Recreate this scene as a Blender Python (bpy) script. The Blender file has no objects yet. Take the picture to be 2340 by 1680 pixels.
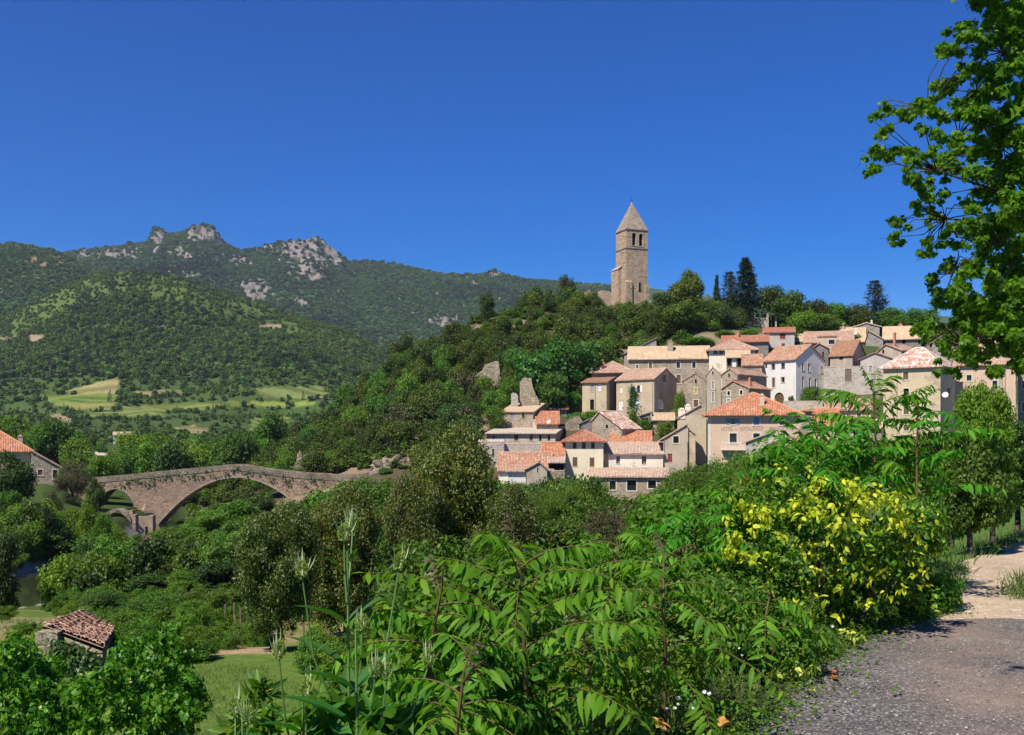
import bpy, bmesh, math, random
import numpy as np
from mathutils import Vector, Matrix

random.seed(7)
RNG = np.random.default_rng(11)
scene = bpy.context.scene
COL = scene.collection
# ---------------------------------------------------------------- camera model
# level camera at eye height, looking along +Y; F, CX, H0 are in units of the 2340 px wide photograph
F, CX, H0, CZ = 2400.0, 1170.0, 1000.0, 1.7
def X(px, d): return (px - CX) / F * d
def Z(py, d): return CZ + (H0 - py) / F * d
def P(px, py, d): return Vector((X(px, d), d, Z(py, d)))
SUN = Vector((-0.40, -0.47, 0.80)).normalized()      # direction towards the sun

world = bpy.data.worlds.new("World"); scene.world = world; world.use_nodes = True
cam_d = bpy.data.cameras.new("camera"); cam = bpy.data.objects.new("camera", cam_d); COL.objects.link(cam)
cam.location = (0, 0, CZ); cam.rotation_euler = (math.radians(90), 0, 0)
cam_d.sensor_fit = 'HORIZONTAL'; cam_d.sensor_width = 36; cam_d.lens = 36 * F / 2340
cam_d.shift_y = 160 / 2340; cam_d.clip_start = 0.1; cam_d.clip_end = 20000
scene.camera = cam

# ---------------------------------------------------------------- object helpers
def tag(o, label=None, cat=None, group=None, kind=None):
    if label: o["label"] = label
    if cat: o["category"] = cat
    if group: o["group"] = group
    if kind: o["kind"] = kind
    return o
def empty(name, loc=(0, 0, 0), rz=0.0):
    o = bpy.data.objects.new(name, None); COL.objects.link(o)
    o.location = loc; o.rotation_euler = (0, 0, rz); o.empty_display_size = 0.2
    return o
def link(name, me, parent=None, loc=None):
    o = bpy.data.objects.new(name, me); COL.objects.link(o)
    if parent is not None: o.parent = parent
    if loc is not None: o.location = loc
    return o
def smooth(me):
    me.polygons.foreach_set("use_smooth", [True] * len(me.polygons)); return me

SAG_SEED = [0]
def sag(p):
    return float(vnoise(p.x, p.y, 2.6, SAG_SEED[0])) * .16 + float(vnoise(p.x, p.y, 1.1, SAG_SEED[0] + 1)) * .07
class MB:
    """collects polygons (with optional uv) and builds ONE mesh object"""
    def __init__(s): s.v = []; s.f = []; s.uv = []
    def poly(s, pts, uv=None):
        b = len(s.v); s.v.extend([tuple(p) for p in pts]); s.f.append(list(range(b, b + len(pts))))
        s.uv.append(uv or [(0, 0)] * len(pts))
    def box(s, lo, hi):
        x0, y0, z0 = lo; x1, y1, z1 = hi
        c = [(x0,y0,z0),(x1,y0,z0),(x1,y1,z0),(x0,y1,z0),(x0,y0,z1),(x1,y0,z1),(x1,y1,z1),(x0,y1,z1)]
        for q in ((0,3,2,1),(4,5,6,7),(0,1,5,4),(1,2,6,5),(2,3,7,6),(3,0,4,7)): s.poly([c[i] for i in q])
    def slab(s, pts, t):
        """roof plane: pts counter-clockwise seen from above, first edge = eave"""
        pts = [Vector(p) for p in pts]
        e = (pts[1] - pts[0]).normalized()
        n = (pts[1] - pts[0]).cross(pts[2] - pts[1]).normalized()
        w = n.cross(e)
        uv = [((p - pts[0]).dot(e), (p - pts[0]).dot(w)) for p in pts]
        if len(pts) == 4:                                    # divided, so the roof can sag a little
            nu, nv = max(3, min(12, int((pts[1] - pts[0]).length / 1.1))), 4
            def g(i, j):
                a, b = i / nu, j / nv
                p = (pts[0] * (1 - a) + pts[1] * a) * (1 - b) + (pts[3] * (1 - a) + pts[2] * a) * b
                return p + Vector((0, 0, sag(p) if 0 < i < nu else 0)), ((p - pts[0]).dot(e), (p - pts[0]).dot(w))
            for i in range(nu):
                for j in range(nv):
                    q = [g(i, j), g(i + 1, j), g(i + 1, j + 1), g(i, j + 1)]; s.poly([a for a, b in q], [b for a, b in q])
        else: s.poly(pts, uv)
        low = [p - Vector((0, 0, t)) for p in pts]
        s.poly(low[::-1], uv[::-1])
        k = len(pts)
        for i in range(k):
            j = (i + 1) % k
            s.poly([low[i], low[j], pts[j], pts[i]], [uv[i], uv[j], uv[j], uv[i]])
    def tube(s, pts, rad, n=6, cap=True):
        pts = [Vector(p) for p in pts]; rings = []
        for i, p in enumerate(pts):
            t = (pts[min(i + 1, len(pts) - 1)] - pts[max(i - 1, 0)])
            if t.length < 1e-9: t = Vector((0, 0, 1))
            t.normalize()
            a = t.cross(Vector((0.31, 0.95, 0.05))).normalized(); b = t.cross(a)
            r = rad[i] if isinstance(rad, (list, tuple)) else rad
            base = len(s.v)
            for k in range(n):
                an = 2 * math.pi * k / n
                s.v.append(tuple(p + a * (r * math.cos(an)) + b * (r * math.sin(an))))
            rings.append(base)
        for i in range(len(rings) - 1):
            for k in range(n):
                k2 = (k + 1) % n
                s.f.append([rings[i] + k, rings[i] + k2, rings[i + 1] + k2, rings[i + 1] + k]); s.uv.append([(0, 0)] * 4)
        if cap:
            s.f.append([rings[-1] + k for k in range(n)]); s.uv.append([(0, 0)] * n)
    def mesh(s, name, mats, uv=True):
        me = bpy.data.meshes.new(name)
        me.from_pydata(s.v, [], s.f)
        if uv:
            l = me.uv_layers.new(name="UVMap")
            l.data.foreach_set("uv", [c for f in s.uv for q in f for c in q])
        for m in (mats if isinstance(mats, (list, tuple)) else [mats]): me.materials.append(m)
        me.update(); return me
    def build(s, name, mat, parent=None, loc=None, smoothed=False):
        me = s.mesh(name, mat)
        if smoothed: smooth(me)
        return link(name, me, parent, loc)

# ---------------------------------------------------------------- leaves in bulk
def T_quad(w=0.5):            # folded rhombus
    return (np.array([(0,0,0),(0.45,-w/2,0.10),(1,0,-0.05),(0.45,w/2,0.10)], float), [(0,1,2,3)])
def T_leaf(w=0.42, droop=0.25, fold=0.10):     # pointed leaf with a midrib fold
    ts = ((0.18, 0.72), (0.45, 1.0), (0.75, 0.62)); v = [(0, 0, 0)]
    for t, k in ts:
        z = -droop * t * t
        v += [(t, -w/2*k, z + fold*k), (t, 0, z), (t, w/2*k, z + fold*k)]
    v.append((1.02, 0, -droop * 1.05))
    f = [(0,1,2),(0,2,3),(1,4,5,2),(2,5,6,3),(4,7,8,5),(5,8,9,6),(7,10,8),(8,10,9)]
    return (np.array(v, float), f)
def T_lobed():                # five-lobed plane leaf
    out = [(0.0,0.10),(0.02,0.42),(0.30,0.30),(0.42,0.62),(0.58,0.26),(1.0,0.0)]
    pts = [(0, 0, 0)] + [(x, -y, 0.06 - 0.25*x*x + 0.1*y) for x, y in out] + [(x, y, 0.06 - 0.25*x*x + 0.1*y) for x, y in out[-2::-1]]
    n = len(pts); mid = n; pts.append((0.36, 0, 0.0))
    f = [(mid, i, i + 1) for i in range(n - 1)] + [(mid, n - 1, 0)]
    return (np.array(pts, float), f)
def T_blade():
    return (np.array([(0,-.03,0),(0,.03,0),(.5,.025,.04),(.5,-.025,.04),(1,0,-.06)], float), [(0,1,2,3),(3,2,4)])

def unit(a): return a / np.maximum(np.linalg.norm(a, axis=1, keepdims=True), 1e-9)
class Leaves:
    def __init__(s): s.V = []; s.L = []; s.S = []; s.n = 0
    def add(s, tmpl, pos, axis, normal, size):
        tv, tf = tmpl[0] if isinstance(tmpl, list) else tmpl
        pos = np.atleast_2d(np.asarray(pos, float)); axis = unit(np.atleast_2d(np.asarray(axis, float)))
        normal = np.atleast_2d(np.asarray(normal, float)) + np.zeros_like(axis)
        side = unit(np.cross(normal, axis)); nrm = np.cross(axis, side)
        size = np.broadcast_to(np.asarray(size, float), (len(pos),))
        v = pos[:, None, :] + size[:, None, None] * (tv[None, :, 0:1] * axis[:, None, :] + tv[None, :, 1:2] * side[:, None, :] + tv[None, :, 2:3] * nrm[:, None, :])
        k = len(tv); base = s.n + np.arange(len(pos)) * k
        fl = np.array([i for f in tf for i in f]); fs = np.array([len(f) for f in tf])
        s.V.append(v.reshape(-1, 3)); s.L.append((base[:, None] + fl[None, :]).ravel()); s.S.append(np.tile(fs, len(pos)))
        s.n += len(pos) * k
    def mesh(s, name, mat):
        V = np.concatenate(s.V); L = np.concatenate(s.L).astype(np.int32); S = np.concatenate(s.S).astype(np.int32)
        me = bpy.data.meshes.new(name)
        me.vertices.add(len(V)); me.vertices.foreach_set("co", V.ravel().astype(np.float32))
        me.loops.add(len(L)); me.loops.foreach_set("vertex_index", L)
        me.polygons.add(len(S)); st = np.concatenate([[0], np.cumsum(S)[:-1]]).astype(np.int32)
        me.polygons.foreach_set("loop_start", st)
        try: me.polygons.foreach_set("loop_total", S)
        except Exception: pass
        me.materials.append(mat); me.update(calc_edges=True); me.validate()
        return me
    def build(s, name, mat, parent=None, loc=None):
        return link(name, s.mesh(name, mat), parent, loc)

def sphere_dirs(n, rng):
    v = rng.normal(size=(n, 3)); return unit(v)
def clump_leaves(L, tmpl, centers, radii, per, size, rng, up=0.5, droop=0.3, flat=0.85, shell=3.0):
    """leaves spread through lumps; each lump a shell of leaves facing outwards/upwards"""
    centers = np.atleast_2d(centers); radii = np.broadcast_to(radii, (len(centers),))
    for c, r in zip(centers, radii):
        n = max(4, int(per * (r / np.mean(radii)) ** 2))
        d = sphere_dirs(n, rng); q = rng.random(n) ** (1 / shell)
        pos = c + d * (q * r)[:, None] * np.array([1, 1, flat])
        nrm = d * 0.8 + rng.normal(size=(n, 3)) * 0.5 + np.array([0, 0, up * .7])
        ax = np.cross(nrm, rng.normal(size=(n, 3))) + d * 0.3; ax[:, 2] -= droop * np.linalg.norm(ax, axis=1)
        sz = size * rng.uniform(0.6, 1.35, n)
        if isinstance(tmpl, list):
            w = rng.integers(0, len(tmpl), n)
            for i, tm in enumerate(tmpl):
                k = w == i
                if k.any(): L.add(tm, pos[k], ax[k], nrm[k], sz[k])
        else: L.add(tmpl, pos, ax, nrm, sz)

# ---------------------------------------------------------------- terrain
_cols = {
 -700: [(30,-4.3),(56,-7.6),(64,-9.3),(72,-10.6),(95,-10.2),(110,-8.8),(122,-8.2),(150,-4.5),(200,-3),(300,-4),(430,-1)],
  100: [(30,-4.3),(56,-7.6),(64,-9.4),(72,-10.9),(95,-10.4),(110,-9.2),(125,-8.4),(150,-4.6),(200,-4),(300,-4.5),(430,-1)],
  230: [(30,-4.3),(70,-8.8),(130,-9.0),(165,-7),(220,-6),(300,-5),(430,-1)],
  420: [(30,-4.3),(70,-8.8),(150,-9.5),(200,-9),(300,-6),(430,-1)],
  540: [(30,-4.3),(70,-8.7),(150,-8.8),(180,-7.5),(215,-6.5),(300,-4),(430,-1)],
  670: [(30,-4.3),(70,-8.0),(150,-8.0),(168,-5),(215,-0.5),(260,-3),(430,1)],
  800: [(30,-4.3),(70,-7.0),(150,-6.5),(162,-3.5),(215,7.5),(270,1),(430,4)],
  960: [(30,-4.3),(100,-6.5),(150,-5.5),(168,-0.5),(222,20.0),(285,4),(430,5)],
 1100: [(30,-4.3),(100,-6.8),(150,-7.0),(158,-3.0),(168,0.3),(176,3.0),(200,11.5),(226,27.5),(232,28),(300,6),(430,6)],
 1250: [(30,-4.3),(100,-6.8),(150,-7.5),(156,-5.4),(161,-2.6),(166,0.2),(176,3.2),(188,6.6),(210,17.5),(236,32.5),(310,8),(430,8)],
 1420: [(30,-4.3),(100,-7.5),(150,-9.5),(158,-8.0),(164,-4.0),(172,0.6),(181,4.2),(190,6.3),(197,9.6),(206,15),(236,29.5),(310,9),(430,9)],
 1620: [(30,-4.0),(100,-5.5),(140,-4.6),(158,-4.4),(164,-3.0),(170,1.8),(180,6.2),(195,11),(200,15.5),(206,19),(213,24),(240,29.2),(310,11),(430,11)],
 1820: [(30,-2.5),(100,-3.4),(135,-3.6),(160,-1.4),(168,4.0),(178,6.9),(186,9.6),(191,13),(198,17),(206,20),(240,28),(310,13),(430,13)],
 2050: [(30,-0.2),(100,-0.8),(140,-0.9),(153,-0.5),(166,5),(178,9.4),(187,13.4),(200,18),(209,20.4),(240,27),(310,15),(430,15)],
 2300: [(30,-0.1),(100,-0.2),(140,-0.2),(156,0.2),(166,5),(190,13),(212,20),(240,26.5),(310,16),(430,16)],
 3200: [(30,-0.1),(100,-0.1),(140,-0.2),(156,0.2),(166,5),(190,13),(212,20),(240,26.5),(310,16),(430,16)],
}
_cp = np.array(sorted(_cols)); _dg = np.linspace(0, 430, 431)
_ct = np.array([np.interp(_dg, [k[0] for k in _cols[p]], [k[1] for k in _cols[p]]) for p in sorted(_cols)])
_k = np.ones(5) / 5
_ct = np.array([np.convolve(np.pad(r, 2, mode='edge'), _k, mode='valid') for r in _ct])
EDGE_Y = [0, 4, 6, 7.5, 9, 10, 11, 11.8, 14.2, 15.1, 17.2, 20, 30, 60]
EDGE_X = [0.2, 0.55, 1.27, 2.05, 3.0, 4.0, 4.6, 4.95, 6.1, 6.8, 8.4, 10.8, 19, 44]
def edge_x(y): return np.interp(y, EDGE_Y, EDGE_X)
def sstep(a, b, x):
    t = np.clip((x - a) / (b - a), 0, 1); return t * t * (3 - 2 * t)
RIV_Y = [-60, 40, 66, 80, 100, 130, 150, 190, 260, 430]
RIV_X = [-90, -78, -56, -41, -39, -42, -44.5, -52, -70, -110]
def vnoise(x, y, s, seed=0):
    x = np.asarray(x, float) / s + seed * 17.13; y = np.asarray(y, float) / s + seed * 7.77
    xi = np.floor(x); yi = np.floor(y); fx = x - xi; fy = y - yi
    fx = fx * fx * (3 - 2 * fx); fy = fy * fy * (3 - 2 * fy)
    def h(a, b):
        q = np.sin(a * 127.1 + b * 311.7 + seed * 3.3) * 43758.5453; return q - np.floor(q)
    return (h(xi, yi) * (1 - fx) + h(xi + 1, yi) * fx) * (1 - fy) + (h(xi, yi + 1) * (1 - fx) + h(xi + 1, yi + 1) * fx) * fy - 0.5
def ground(x, y, water=True):
    x = np.asarray(x, float); y = np.maximum(np.asarray(y, float), 0.5)
    px = np.clip(CX + x / np.maximum(y, 4) * F, -699, 3199)
    s = edge_x(y) - x
    near = -4.3 * sstep(0.15, 8.0, s)
    ci = np.clip(np.searchsorted(_cp, px) - 1, 0, len(_cp) - 2)
    t = (px - _cp[ci]) / (_cp[ci + 1] - _cp[ci]); t = t * t * (3 - 2 * t) * 0.5 + t * 0.5
    dd = np.clip(y, 0, 429.9); di = dd.astype(int); df = dd - di
    za = _ct[ci, di] * (1 - df) + _ct[ci, di + 1] * df
    zb = _ct[ci + 1, di] * (1 - df) + _ct[ci + 1, di + 1] * df
    far = za * (1 - t) + zb * t
    w = sstep(16, 34, y)
    z = near * (1 - w) + far * w
    z = z + vnoise(x, y, 9, 1) * 0.3 * sstep(30, 60, y) + vnoise(x, y, 3.1, 2) * 0.35 * sstep(1.0, 4, s) * (y < 420)
    z = z + vnoise(x, y, 16, 4) * 2.2 * sstep(186, 212, y) * (px < 1420) * (1 - sstep(235, 250, y))
    if water:
        rd = np.abs(x - np.interp(y, RIV_Y, RIV_X)); on = sstep(52, 62, y) * (y < 240)
        bed = -12.2 + 3.9 * sstep(4.5, 9.5, rd)
        z = np.where((rd < 9.5) & (on > 0.5), np.minimum(z, bed + (z - bed) * sstep(165, 185, y)), z)
    return z
def gz(x, y): return float(ground(x, y))
def gp(px, d): return Vector((X(px, d), d, gz(X(px, d), d)))
# ---------------------------------------------------------------- materials
class Mat:
    def __init__(s, name, rough=0.8, spec=0.3):
        s.m = bpy.data.materials.new(name); s.m.use_nodes = True
        s.t = s.m.node_tree; s.b = s.t.nodes["Principled BSDF"]; s.out = s.t.nodes["Material Output"]
        s.b.inputs["Roughness"].default_value = rough; s.b.inputs["Specular IOR Level"].default_value = spec
    def n(s, typ, **kw):
        nd = s.t.nodes.new(typ)
        for k, v in kw.items():
            if k.startswith("_"): setattr(nd, k[1:], v)
            else:
                key = int(k[1:]) if k[0] == "i" and k[1:].isdigit() else k.replace("__", " ")
                if hasattr(v, "is_linked") or type(v).__name__.startswith("NodeSocket"): s.t.links.new(v, nd.inputs[key])
                else: nd.inputs[key].default_value = v
        return nd
    def l(s, a, b): s.t.links.new(a, b)
    def ramp(s, fac, stops, interp='LINEAR'):
        r = s.n("ShaderNodeValToRGB"); r.color_ramp.interpolation = interp
        e = r.color_ramp.elements
        while len(e) < len(stops): e.new(0.5)
        for q, (p, c) in zip(e, stops): q.position = p; q.color = (*c, 1) if len(c) == 3 else c
        s.l(fac, r.inputs[0]); return r.outputs[0]
    def mix(s, fac, a, b, mode='MIX'):
        nd = s.n("ShaderNodeMix", _data_type='RGBA', _blend_type=mode)
        for k, v in ((0, fac), (6, a), (7, b)):
            if hasattr(v, "links"): s.l(v, nd.inputs[k])
            else: nd.inputs[k].default_value = v if k == 0 else (*v, 1)
        return nd.outputs[2]
    def math(s, op, a, b=0.0):
        nd = s.n("ShaderNodeMath", _operation=op)
        for k, v in ((0, a), (1, b)):
            if hasattr(v, "links"): s.l(v, nd.inputs[k])
            else: nd.inputs[k].default_value = v
        return nd.outputs[0]
    def noise(s, vec, scale, detail=4, rough=0.55):
        nd = s.n("ShaderNodeTexNoise"); nd.inputs["Scale"].default_value = scale; nd.inputs["Detail"].default_value = detail; nd.inputs["Roughness"].default_value = rough
        if vec is not None: s.l(vec, nd.inputs["Vector"])
        return nd.outputs["Fac"]
    def bump(s, h, strength, dist):
        nd = s.n("ShaderNodeBump"); nd.inputs["Strength"].default_value = strength; nd.inputs["Distance"].default_value = dist
        s.l(h, nd.inputs["Height"]); s.l(nd.outputs[0], s.b.inputs["Normal"])
    def color(s, c):
        if hasattr(c, "links"): s.l(c, s.b.inputs["Base Color"])
        else: s.b.inputs["Base Color"].default_value = (*c, 1)
    def obj(s):
        return s.n("ShaderNodeTexCoord").outputs["Object"]
    def pos(s):
        return s.n("ShaderNodeNewGeometry").outputs["Position"]
    def scale(s, vec, xyz):
        nd = s.n("ShaderNodeMapping"); nd.inputs["Scale"].default_value = xyz; s.l(vec, nd.inputs["Vector"]); return nd.outputs[0]

def leaf_mat(name, cols, trans=0.35, rough=0.5, var=0.25, spec=0.35, tcol=None, hue=0.04):
    """cols: list of (position, colour) picked per leaf; each plant also shifts a little as a whole"""
    M = Mat(name, rough, spec)
    ri = M.n("ShaderNodeNewGeometry").outputs["Random Per Island"]
    c = M.ramp(ri, cols)
    orn = M.n("ShaderNodeObjectInfo").outputs["Random"]
    h = M.n("ShaderNodeHueSaturation")
    M.l(c, h.inputs["Color"])
    M.l(M.math('MULTIPLY_ADD', orn, var * 2), h.inputs["Value"]); M.t.nodes[-1]
    v = h.inputs["Value"].links[0].from_node; v.inputs[2].default_value = 1 - var
    hu = M.math('FRACT', M.math('MULTIPLY', orn, 7.31)); hu = M.math('MULTIPLY', hu, hue); hu = M.math('ADD', hu, .5 - hue / 2)
    M.l(hu, h.inputs["Hue"])
    M.color(h.outputs[0])
    tr = M.n("ShaderNodeBsdfTranslucent")
    t2 = M.mix(1.0, h.outputs[0], tcol or (1.5, 1.6, 0.5), 'MULTIPLY'); M.l(t2, tr.inputs["Color"])
    mx = M.n("ShaderNodeMixShader"); mx.inputs[0].default_value = trans
    M.l(M.b.outputs[0], mx.inputs[1]); M.l(tr.outputs[0], mx.inputs[2]); M.l(mx.outputs[0], M.out.inputs["Surface"])
    return M.m

def stone_mat(name, cols, mortar, size=0.3, stain=(0.16, 0.14, 0.11), amount=0.5, bump=0.6):
    M = Mat(name, 0.92, 0.15); o = M.obj()
    nv = M.n("ShaderNodeTexNoise"); nv.inputs["Scale"].default_value = 2.2; M.l(o, nv.inputs["Vector"])
    w = M.n("ShaderNodeVectorMath", _operation='MULTIPLY_ADD'); M.l(nv.outputs["Color"], w.inputs[0]); w.inputs[1].default_value = (.16, .16, .16); M.l(o, w.inputs[2])
    v = M.scale(w.outputs[0], (1 / size, 1 / size, 1.9 / size))
    vo = M.n("ShaderNodeTexVoronoi", _feature='F1'); M.l(v, vo.inputs["Vector"]); vo.inputs["Scale"].default_value = 1.0
    ve = M.n("ShaderNodeTexVoronoi", _feature='DISTANCE_TO_EDGE'); M.l(v, ve.inputs["Vector"]); ve.inputs["Scale"].default_value = 1.0
    sep = M.n("ShaderNodeSeparateColor"); M.l(vo.outputs["Color"], sep.inputs[0])
    c = M.ramp(sep.outputs[0], [(i / max(1, len(cols) - 1), q) for i, q in enumerate(cols)])
    e = M.ramp(ve.outputs["Distance"], [(0.02, (0, 0, 0)), (0.11, (1, 1, 1))])
    c = M.mix(e, mortar, c)
    big = M.noise(o, 0.35, 5, 0.65); bf = M.ramp(big, [(0.42, (0, 0, 0)), (0.68, (1, 1, 1))])
    c = M.mix(M.math('MULTIPLY', bf, amount), c, stain)
    fine = M.noise(o, 9, 3); c = M.mix(0.35, c, M.ramp(fine, [(0.3, (0.55, 0.55, 0.55)), (0.7, (1.25, 1.25, 1.25))]), 'MULTIPLY')
    M.color(c); M.bump(M.math('ADD', e, fine), bump, 0.05); return M.m

def plaster_mat(name, col, stain, amount=0.55, streak=1.0, bare=.5):
    M = Mat(name, 0.9, 0.12); o = M.obj(); rnd = M.n("ShaderNodeObjectInfo").outputs["Random"]
    sh = M.n("ShaderNodeVectorMath", _operation='ADD'); M.l(o, sh.inputs[0])
    cb = M.n("ShaderNodeCombineXYZ"); M.l(M.math('MULTIPLY', rnd, 97.0), cb.inputs[0]); M.l(M.math('MULTIPLY', rnd, 53.0), cb.inputs[1]); M.l(cb.outputs[0], sh.inputs[1]); v = sh.outputs[0]
    f1 = M.ramp(M.noise(v, 0.42, 7, 0.72), [(0.42, (0, 0, 0)), (0.66, (1, 1, 1))])
    f2 = M.ramp(M.noise(M.scale(v, (0.9, 0.9, 0.10)), 1.0, 6, 0.75), [(0.48, (0, 0, 0)), (0.68, (1, 1, 1))])
    c = M.mix(M.math('MULTIPLY', f1, amount), col, stain)
    c = M.mix(M.math('MULTIPLY', f2, amount * 0.8 * streak), c, tuple(q * 0.66 for q in stain))
    vo = M.n("ShaderNodeTexVoronoi"); M.l(M.scale(v, (2.6, 2.6, 4.4)), vo.inputs["Vector"]); vo.inputs["Scale"].default_value = 1.0
    sep = M.n("ShaderNodeSeparateColor"); M.l(vo.outputs["Color"], sep.inputs[0])
    stn = M.ramp(sep.outputs[0], [(0, (.17,.13,.10)), (.5, (.30,.24,.18)), (1, (.42,.35,.28))])
    pf = M.ramp(M.noise(v, 0.30, 5, 0.62), [(0.585, (0, 0, 0)), (0.625, (1, 1, 1))])
    c = M.mix(M.math('MULTIPLY', pf, bare), c, stn)
    fine = M.noise(v, 6, 5, .65); c = M.mix(0.45, c, M.ramp(fine, [(0.3, (0.68, 0.68, 0.68)), (0.7, (1.18, 1.18, 1.18))]), 'MULTIPLY')
    M.color(c); M.bump(M.math('ADD', fine, M.math('MULTIPLY', pf, -.8)), 0.4, 0.04); return M.m

def tile_mat(name, cols, stain=(0.16, 0.13, 0.10), amount=0.4, pu=0.22, pv=0.36):
    """canal tiles in uv metres: u along the eave, v up the slope"""
    M = Mat(name, 0.88, 0.18); uv = M.n("ShaderNodeTexCoord").outputs["UV"]
    sx = M.n("ShaderNodeSeparateXYZ"); M.l(uv, sx.inputs[0])
    u = M.math('DIVIDE', sx.outputs[0], pu); v = M.math('DIVIDE', sx.outputs[1], pv)
    iu = M.math('FLOOR', u); fu = M.math('FRACT', u)
    wn0 = M.n("ShaderNodeTexWhiteNoise", _noise_dimensions='1D'); M.l(iu, wn0.inputs["W"])
    v = M.math('ADD', v, M.math('MULTIPLY', wn0.outputs["Value"], 0.35))
    iv = M.math('FLOOR', v); fv = M.math('FRACT', v)
    cb = M.n("ShaderNodeCombineXYZ"); M.l(iu, cb.inputs[0]); M.l(iv, cb.inputs[1])
    wn = M.n("ShaderNodeTexWhiteNoise", _noise_dimensions='2D'); M.l(cb.outputs[0], wn.inputs["Vector"])
    c = M.ramp(wn.outputs["Value"], [(i / max(1, len(cols) - 1), q) for i, q in enumerate(cols)])
    o = M.obj()
    big = M.noise(o, 0.5, 6, 0.7); bf = M.ramp(big, [(0.45, (0, 0, 0)), (0.72, (1, 1, 1))])
    c = M.mix(M.math('MULTIPLY', bf, amount), c, stain)
    rnd = M.math('SINE', M.math('MULTIPLY', fu, math.pi))            # half-round profile
    lap = M.math('SUBTRACT', 1.0, fv)
    M.color(c); M.bump(M.math('ADD', rnd, M.math('MULTIPLY', lap, 0.35)), 1.0, 0.09); return M.m

def plain_mat(name, col, rough=0.7, spec=0.3, var=0.25, sc=3.0):
    M = Mat(name, rough, spec); o = M.obj(); f = M.noise(o, sc, 4)
    M.color(M.mix(1.0, col, M.ramp(f, [(0.3, (1 - var,) * 3), (0.7, (1 + var * .6,) * 3)]), 'MULTIPLY')); return M.m

MAT = {}
MAT['stone_tan'] = stone_mat("stone_tan", [(.20,.16,.12),(.36,.28,.20),(.46,.38,.28),(.29,.24,.19)], (.44,.38,.29), .36)
MAT['stone_grey'] = stone_mat("stone_grey", [(.17,.16,.15),(.30,.28,.25),(.40,.36,.31),(.24,.21,.19)], (.38,.35,.31), .34)
MAT['stone_dark'] = stone_mat("stone_dark", [(.13,.12,.11),(.22,.20,.18),(.29,.26,.23),(.17,.15,.14)], (.26,.24,.21), .34)
MAT['stone_pink'] = stone_mat("stone_pink", [(.20,.14,.11),(.34,.24,.18),(.42,.31,.24),(.27,.19,.15)], (.36,.28,.22), .40, amount=.35)
MAT['stone_tower'] = stone_mat("stone_tower", [(0.2014,0.1225,0.0765),(0.3922,0.2597,0.1665),(0.5512,0.4018,0.27),(0.2862,0.1862,0.1215)], (.45,.36,.27), .55, stain=(.33,.27,.20), amount=.5)
MAT['stone_pale'] = stone_mat("stone_pale", [(.34,.29,.24),(.46,.41,.35),(.55,.50,.43),(.40,.35,.29)], (.50,.45,.38), .45, amount=.3)
MAT['stone_bridge'] = stone_mat("stone_bridge", [(.20,.125,.085),(.36,.24,.165),(.46,.33,.23),(.28,.18,.125)], (.36,.26,.19), .42, stain=(.17,.14,.10), amount=.65)
MAT['stone_parapet'] = stone_mat("stone_parapet", [(.16,.115,.085),(.29,.22,.165),(.38,.30,.23),(.22,.165,.125)], (.29,.23,.175), .42, stain=(.10,.095,.065), amount=.8)
MAT['stone_ring'] = stone_mat("stone_ring", [(.28,.21,.15),(.42,.33,.25),(.50,.41,.31),(.34,.26,.19)], (.36,.28,.21), .5, stain=(.20,.17,.13), amount=.6)
MAT['rubble'] = stone_mat("rubble", [(.22,.17,.12),(.38,.30,.22),(.46,.39,.30),(.30,.24,.18)], (.30,.25,.18), .55, stain=(.14,.15,.07), amount=.5, bump=1.0)
MAT['pl_cream'] = plaster_mat("pl_cream", (.72,.65,.47), (.60,.52,.37), .35, .6, .0)
MAT['pl_white'] = plaster_mat("pl_white", (0.784,0.7,0.567), (.60,.54,.46), .5, .8)
MAT['pl_bright'] = plaster_mat("pl_bright", (.70,.67,.63), (.52,.48,.44), .45, .6, .25)
MAT['pl_beige'] = plaster_mat("pl_beige", (0.53,0.42,0.288), (.37,.30,.22), .7, 1)
MAT['pl_pink'] = plaster_mat("pl_pink", (0.594,0.44,0.315), (.47,.36,.28), .4, .5)
MAT['pl_greybeige'] = plaster_mat("pl_greybeige", (0.488,0.41,0.315), (.33,.28,.23), .65, 1)
MAT['pl_grey'] = plaster_mat("pl_grey", (0.488,0.44,0.387), (.35,.32,.31), .6, 1)
MAT['pl_sand'] = plaster_mat("pl_sand", (0.551,0.45,0.297), (.40,.34,.25), .5, .7)
MAT['t_orange'] = tile_mat("t_orange", [(0.38,0.1404,0.072),(0.532,0.2268,0.12),(0.456,0.1728,0.09),(0.589,0.3456,0.228)], stain=(.30,.15,.09), amount=.30)
MAT['t_red'] = tile_mat("t_red", [(0.323,0.1134,0.0715),(0.437,0.1836,0.1155),(0.38,0.1404,0.088),(0.494,0.27,0.187)], stain=(.24,.12,.08), amount=.3)
MAT['t_salmon'] = tile_mat("t_salmon", [(0.368,0.208,0.1404),(0.506,0.3224,0.2268),(0.4324,0.2496,0.1728),(0.552,0.4264,0.3348)], stain=(.27,.17,.12), amount=.45)
MAT['t_patched'] = tile_mat("t_patched", [(0.3312,0.1484,0.08625),(0.5152,0.2756,0.1725),(0.4232,0.2014,0.115),(0.5704,0.424,0.322),(0.46,0.212,0.1265)], stain=(.22,.12,.08), amount=.5)
MAT['t_tan'] = tile_mat("t_tan", [(.52,.36,.22),(.62,.46,.30),(.57,.40,.25),(.68,.53,.37)], stain=(.36,.27,.18), amount=.35)
MAT['t_pink'] = tile_mat("t_pink", [(.40,.26,.19),(.58,.42,.32),(.50,.33,.25),(.66,.53,.43)], stain=(.28,.20,.15), amount=.4)
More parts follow.
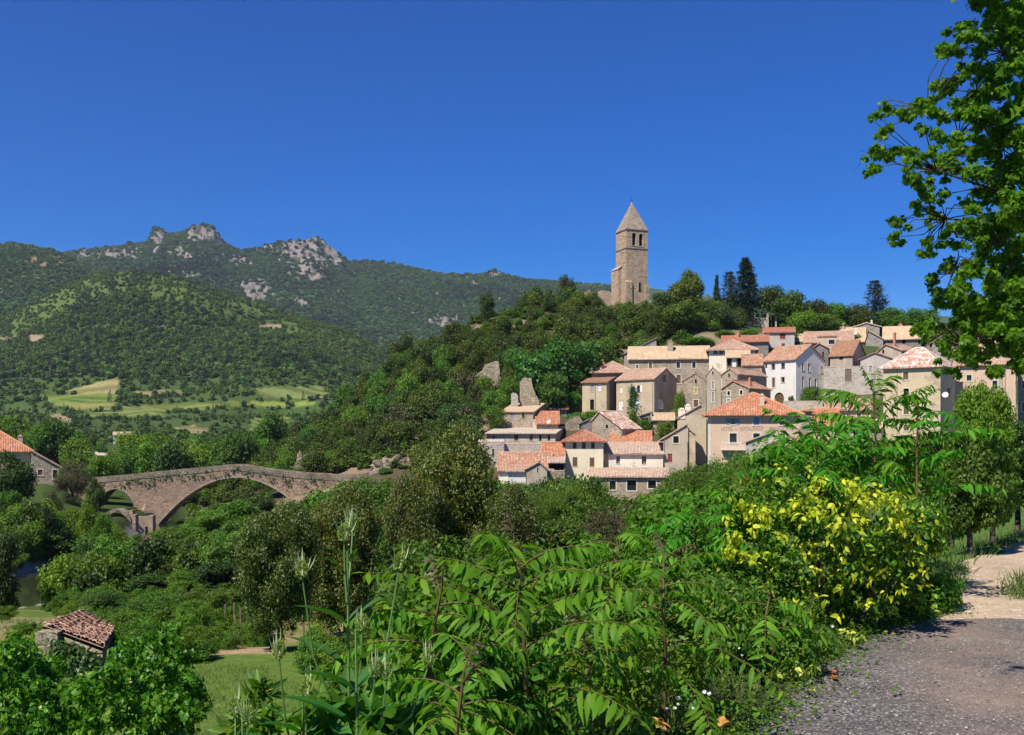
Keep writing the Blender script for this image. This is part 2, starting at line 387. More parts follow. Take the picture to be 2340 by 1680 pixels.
MAT['t_pale'] = tile_mat("t_pale", [(.54,.43,.33),(.64,.53,.42),(.58,.47,.37),(.68,.58,.48)], stain=(.40,.32,.25), amount=.35)
MAT['t_mottle'] = tile_mat("t_mottle", [(.34,.18,.13),(.58,.38,.29),(.44,.24,.17),(.66,.52,.44),(.72,.62,.55)], stain=(.24,.16,.12), amount=.3, pu=.3, pv=.5)
MAT['t_brown'] = tile_mat("t_brown", [(.26,.13,.08),(.40,.20,.11),(.33,.17,.10),(.42,.26,.17)], amount=.4)
MAT['stone_spire'] = stone_mat("stone_spire", [(.17,.13,.10),(.31,.25,.20),(.40,.34,.27),(.24,.19,.15)], (.33,.27,.21), .5)
MAT['t_old'] = tile_mat("t_old", [(.19,.11,.09),(.46,.25,.18),(.32,.18,.135),(.54,.36,.27)], stain=(.17,.14,.11), amount=.5, pu=.2, pv=.3)
MAT['t_slate'] = tile_mat("t_slate", [(.16,.16,.15),(.24,.24,.22),(.20,.19,.18),(.28,.27,.25)], amount=.3)
MAT['glass'] = plain_mat("window_glass", (.018, .02, .026), .12, .5)
MAT['dark'] = plain_mat("dark_opening", (.012, .011, .010), .9, .1)
MAT['frame_stone'] = plaster_mat("frame_stone", (.62,.56,.46), (.52,.46,.37), .4, 1, 0)
MAT['wood_white'] = plain_mat("wood_white", (.72,.71,.68), .5)
MAT['wood_brown'] = plain_mat("wood_brown", (.13,.075,.04), .6)
MAT['wood_red'] = plain_mat("wood_red", (.20,.04,.04), .6)
MAT['wood_blue'] = plain_mat("wood_blue", (.16,.24,.42), .6)
MAT['wood_yellow'] = plain_mat("wood_yellow", (.52,.30,.03), .6)
MAT['wood_grey'] = plain_mat("wood_grey", (.30,.29,.28), .7)
MAT['wood_old'] = plain_mat("wood_old", (.16,.12,.09), .85)
MAT['iron'] = plain_mat("iron", (.05,.05,.05), .5)
MAT['white_metal'] = plain_mat("white_metal", (.75,.75,.75), .4)
MAT['pipe'] = plain_mat("drain_pipe", (.30,.26,.22), .6)
MAT['rock'] = stone_mat("rock", [(.17,.135,.10),(.25,.20,.15),(.31,.255,.19),(.21,.165,.12)], (.12,.095,.07), 1.4, stain=(.13,.12,.07), amount=.5, bump=1.0)
MAT['bark'] = stone_mat("bark", [(.05,.04,.03),(.10,.075,.055),(.14,.11,.08)], (.035,.028,.02), .12)
MAT['bark_pale'] = stone_mat("bark_pale", [(.16,.13,.10),(.24,.20,.15),(.30,.26,.20)], (.10,.085,.06), .16)
MAT['letter'] = plain_mat("faded_lettering", (.27,.185,.155), .9, .1, .5, 5)
MAT['bronze'] = plain_mat("bronze", (.10,.09,.06), .4)

# foliage
MAT['l_oak'] = leaf_mat("l_oak", [(0,(0.02943,0.05867,0.006221)),(.5,(0.0556,0.09681,0.009328)),(.85,(0.0981,0.1408,0.014)),(1,(0.1635,0.1761,0.02333))], 0.34, .6, .35)
MAT['l_dark'] = leaf_mat("l_dark", [(0,(0.02187,0.05463,0.0088)),(.6,(0.0401,0.08535,0.0132)),(1,(0.08201,0.1365,0.0176))], 0.32, .55, .25)
MAT['l_conifer'] = leaf_mat("l_conifer", [(0,(0.012,0.0312,0.0144)),(.6,(0.0216,0.0504,0.0216)),(1,(0.0384,0.072,0.0288))], .10, .6, .2)
MAT['l_cedar'] = leaf_mat("l_cedar", [(0,(0.024,0.0456,0.0408)),(.6,(0.0384,0.066,0.0552)),(1,(0.06,0.09,0.072))], .10, .6, .2)
MAT['l_mid'] = leaf_mat("l_mid", [(0,(0.04431,0.1058,0.01167)),(.5,(0.08055,0.1729,0.0175)),(1,(0.1511,0.2646,0.02723))], 0.42, .55, .25)
MAT['l_blue'] = leaf_mat("l_blue", [(0,(0.03299,0.09108,0.01398)),(.5,(0.05939,0.1441,0.02236)),(1,(0.09897,0.1974,0.03144))], 0.40, .55, .2)
MAT['l_bright'] = leaf_mat("l_bright", [(0,(0.05526,0.1278,0.007245)),(.5,(0.1026,0.2057,0.01159)),(1,(0.1738,0.2839,0.01884))], 0.44, .5, .2)
MAT['l_willow'] = leaf_mat("l_willow", [(0,(0.05486,0.1101,0.009216)),(.5,(0.09405,0.181,0.01536)),(1,(0.1489,0.2359,0.02688))], .34, .55, .2)
MAT['l_orchard'] = leaf_mat("l_orchard", [(0,(0.03884,0.07059,0.008352)),(.5,(0.08158,0.1235,0.01503)),(.93,(0.1456,0.1852,0.0284)),(.97,(0.2525,0.1499,0.02506)),(1,(0.3884,0.2469,0.05846))], 0.34, .45, .15, .5)
MAT['l_brown'] = leaf_mat("l_brown", [(0,(0.0414,0.0483,0.0168)),(.6,(0.08004,0.0828,0.0288)),(1,(0.1311,0.1173,0.048))], .2, .6, .2)
MAT['l_forest'] = leaf_mat("l_forest", [(0,(0.0384,0.08598,0.01008)),(.6,(0.07132,0.1417,0.01411)),(1,(0.1316,0.2124,0.01814))], .12, .7, .42)
MAT['l_fardark'] = leaf_mat("l_fardark", [(0,(0.0168,0.0396,0.012)),(.6,(0.0288,0.0605,0.016)),(1,(0.048,0.088,0.022))], .10, .7, .3)
MAT['l_farlight'] = leaf_mat("l_farlight", [(0,(.040,.085,.020)),(.6,(.062,.120,.026)),(1,(.085,.145,.034))], .12, .7, .3)
MAT['l_woodpale'] = leaf_mat("l_woodpale", [(0,(.065,.115,.016)),(.6,(.095,.155,.022)),(1,(.13,.19,.034))], .2, .7, .3)  # palest yellow-green woodland leaves, spread in noise patches
MAT['l_woodlight'] = leaf_mat("l_woodlight", [(0,(.038,.085,.012)),(.6,(.064,.125,.018)),(1,(.10,.165,.028))], .16, .7, .35)
MAT['l_forest_far'] = leaf_mat("l_forest_far", [(0,(0.02932,0.08868,0.01456)),(.6,(0.05375,0.1331,0.02003)),(1,(0.08793,0.1772,0.02367))], .10, .7, .35)
MAT['l_ail'] = leaf_mat("l_ail", [(0,(0.04599,0.1714,0.009702)),(.5,(0.08211,0.2484,0.01386)),(1,(0.1396,0.3256,0.0194))], 0.46, .55, .12, .22)
MAT['l_ailred'] = leaf_mat("l_ailred", [(0,(0.06,0.045,0.03)),(.6,(0.1,0.06,0.04)),(1,(0.1,0.09,0.04))], .3, .45, .1)
MAT['l_hack'] = leaf_mat("l_hack", [(0,(0.03249,0.1111,0.0072)),(.5,(0.06962,0.1851,0.0108)),(.92,(0.1276,0.2592,0.0162)),(1,(0.2784,0.3703,0.054))], .36, .45, .1, .35)
MAT['l_yellow'] = leaf_mat("l_yellow", [(0,(.035,.10,.010)),(.45,(.055,.155,.012)),(.55,(.10,.24,.016)),(.85,(.20,.33,.016)),(.90,(.38,.45,.025)),(1,(.60,.60,.04))], .36, .5, .05, .3, (1.1,1.2,.4), 0.0)
MAT['l_weedyellow'] = leaf_mat("l_weedyellow", [(0,(0.0425,0.13,0.012)),(.45,(0.136,0.26,0.02)),(.6,(0.425,0.48,0.04)),(1,(0.578,0.62,0.16))], .34, .5, .05, .3, (1.2,1.2,.5))
MAT['l_gold'] = leaf_mat("l_gold", [(0,(.15,.26,.014)),(.4,(.40,.47,.022)),(1,(.66,.65,.05))], .36, .55, .05, .25, (1.1,1.2,.4), 0.0)
MAT['l_green'] = leaf_mat("l_green", [(0,(0.0442,0.1264,0.007245)),(.6,(0.08289,0.1934,0.01014)),(1,(0.1564,0.2826,0.01449))], 0.44, .5, .08, .3)
MAT['l_teasel'] = leaf_mat("l_teasel", [(0,(0.0405,0.132,0.02)),(1,(0.0765,0.187,0.032))], .34, .5, .1)
MAT['l_head'] = leaf_mat("l_head", [(0,(0.18,0.27,0.04)),(1,(0.34,0.42,0.1))], .3, .6, .05)
MAT['l_bract'] = leaf_mat("l_bract", [(0,(0.26,0.36,0.12)),(1,(0.55,0.6,0.4))], .3, .5, .05)
MAT['l_plane'] = leaf_mat("l_plane", [(0,(0.04062,0.1477,0.004729)),(.5,(0.07852,0.2307,0.007095)),(1,(0.1353,0.3231,0.01183))], 0.52, .5, .1, .3)
MAT['l_under'] = leaf_mat("l_under", [(0,(0.04005,0.1116,0.01056)),(.6,(0.07701,0.1785,0.01408)),(.93,(0.1309,0.2455,0.01936)),(1,(0.308,0.2975,0.0352))], 0.42, .5, .1)
MAT['l_grass'] = leaf_mat("l_grass", [(0,(0.05,0.1,0.016)),(.6,(0.085,0.15,0.025)),(1,(0.22,0.22,0.08))], .3, .6, .1)
MAT['l_ivy'] = leaf_mat("l_ivy", [(0,(0.015,0.05,0.01)),(1,(0.045,0.11,0.018))], .22, .45, .1)
MAT['stem_red'] = plain_mat("stem_red", (.11,.075,.03), .7, .2)
MAT['stem_green'] = plain_mat("stem_green", (.10,.19,.045), .6)
MAT['petal'] = leaf_mat("petal", [(0,(.75,.74,.70)),(1,(.85,.85,.82))], .3, .6, .02, .3, (1,1,1))
MAT['orange_leaf'] = leaf_mat("orange_leaf", [(0,(.45,.12,.03)),(1,(.62,.30,.10))], .3, .6, .1, .3, (1,.8,.5))
MAT['pale_leaf'] = leaf_mat("pale_leaf", [(0,(.55,.52,.05)),(.6,(.62,.58,.10)),(1,(.70,.66,.36))], .35, .5, .05, .3, (1.1,1.1,.5))
# ---------------------------------------------------------------- houses
def wall_face(mb, o, dr, inw, W, z0, z1, ops, depth=0.3):
    """rectangular wall with real openings: o = start (x,y), dr = direction, inw = inward direction"""
    o = Vector(o); dr = Vector(dr); inw = Vector(inw)
    def pt(u, z, k=0.0):
        q = o + dr * u + inw * k; return (q.x, q.y, z)
    us = sorted({0.0, W, *[q for a in ops for q in (a[0], a[1])]}); zs = sorted({z0, z1, *[q for a in ops for q in (a[2], a[3])]})
    for i in range(len(us) - 1):
        for j in range(len(zs) - 1):
            um = (us[i] + us[i+1]) / 2; zm = (zs[j] + zs[j+1]) / 2
            if any(a[0] < um < a[1] and a[2] < zm < a[3] for a in ops): continue
            mb.poly([pt(us[i], zs[j]), pt(us[i+1], zs[j]), pt(us[i+1], zs[j+1]), pt(us[i], zs[j+1])])
    for a in ops:
        u0, u1, a0, a1 = a[:4]
        for q in (((u0,a0),(u1,a0)), ((u1,a0),(u1,a1)), ((u1,a1),(u0,a1)), ((u0,a1),(u0,a0))):
            mb.poly([pt(*q[0]), pt(*q[1]), pt(*q[1], depth), pt(*q[0], depth)])
        if len(a) > 4 and a[4]:                                  # round head: fill the corners
            r = (u1 - u0) / 2; c = (u0 + u1) / 2; zc = a1 - r * a[4]; n = 7
            for sgn in (-1, 1):
                prev = None
                for k in range(n + 1):
                    th = math.pi / 2 * k / n
                    cur = (c + sgn * r * math.cos(th), zc + r * a[4] * math.sin(th))
                    if prev is not None:
                        corner = (c + sgn * r, a1)
                        mb.poly([pt(*prev, .003), pt(*cur, .003), pt(*corner, .003)])
                        mb.poly([pt(*prev, .003), pt(*cur, .003), pt(*cur, depth), pt(*prev, depth)])
                    prev = cur

SHUT = {'w': 'wood_white', 'br': 'wood_brown', 'r': 'wood_red', 'bl': 'wood_blue', 'y': 'wood_yellow', 'g': 'wood_grey', 'o': 'wood_old'}
HOUSES = {}
def house(key, name, label, A, B, eave, roof, wall, rmat, L=None, side=None, ridge=None, rise=None, rf=0.5, base=None,
          wins=(), chims=(), oh=0.45, og=0.25, cat="house", group="village houses", pipes=(), overhangL=None):
    SAG_SEED[0] += 3
    if side is None:                                              # stand square to the valley: no flank turned towards the road
        ta, tb = (A[0] - CX) / F, (B[0] - CX) / F; tm = (ta + tb) / 2; B = (B[0], A[1] * (1 + ta * tm) / (1 + tb * tm))
    ax = Vector((X(*A), A[1])); bx = Vector((X(*B), B[1]))
    u = (bx - ax); W = u.length; u.normalize(); nb = Vector((-u.y, u.x))
    if side is not None:
        t = (side - CX) / F; c = bx if side > B[0] else ax
        L = (t * c.y - c.x) / (nb.x - t * nb.y)
    def fr(px):                                                   # along the front wall
        t = (px - CX) / F; s = (t * ax.y - ax.x) / (u.x - t * u.y); return s, ax.y + s * u.y
    def sd(px, c):
        t = (px - CX) / F; s = (t * c.y - c.x) / (nb.x - t * nb.y); return s, c.y + s * nb.y
    mid = (ax + bx) / 2
    ez = gz(mid.x, mid.y)
    ze = Z(eave[1], fr(eave[0])[1]) - ez
    if ridge is not None:
        c = {'along': mid + nb * L * rf, 'hip': mid + nb * L * 0.5, 'shedF': mid + nb * L, 'cross': ax + u * W * rf, 'shedL': bx, 'shedR': ax}[roof]
        rise = Z(ridge, c.y) - ez - ze
    z0 = min(-2.5, (Z(base, mid.y) - ez - 1.5) if base else -2.5)
    e = empty(name, (mid.x, mid.y, ez), math.atan2(u.y, u.x))
    tag(e, label, cat, group)
    HOUSES[key] = e
    hw = W / 2
    # --- windows -> openings
    faces = {'F': ((-hw, 0), (1, 0), (0, 1), W), 'R': ((hw, 0), (0, 1), (-1, 0), L), 'L': ((-hw, 0), (0, 1), (1, 0), L)}
    ops = {'F': [], 'R': [], 'L': []}; panes = []
    for w in wins:
        f, p0, q0, p1, q1, st = w[:6]; opt = w[6] if len(w) > 6 else ''
        if f == 'F': (s0, d0), (s1, d1) = fr(p0), fr(p1)
        else: (s0, d0), (s1, d1) = sd(p0, bx if f == 'R' else ax), sd(p1, bx if f == 'R' else ax)
        if s0 > s1: s0, s1 = s1, s0
        dm = (d0 + d1) / 2; a1 = Z(q0, dm) - ez; a0 = Z(q1, dm) - ez
        wid = faces[f][3]; s0 = max(s0, .08); s1 = min(s1, wid - .08)
        if s1 - s0 < .15: continue
        prof = a1 > ze - 0.05
        arch = 1.0 if 'a' in opt else 0
        if not prof: ops[f].append((s0, s1, a0, a1, arch))
        panes.append((f, s0, s1, a0, a1, st, opt, prof))
    # --- walls
    mb = MB()
    if W > 0:
        for f in 'FRL': wall_face(mb, faces[f][0], faces[f][1], faces[f][2], faces[f][3], z0, ze, ops[f])
        mb.poly([(-hw, L, z0), (hw, L, z0), (hw, L, ze), (-hw, L, ze)])
    zr = ze + (rise or 0); t = 0.14
    rm = MB()
    def rz(x, y): return ze
    if roof == 'along':
        yr = rf * L; s1 = (rise) / yr; s2 = rise / (L - yr)
        rm.slab([(-hw-og, -oh, ze-oh*s1+t), (hw+og, -oh, ze-oh*s1+t), (hw+og, yr, zr+t), (-hw-og, yr, zr+t)], t)
        rm.slab([(hw+og, L+oh, ze-oh*s2+t), (-hw-og, L+oh, ze-oh*s2+t), (-hw-og, yr, zr+t), (hw+og, yr, zr+t)], t)
        for x in (-hw, hw): mb.poly([(x, 0, ze), (x, L, ze), (x, yr, zr)])
        rm.tube([(-hw-og, yr, zr+t+.02), (hw+og, yr, zr+t+.02)], .1)
        def rz(x, y): return ze + t + (y * s1 if y < yr else (L - y) * s2)
    elif roof == 'cross':
        xr = -hw + rf * W; s1 = rise / (xr + hw); s2 = rise / (hw - xr)
        rm.slab([(-hw-oh, L+og, ze-oh*s1+t), (-hw-oh, -og, ze-oh*s1+t), (xr, -og, zr+t), (xr, L+og, zr+t)], t)
        rm.slab([(hw+oh, -og, ze-oh*s2+t), (hw+oh, L+og, ze-oh*s2+t), (xr, L+og, zr+t), (xr, -og, zr+t)], t)
        for y in (0, L): mb.poly([(-hw, y, ze), (hw, y, ze), (xr, y, zr)])
        rm.tube([(xr, -og, zr+t+.02), (xr, L+og, zr+t+.02)], .1)
        def rz(x, y): return ze + t + ((x + hw) * s1 if x < xr else (hw - x) * s2)
    elif roof == 'hip':
        x0, x1, y0, y1 = -hw-oh, hw+oh, -oh, L+oh
        hwid = min(x1-x0, y1-y0) / 2; sl = rise / (min(W, L) / 2); zl = ze - oh * sl + t; zt = zr + t
        if x1-x0 >= y1-y0: a = (x0+hwid, (y0+y1)/2, zt); b = (x1-hwid, (y0+y1)/2, zt)
        else: a = ((x0+x1)/2, y0+hwid, zt); b = ((x0+x1)/2, y1-hwid, zt)
        c = [(x0,y0,zl),(x1,y0,zl),(x1,y1,zl),(x0,y1,zl)]
        if x1-x0 >= y1-y0:
            rm.slab([c[0], c[1], b, a], t); rm.slab([c[2], c[3], a, b], t); rm.slab([c[1], c[2], b], t); rm.slab([c[3], c[0], a], t)
            hips = [(c[0],a),(c[1],b),(c[2],b),(c[3],a),(a,b)]
        else:
            rm.slab([c[0], c[1], a], t); rm.slab([c[2], c[3], b], t); rm.slab([c[1], c[2], b, a], t); rm.slab([c[3], c[0], a, b], t)
            hips = [(c[0],a),(c[1],a),(c[2],b),(c[3],b),(a,b)]
        for p, q in hips:
            if (Vector(p) - Vector(q)).length > .1: rm.tube([Vector(p)+Vector((0,0,.02)), Vector(q)+Vector((0,0,.02))], .09)
        def rz(x, y): return zl + sl * min(x-x0, x1-x, y-y0, y1-y)
    elif roof == 'shedF':
        s1 = rise / L
        rm.slab([(-hw-og, -oh, ze-oh*s1+t), (hw+og, -oh, ze-oh*s1+t), (hw+og, L+.1, zr+.1*s1+t), (-hw-og, L+.1, zr+.1*s1+t)], t)
        for x in (-hw, hw): mb.poly([(x, 0, ze), (x, L, ze), (x, L, zr)])
        mb.poly([(-hw, L, ze), (hw, L, ze), (hw, L, zr), (-hw, L, zr)])
        def rz(x, y): return ze + t + y * s1
    elif roof in ('shedL', 'shedR'):
        s1 = rise / W; k = 1 if roof == 'shedL' else -1
        lo = (-hw-oh) * k; hi = (hw+og) * k; zl = ze - oh*s1 + t; zh = zr + og*s1 + t
        q = [(lo, L+og, zl), (lo, -og, zl), (hi, -og, zh), (hi, L+og, zh)]
        if k < 0: q = [q[1], q[0], q[3], q[2]]
        rm.slab(q, t)
        for y in (0, L): mb.poly([(-hw, y, ze), (hw, y, ze), (hw*k, y, zr)])
        mb.poly([(hw*k, 0, ze), (hw*k, L, ze), (hw*k, L, zr), (hw*k, 0, zr)])
        def rz(x, y): return ze + t + (x*k + hw) * s1
    wall_o = mb.build("wall", MAT[wall], e)
    rf_o = rm.build("roof", MAT[rmat], e)
    # --- window objects
    for f, q0_, q1_, a0, a1, st, opt, prof in panes:
        s0, s1w = q0_, q1_
        o, dr, inw = (Vector(q) for q in faces[f][:3])
        def bx3(mbx, u0, u1, z0_, z1_, k0, k1):
            p = [o + dr*u0 + inw*k0, o + dr*u1 + inw*k1]
            lo = (min(p[0].x, p[1].x), min(p[0].y, p[1].y), z0_); hi = (max(p[0].x, p[1].x), max(p[0].y, p[1].y), z1_)
            mbx.box(lo, hi)
        isdoor = 'd' in opt
        fm = MB(); ft = .16 if 's' in opt else .05
        if 's' in opt or prof:
            kk = (-.03, -.002)
            bx3(fm, s0-ft, s0, a0, a1, *kk); bx3(fm, s1w, s1w+ft, a0, a1, *kk); bx3(fm, s0-ft, s1w+ft, a1, a1+ft, *kk); bx3(fm, s0-ft, s1w+ft, a0-ft, a0, -.06, -.002)
        else:
            bx3(fm, s0-.05, s1w+.05, a0-.07, a0-.002, -.05, -.002)                 # sill
            kk = (.19, .24)
            for q in ((s0+.002, s0+.05, a0+.002, a1-.002), (s1w-.05, s1w-.002, a0+.002, a1-.002), (s0+.05, s1w-.05, a1-.05, a1-.002)): bx3(fm, *q, *kk)
            if st == 'k' : bx3(fm, (s0+s1w)/2-.025, (s0+s1w)/2+.025, a0+.002, a1-.05, *kk)
        wo = fm.build("door" if isdoor else "window", MAT['frame_stone' if ('s' in opt or st in SHUT or prof) else ('wood_white' if 'W' in opt else 'wood_old')], e)
        pm = MB(); k = -.012 if prof else .26
        if st in SHUT and not prof: k = .06
        if 'a' in opt and not prof: k = .19
        bx3(pm, s0+.003, s1w-.003, a0+.003, a1-.003, k, k+.02)
        if st in SHUT:
            pn = pm.build("shutter" if not isdoor else "door_leaf", MAT[SHUT[st]], wo)
        else: pm.build("pane", MAT['glass' if st == 'k' else 'dark'], wo)
        if 'h' in opt:                                              # open shutters flat on the wall
            for q0, q1 in ((s0-.5, s0-.04), (s1w+.04, s1w+.5)):
                sm = MB(); bx3(sm, q0, q1, a0, a1, -.05, -.005); sm.build("shutter", MAT['wood_white' if 'w' in opt else 'wood_blue'], wo)
    # --- chimneys
    for fx, fy, w, h, cm in chims:
        x = -hw + fx * W; y = fy * L; zb = rz(x, y)
        cmb = MB(); cmb.box((x-w/2, y-w/2, zb-.6), (x+w/2, y+w/2, zb+h)); cmb.box((x-w/2-.06, y-w/2-.06, zb+h+.002), (x+w/2+.06, y+w/2+.06, zb+h+.10))
        cmb.box((x-w*.3, y-w*.3, zb+h+.102), (x+w*.3, y+w*.3, zb+h+.32))
        cmb.build("chimney", MAT[cm], rf_o)
    for f, px in pipes:
        s = fr(px)[0] if f == 'F' else sd(px, bx)[0]
        o, dr, inw = (Vector(q) for q in faces[f][:3]); p = o + dr*s - inw*.06
        pm = MB(); pm.tube([(p.x, p.y, z0), (p.x, p.y, ze-.1)], .05); pm.build("drain_pipe", MAT['pipe'], e)
    e["_W"] = W; e["_L"] = L; e["_ze"] = ze
    return e
# ---------------------------------------------------------------- the village (pixel readings turned into plan positions at real distances)
H = house
H('H1', "house", "cream rendered house with a red tiled hip roof and three small attic windows", (1292,158.6), (1378.5,158), (1335,1005.5), 'hip', 'pl_cream', 't_red', L=5.6, ridge=984.5, base=1110,
  wins=[('F',1309,1009,1317.5,1024.5,'k'),('F',1330,1009,1338,1024.5,'k'),('F',1350.7,1009,1358.7,1024.5,'k'),('F',1308.5,1045,1319.4,1066,'br'),('F',1347.6,1046,1358.2,1066.5,'br')], oh=.65)
H('H2', "house", "white rendered house with a long tan roof, joined to the right of the cream house", (1391,159.2), (1515,159), (1450,1037), 'shedF', 'pl_white', 't_pink', L=6.2, ridge=1011.5, base=1072,
  wins=[('F',1408,1042,1417,1060,'k','W'),('F',1466.6,1042,1477,1060.5,'k','W')])
H('H2b', "house", "small white annexe wall tucked beside the cream house under the tan roof", (1379.5,159.4), (1390.5,159.3), (1385,1037), 'shedF', 'pl_greybeige', 't_pink', L=5.0, ridge=1014, base=1072, og=.05)
H('H3', "house", "house showing only a bright orange tiled roof behind the tan-roofed white house", (1396,166.5), (1488,166.3), (1440,1010.5), 'along', 'pl_white', 't_orange', L=7, ridge=987.5, rf=.55)
H('H4', "lean_to", "low stone lean-to with a long tan roof and blue-framed windows below the white house", (1346,154.4), (1528,154.2), (1430,1089.5), 'shedF', 'stone_tan', 't_pink', L=4.3, ridge=1071, base=1145, cat="lean-to",
  wins=[('F',1393,1099.5,1407,1119,'k','s'),('F',1433,1097.5,1454,1121,'k','sW'),('F',1481,1098,1499,1116,'k','sW')])
H('H5', "house", "tall narrow grey house with a one-way sloping roof and a dark red shutter", (1516,158.6), (1571,157), (1516,1002), 'shedL', 'pl_greybeige', 't_pink', L=5, rise=2.1, base=1072, oh=.9,
  wins=[('F',1538.5,997,1551,1012.5,'dark','s'),('F',1525.6,1037,1536,1056.5,'r')], pipes=[('F',1518)])
H('H5b', "house", "low plastered wing with a short sloping tiled edge right of the narrow grey house", (1572.5,158.5), (1589,159), (1574,993), 'shedR', 'pl_sand', 't_pink', L=5, rise=.9, base=1060)
H('H6', "house", "tall blank beige house with a slanting stone gable left of the hotel", (1548,165), (1614,163), (1550,956), 'cross', 'pl_sand', 't_pink', L=9, ridge=925.5, rf=.82, base=1055, oh=.2,
  chims=[(.15,.05,1.1,.8,'pl_white'),(.36,.06,.9,.9,'pl_white')])
H('H7', "hotel", "pink hotel with an orange tiled hip roof and faded lettering under the upper windows", (1617.5,141), (1826,141), (1720,944), 'hip', 'pl_pink', 't_orange', L=11.5, ridge=900, base=1056, oh=.75, cat="hotel",
  wins=[('F',1669.5,956,1681,970,'k','sh'),('F',1722,953,1735.5,971,'bl','s'),('F',1667.6,990.5,1683.4,1013,'k','sW'),('F',1721.5,990.5,1736,1002.5,'k','sw'),('F',1781,955,1792,971,'k','s'),('F',1781,991,1794,1010,'k','s')],
  chims=[(.60,.20,.6,1.1,'pl_pink')])
H('H8', "house", "small stone house with a low front gable half hidden by leaves before the hotel", (1704,125.5), (1808,123), (1706,1011), 'cross', 'stone_pale', 't_pink', L=7, ridge=990, rf=.55, base=1060, oh=.5,
  wins=[('F',1763,1009,1776,1031,'br','s')])
H('H9', "house", "house with a bright orange roof and shaded wall right of the hotel behind the leaves", (1860,152), (1915,151.5), (1890,972), 'along', 'pl_pink', 't_orange', L=9, ridge=936, base=1010)
H('H10', "house", "low house with a pale salmon roof behind the hotel's right corner", (1830,166), (1892,165), (1860,938), 'along', 'stone_grey', 't_salmon', L=7, ridge=921.5, base=950, wins=[('F',1856,941,1864,947,'dark')])
H('H11', "house", "tall plain beige house standing leftmost on the upper terrace with a brown lean roof", (1330.5,186.4), (1386,185), (1358,874.5), 'shedF', 'pl_sand', 't_brown', side=1409, rise=1.5, base=938,
  wins=[('F',1349.5,880,1358,896,'g'),('F',1366.5,877.5,1373.5,894,'w'),('F',1348.5,913,1357.5,936,'dark','d')], pipes=[('F',1360)], oh=.35)
H('H12', "house", "house with a salmon pyramid roof rising behind the leftmost beige house", (1352,191.5), (1448,191), (1400,850), 'hip', 'stone_dark', 't_salmon', L=7.5, ridge=828, base=870, chims=[(.28,.2,.5,.7,'t_red')])
H('H13', "house", "large beige corner house with white shutters and ivy climbing its front", (1408.5,186.6), (1495,181), (1495,865.5), 'along', 'pl_beige', 't_salmon', side=1546, ridge=845.5, base=950, oh=.3,
  wins=[('F',1417,885,1422,898,'w'),('F',1455.6,881,1462.5,896,'k','hw'),('F',1414,916.5,1423,937.5,'w'),('F',1452,914,1463,935,'w'),('F',1416,869,1420.5,874.5,'dark'),('F',1456.5,866.5,1461,871.5,'dark'),
        ('R',1513,856,1522.5,873.5,'k','s'),('R',1504.5,912.5,1514.5,934.5,'w')], pipes=[('F',1492)])
H('H14', "house", "long stone house with a wide tan roof and brown shutters high in the village", (1436,195), (1621,193.5), (1530,819), 'along', 'stone_tan', 't_tan', L=8.5, ridge=794, base=885,
  wins=[('F',1453.5,834,1458.5,842,'br','s'),('F',1483,830,1490,844,'br','s'),('F',1546,827.5,1554,841,'k','s'),('F',1582,827,1589.5,841,'k','s'),('F',1546,857,1555.5,876,'br','s')], chims=[(.52,.33,1.0,1.6,'stone_tan')])
H('H15', "barn", "dark slate-roofed barn with a flat hatch at the wood's edge above the long stone house", (1426,205), (1500,206), (1462,809), 'shedL', 'stone_grey', 't_slate', L=8, rise=3.0, base=835, cat="barn")
H('H16', "house", "narrow rubble-stone house with a yellow shutter under its gable", (1561.5,180), (1613,179.6), (1562,870), 'cross', 'stone_tan', 't_salmon', L=8, ridge=853.5, rf=.55, base=930, oh=.15, og=.12,
  wins=[('F',1587.5,866.5,1592.5,876,'dark'),('F',1587.5,887.5,1593,900,'y','s'),('F',1585,914,1595.5,930,'br','sd')])
H('H17', "house", "very narrow grey gabled house with three stacked windows", (1614.5,176.5), (1648,176), (1615,856.5), 'cross', 'pl_greybeige', 't_pink', L=9, ridge=840, rf=.43, base=926, oh=.15, og=.1,
  wins=[('F',1627,849,1631,855,'dark'),('F',1627,872,1631.5,889,'g','s'),('F',1627,896,1631.5,919,'g','s')])
H('H18', "house", "stone gabled house with a long shaded beige side wall left of the white house", (1649.5,172.5), (1685,170.5), (1650,857), 'cross', 'stone_tan', 't_salmon', side=1752, ridge=842.5, rf=.54, base=925, oh=.2, og=.15,
  wins=[('F',1664,853.5,1668.5,862,'dark')])
H('H19', "house", "low stone house with two white-framed windows under an orange roof", (1649.5,167), (1711,164), (1650,889.5), 'cross', 'stone_tan', 't_patched', side=1761, ridge=871.5, rf=.43, base=930, oh=.25, og=.2,
  wins=[('F',1662.5,894,1668,903.5,'dark','s'),('F',1691,892,1696.5,902,'dark','s'),('F',1661.5,911.5,1668,920,'g','s')], chims=[(.75,.35,.4,.9,'t_red')])
H('H20', "house", "big white house with an arched doorway and a long mottled orange roof", (1742,184), (1819,178), (1819,819.5), 'along', 'pl_bright', 't_patched', side=1883, ridge=793, base=925, oh=.35,
  wins=[('F',1748,832.5,1753,839.5,'dark'),('F',1763,831.5,1771,843.5,'k'),('F',1785,830,1793.5,842,'k'),('F',1764.5,863,1771,885,'br','s'),('F',1785,862,1793,874,'k','s'),('F',1769.5,897,1791.5,922,'br','ad'),
        ('R',1832.5,830,1837,845.5,'k','s'),('R',1846.5,831,1851,848,'k','s'),('R',1833,861,1837,888,'k','s'),('R',1848.5,864,1852.5,889,'k','s'),('R',1861.5,866,1866,889,'k','s'),('R',1875.5,837,1878.5,851,'k','s')])
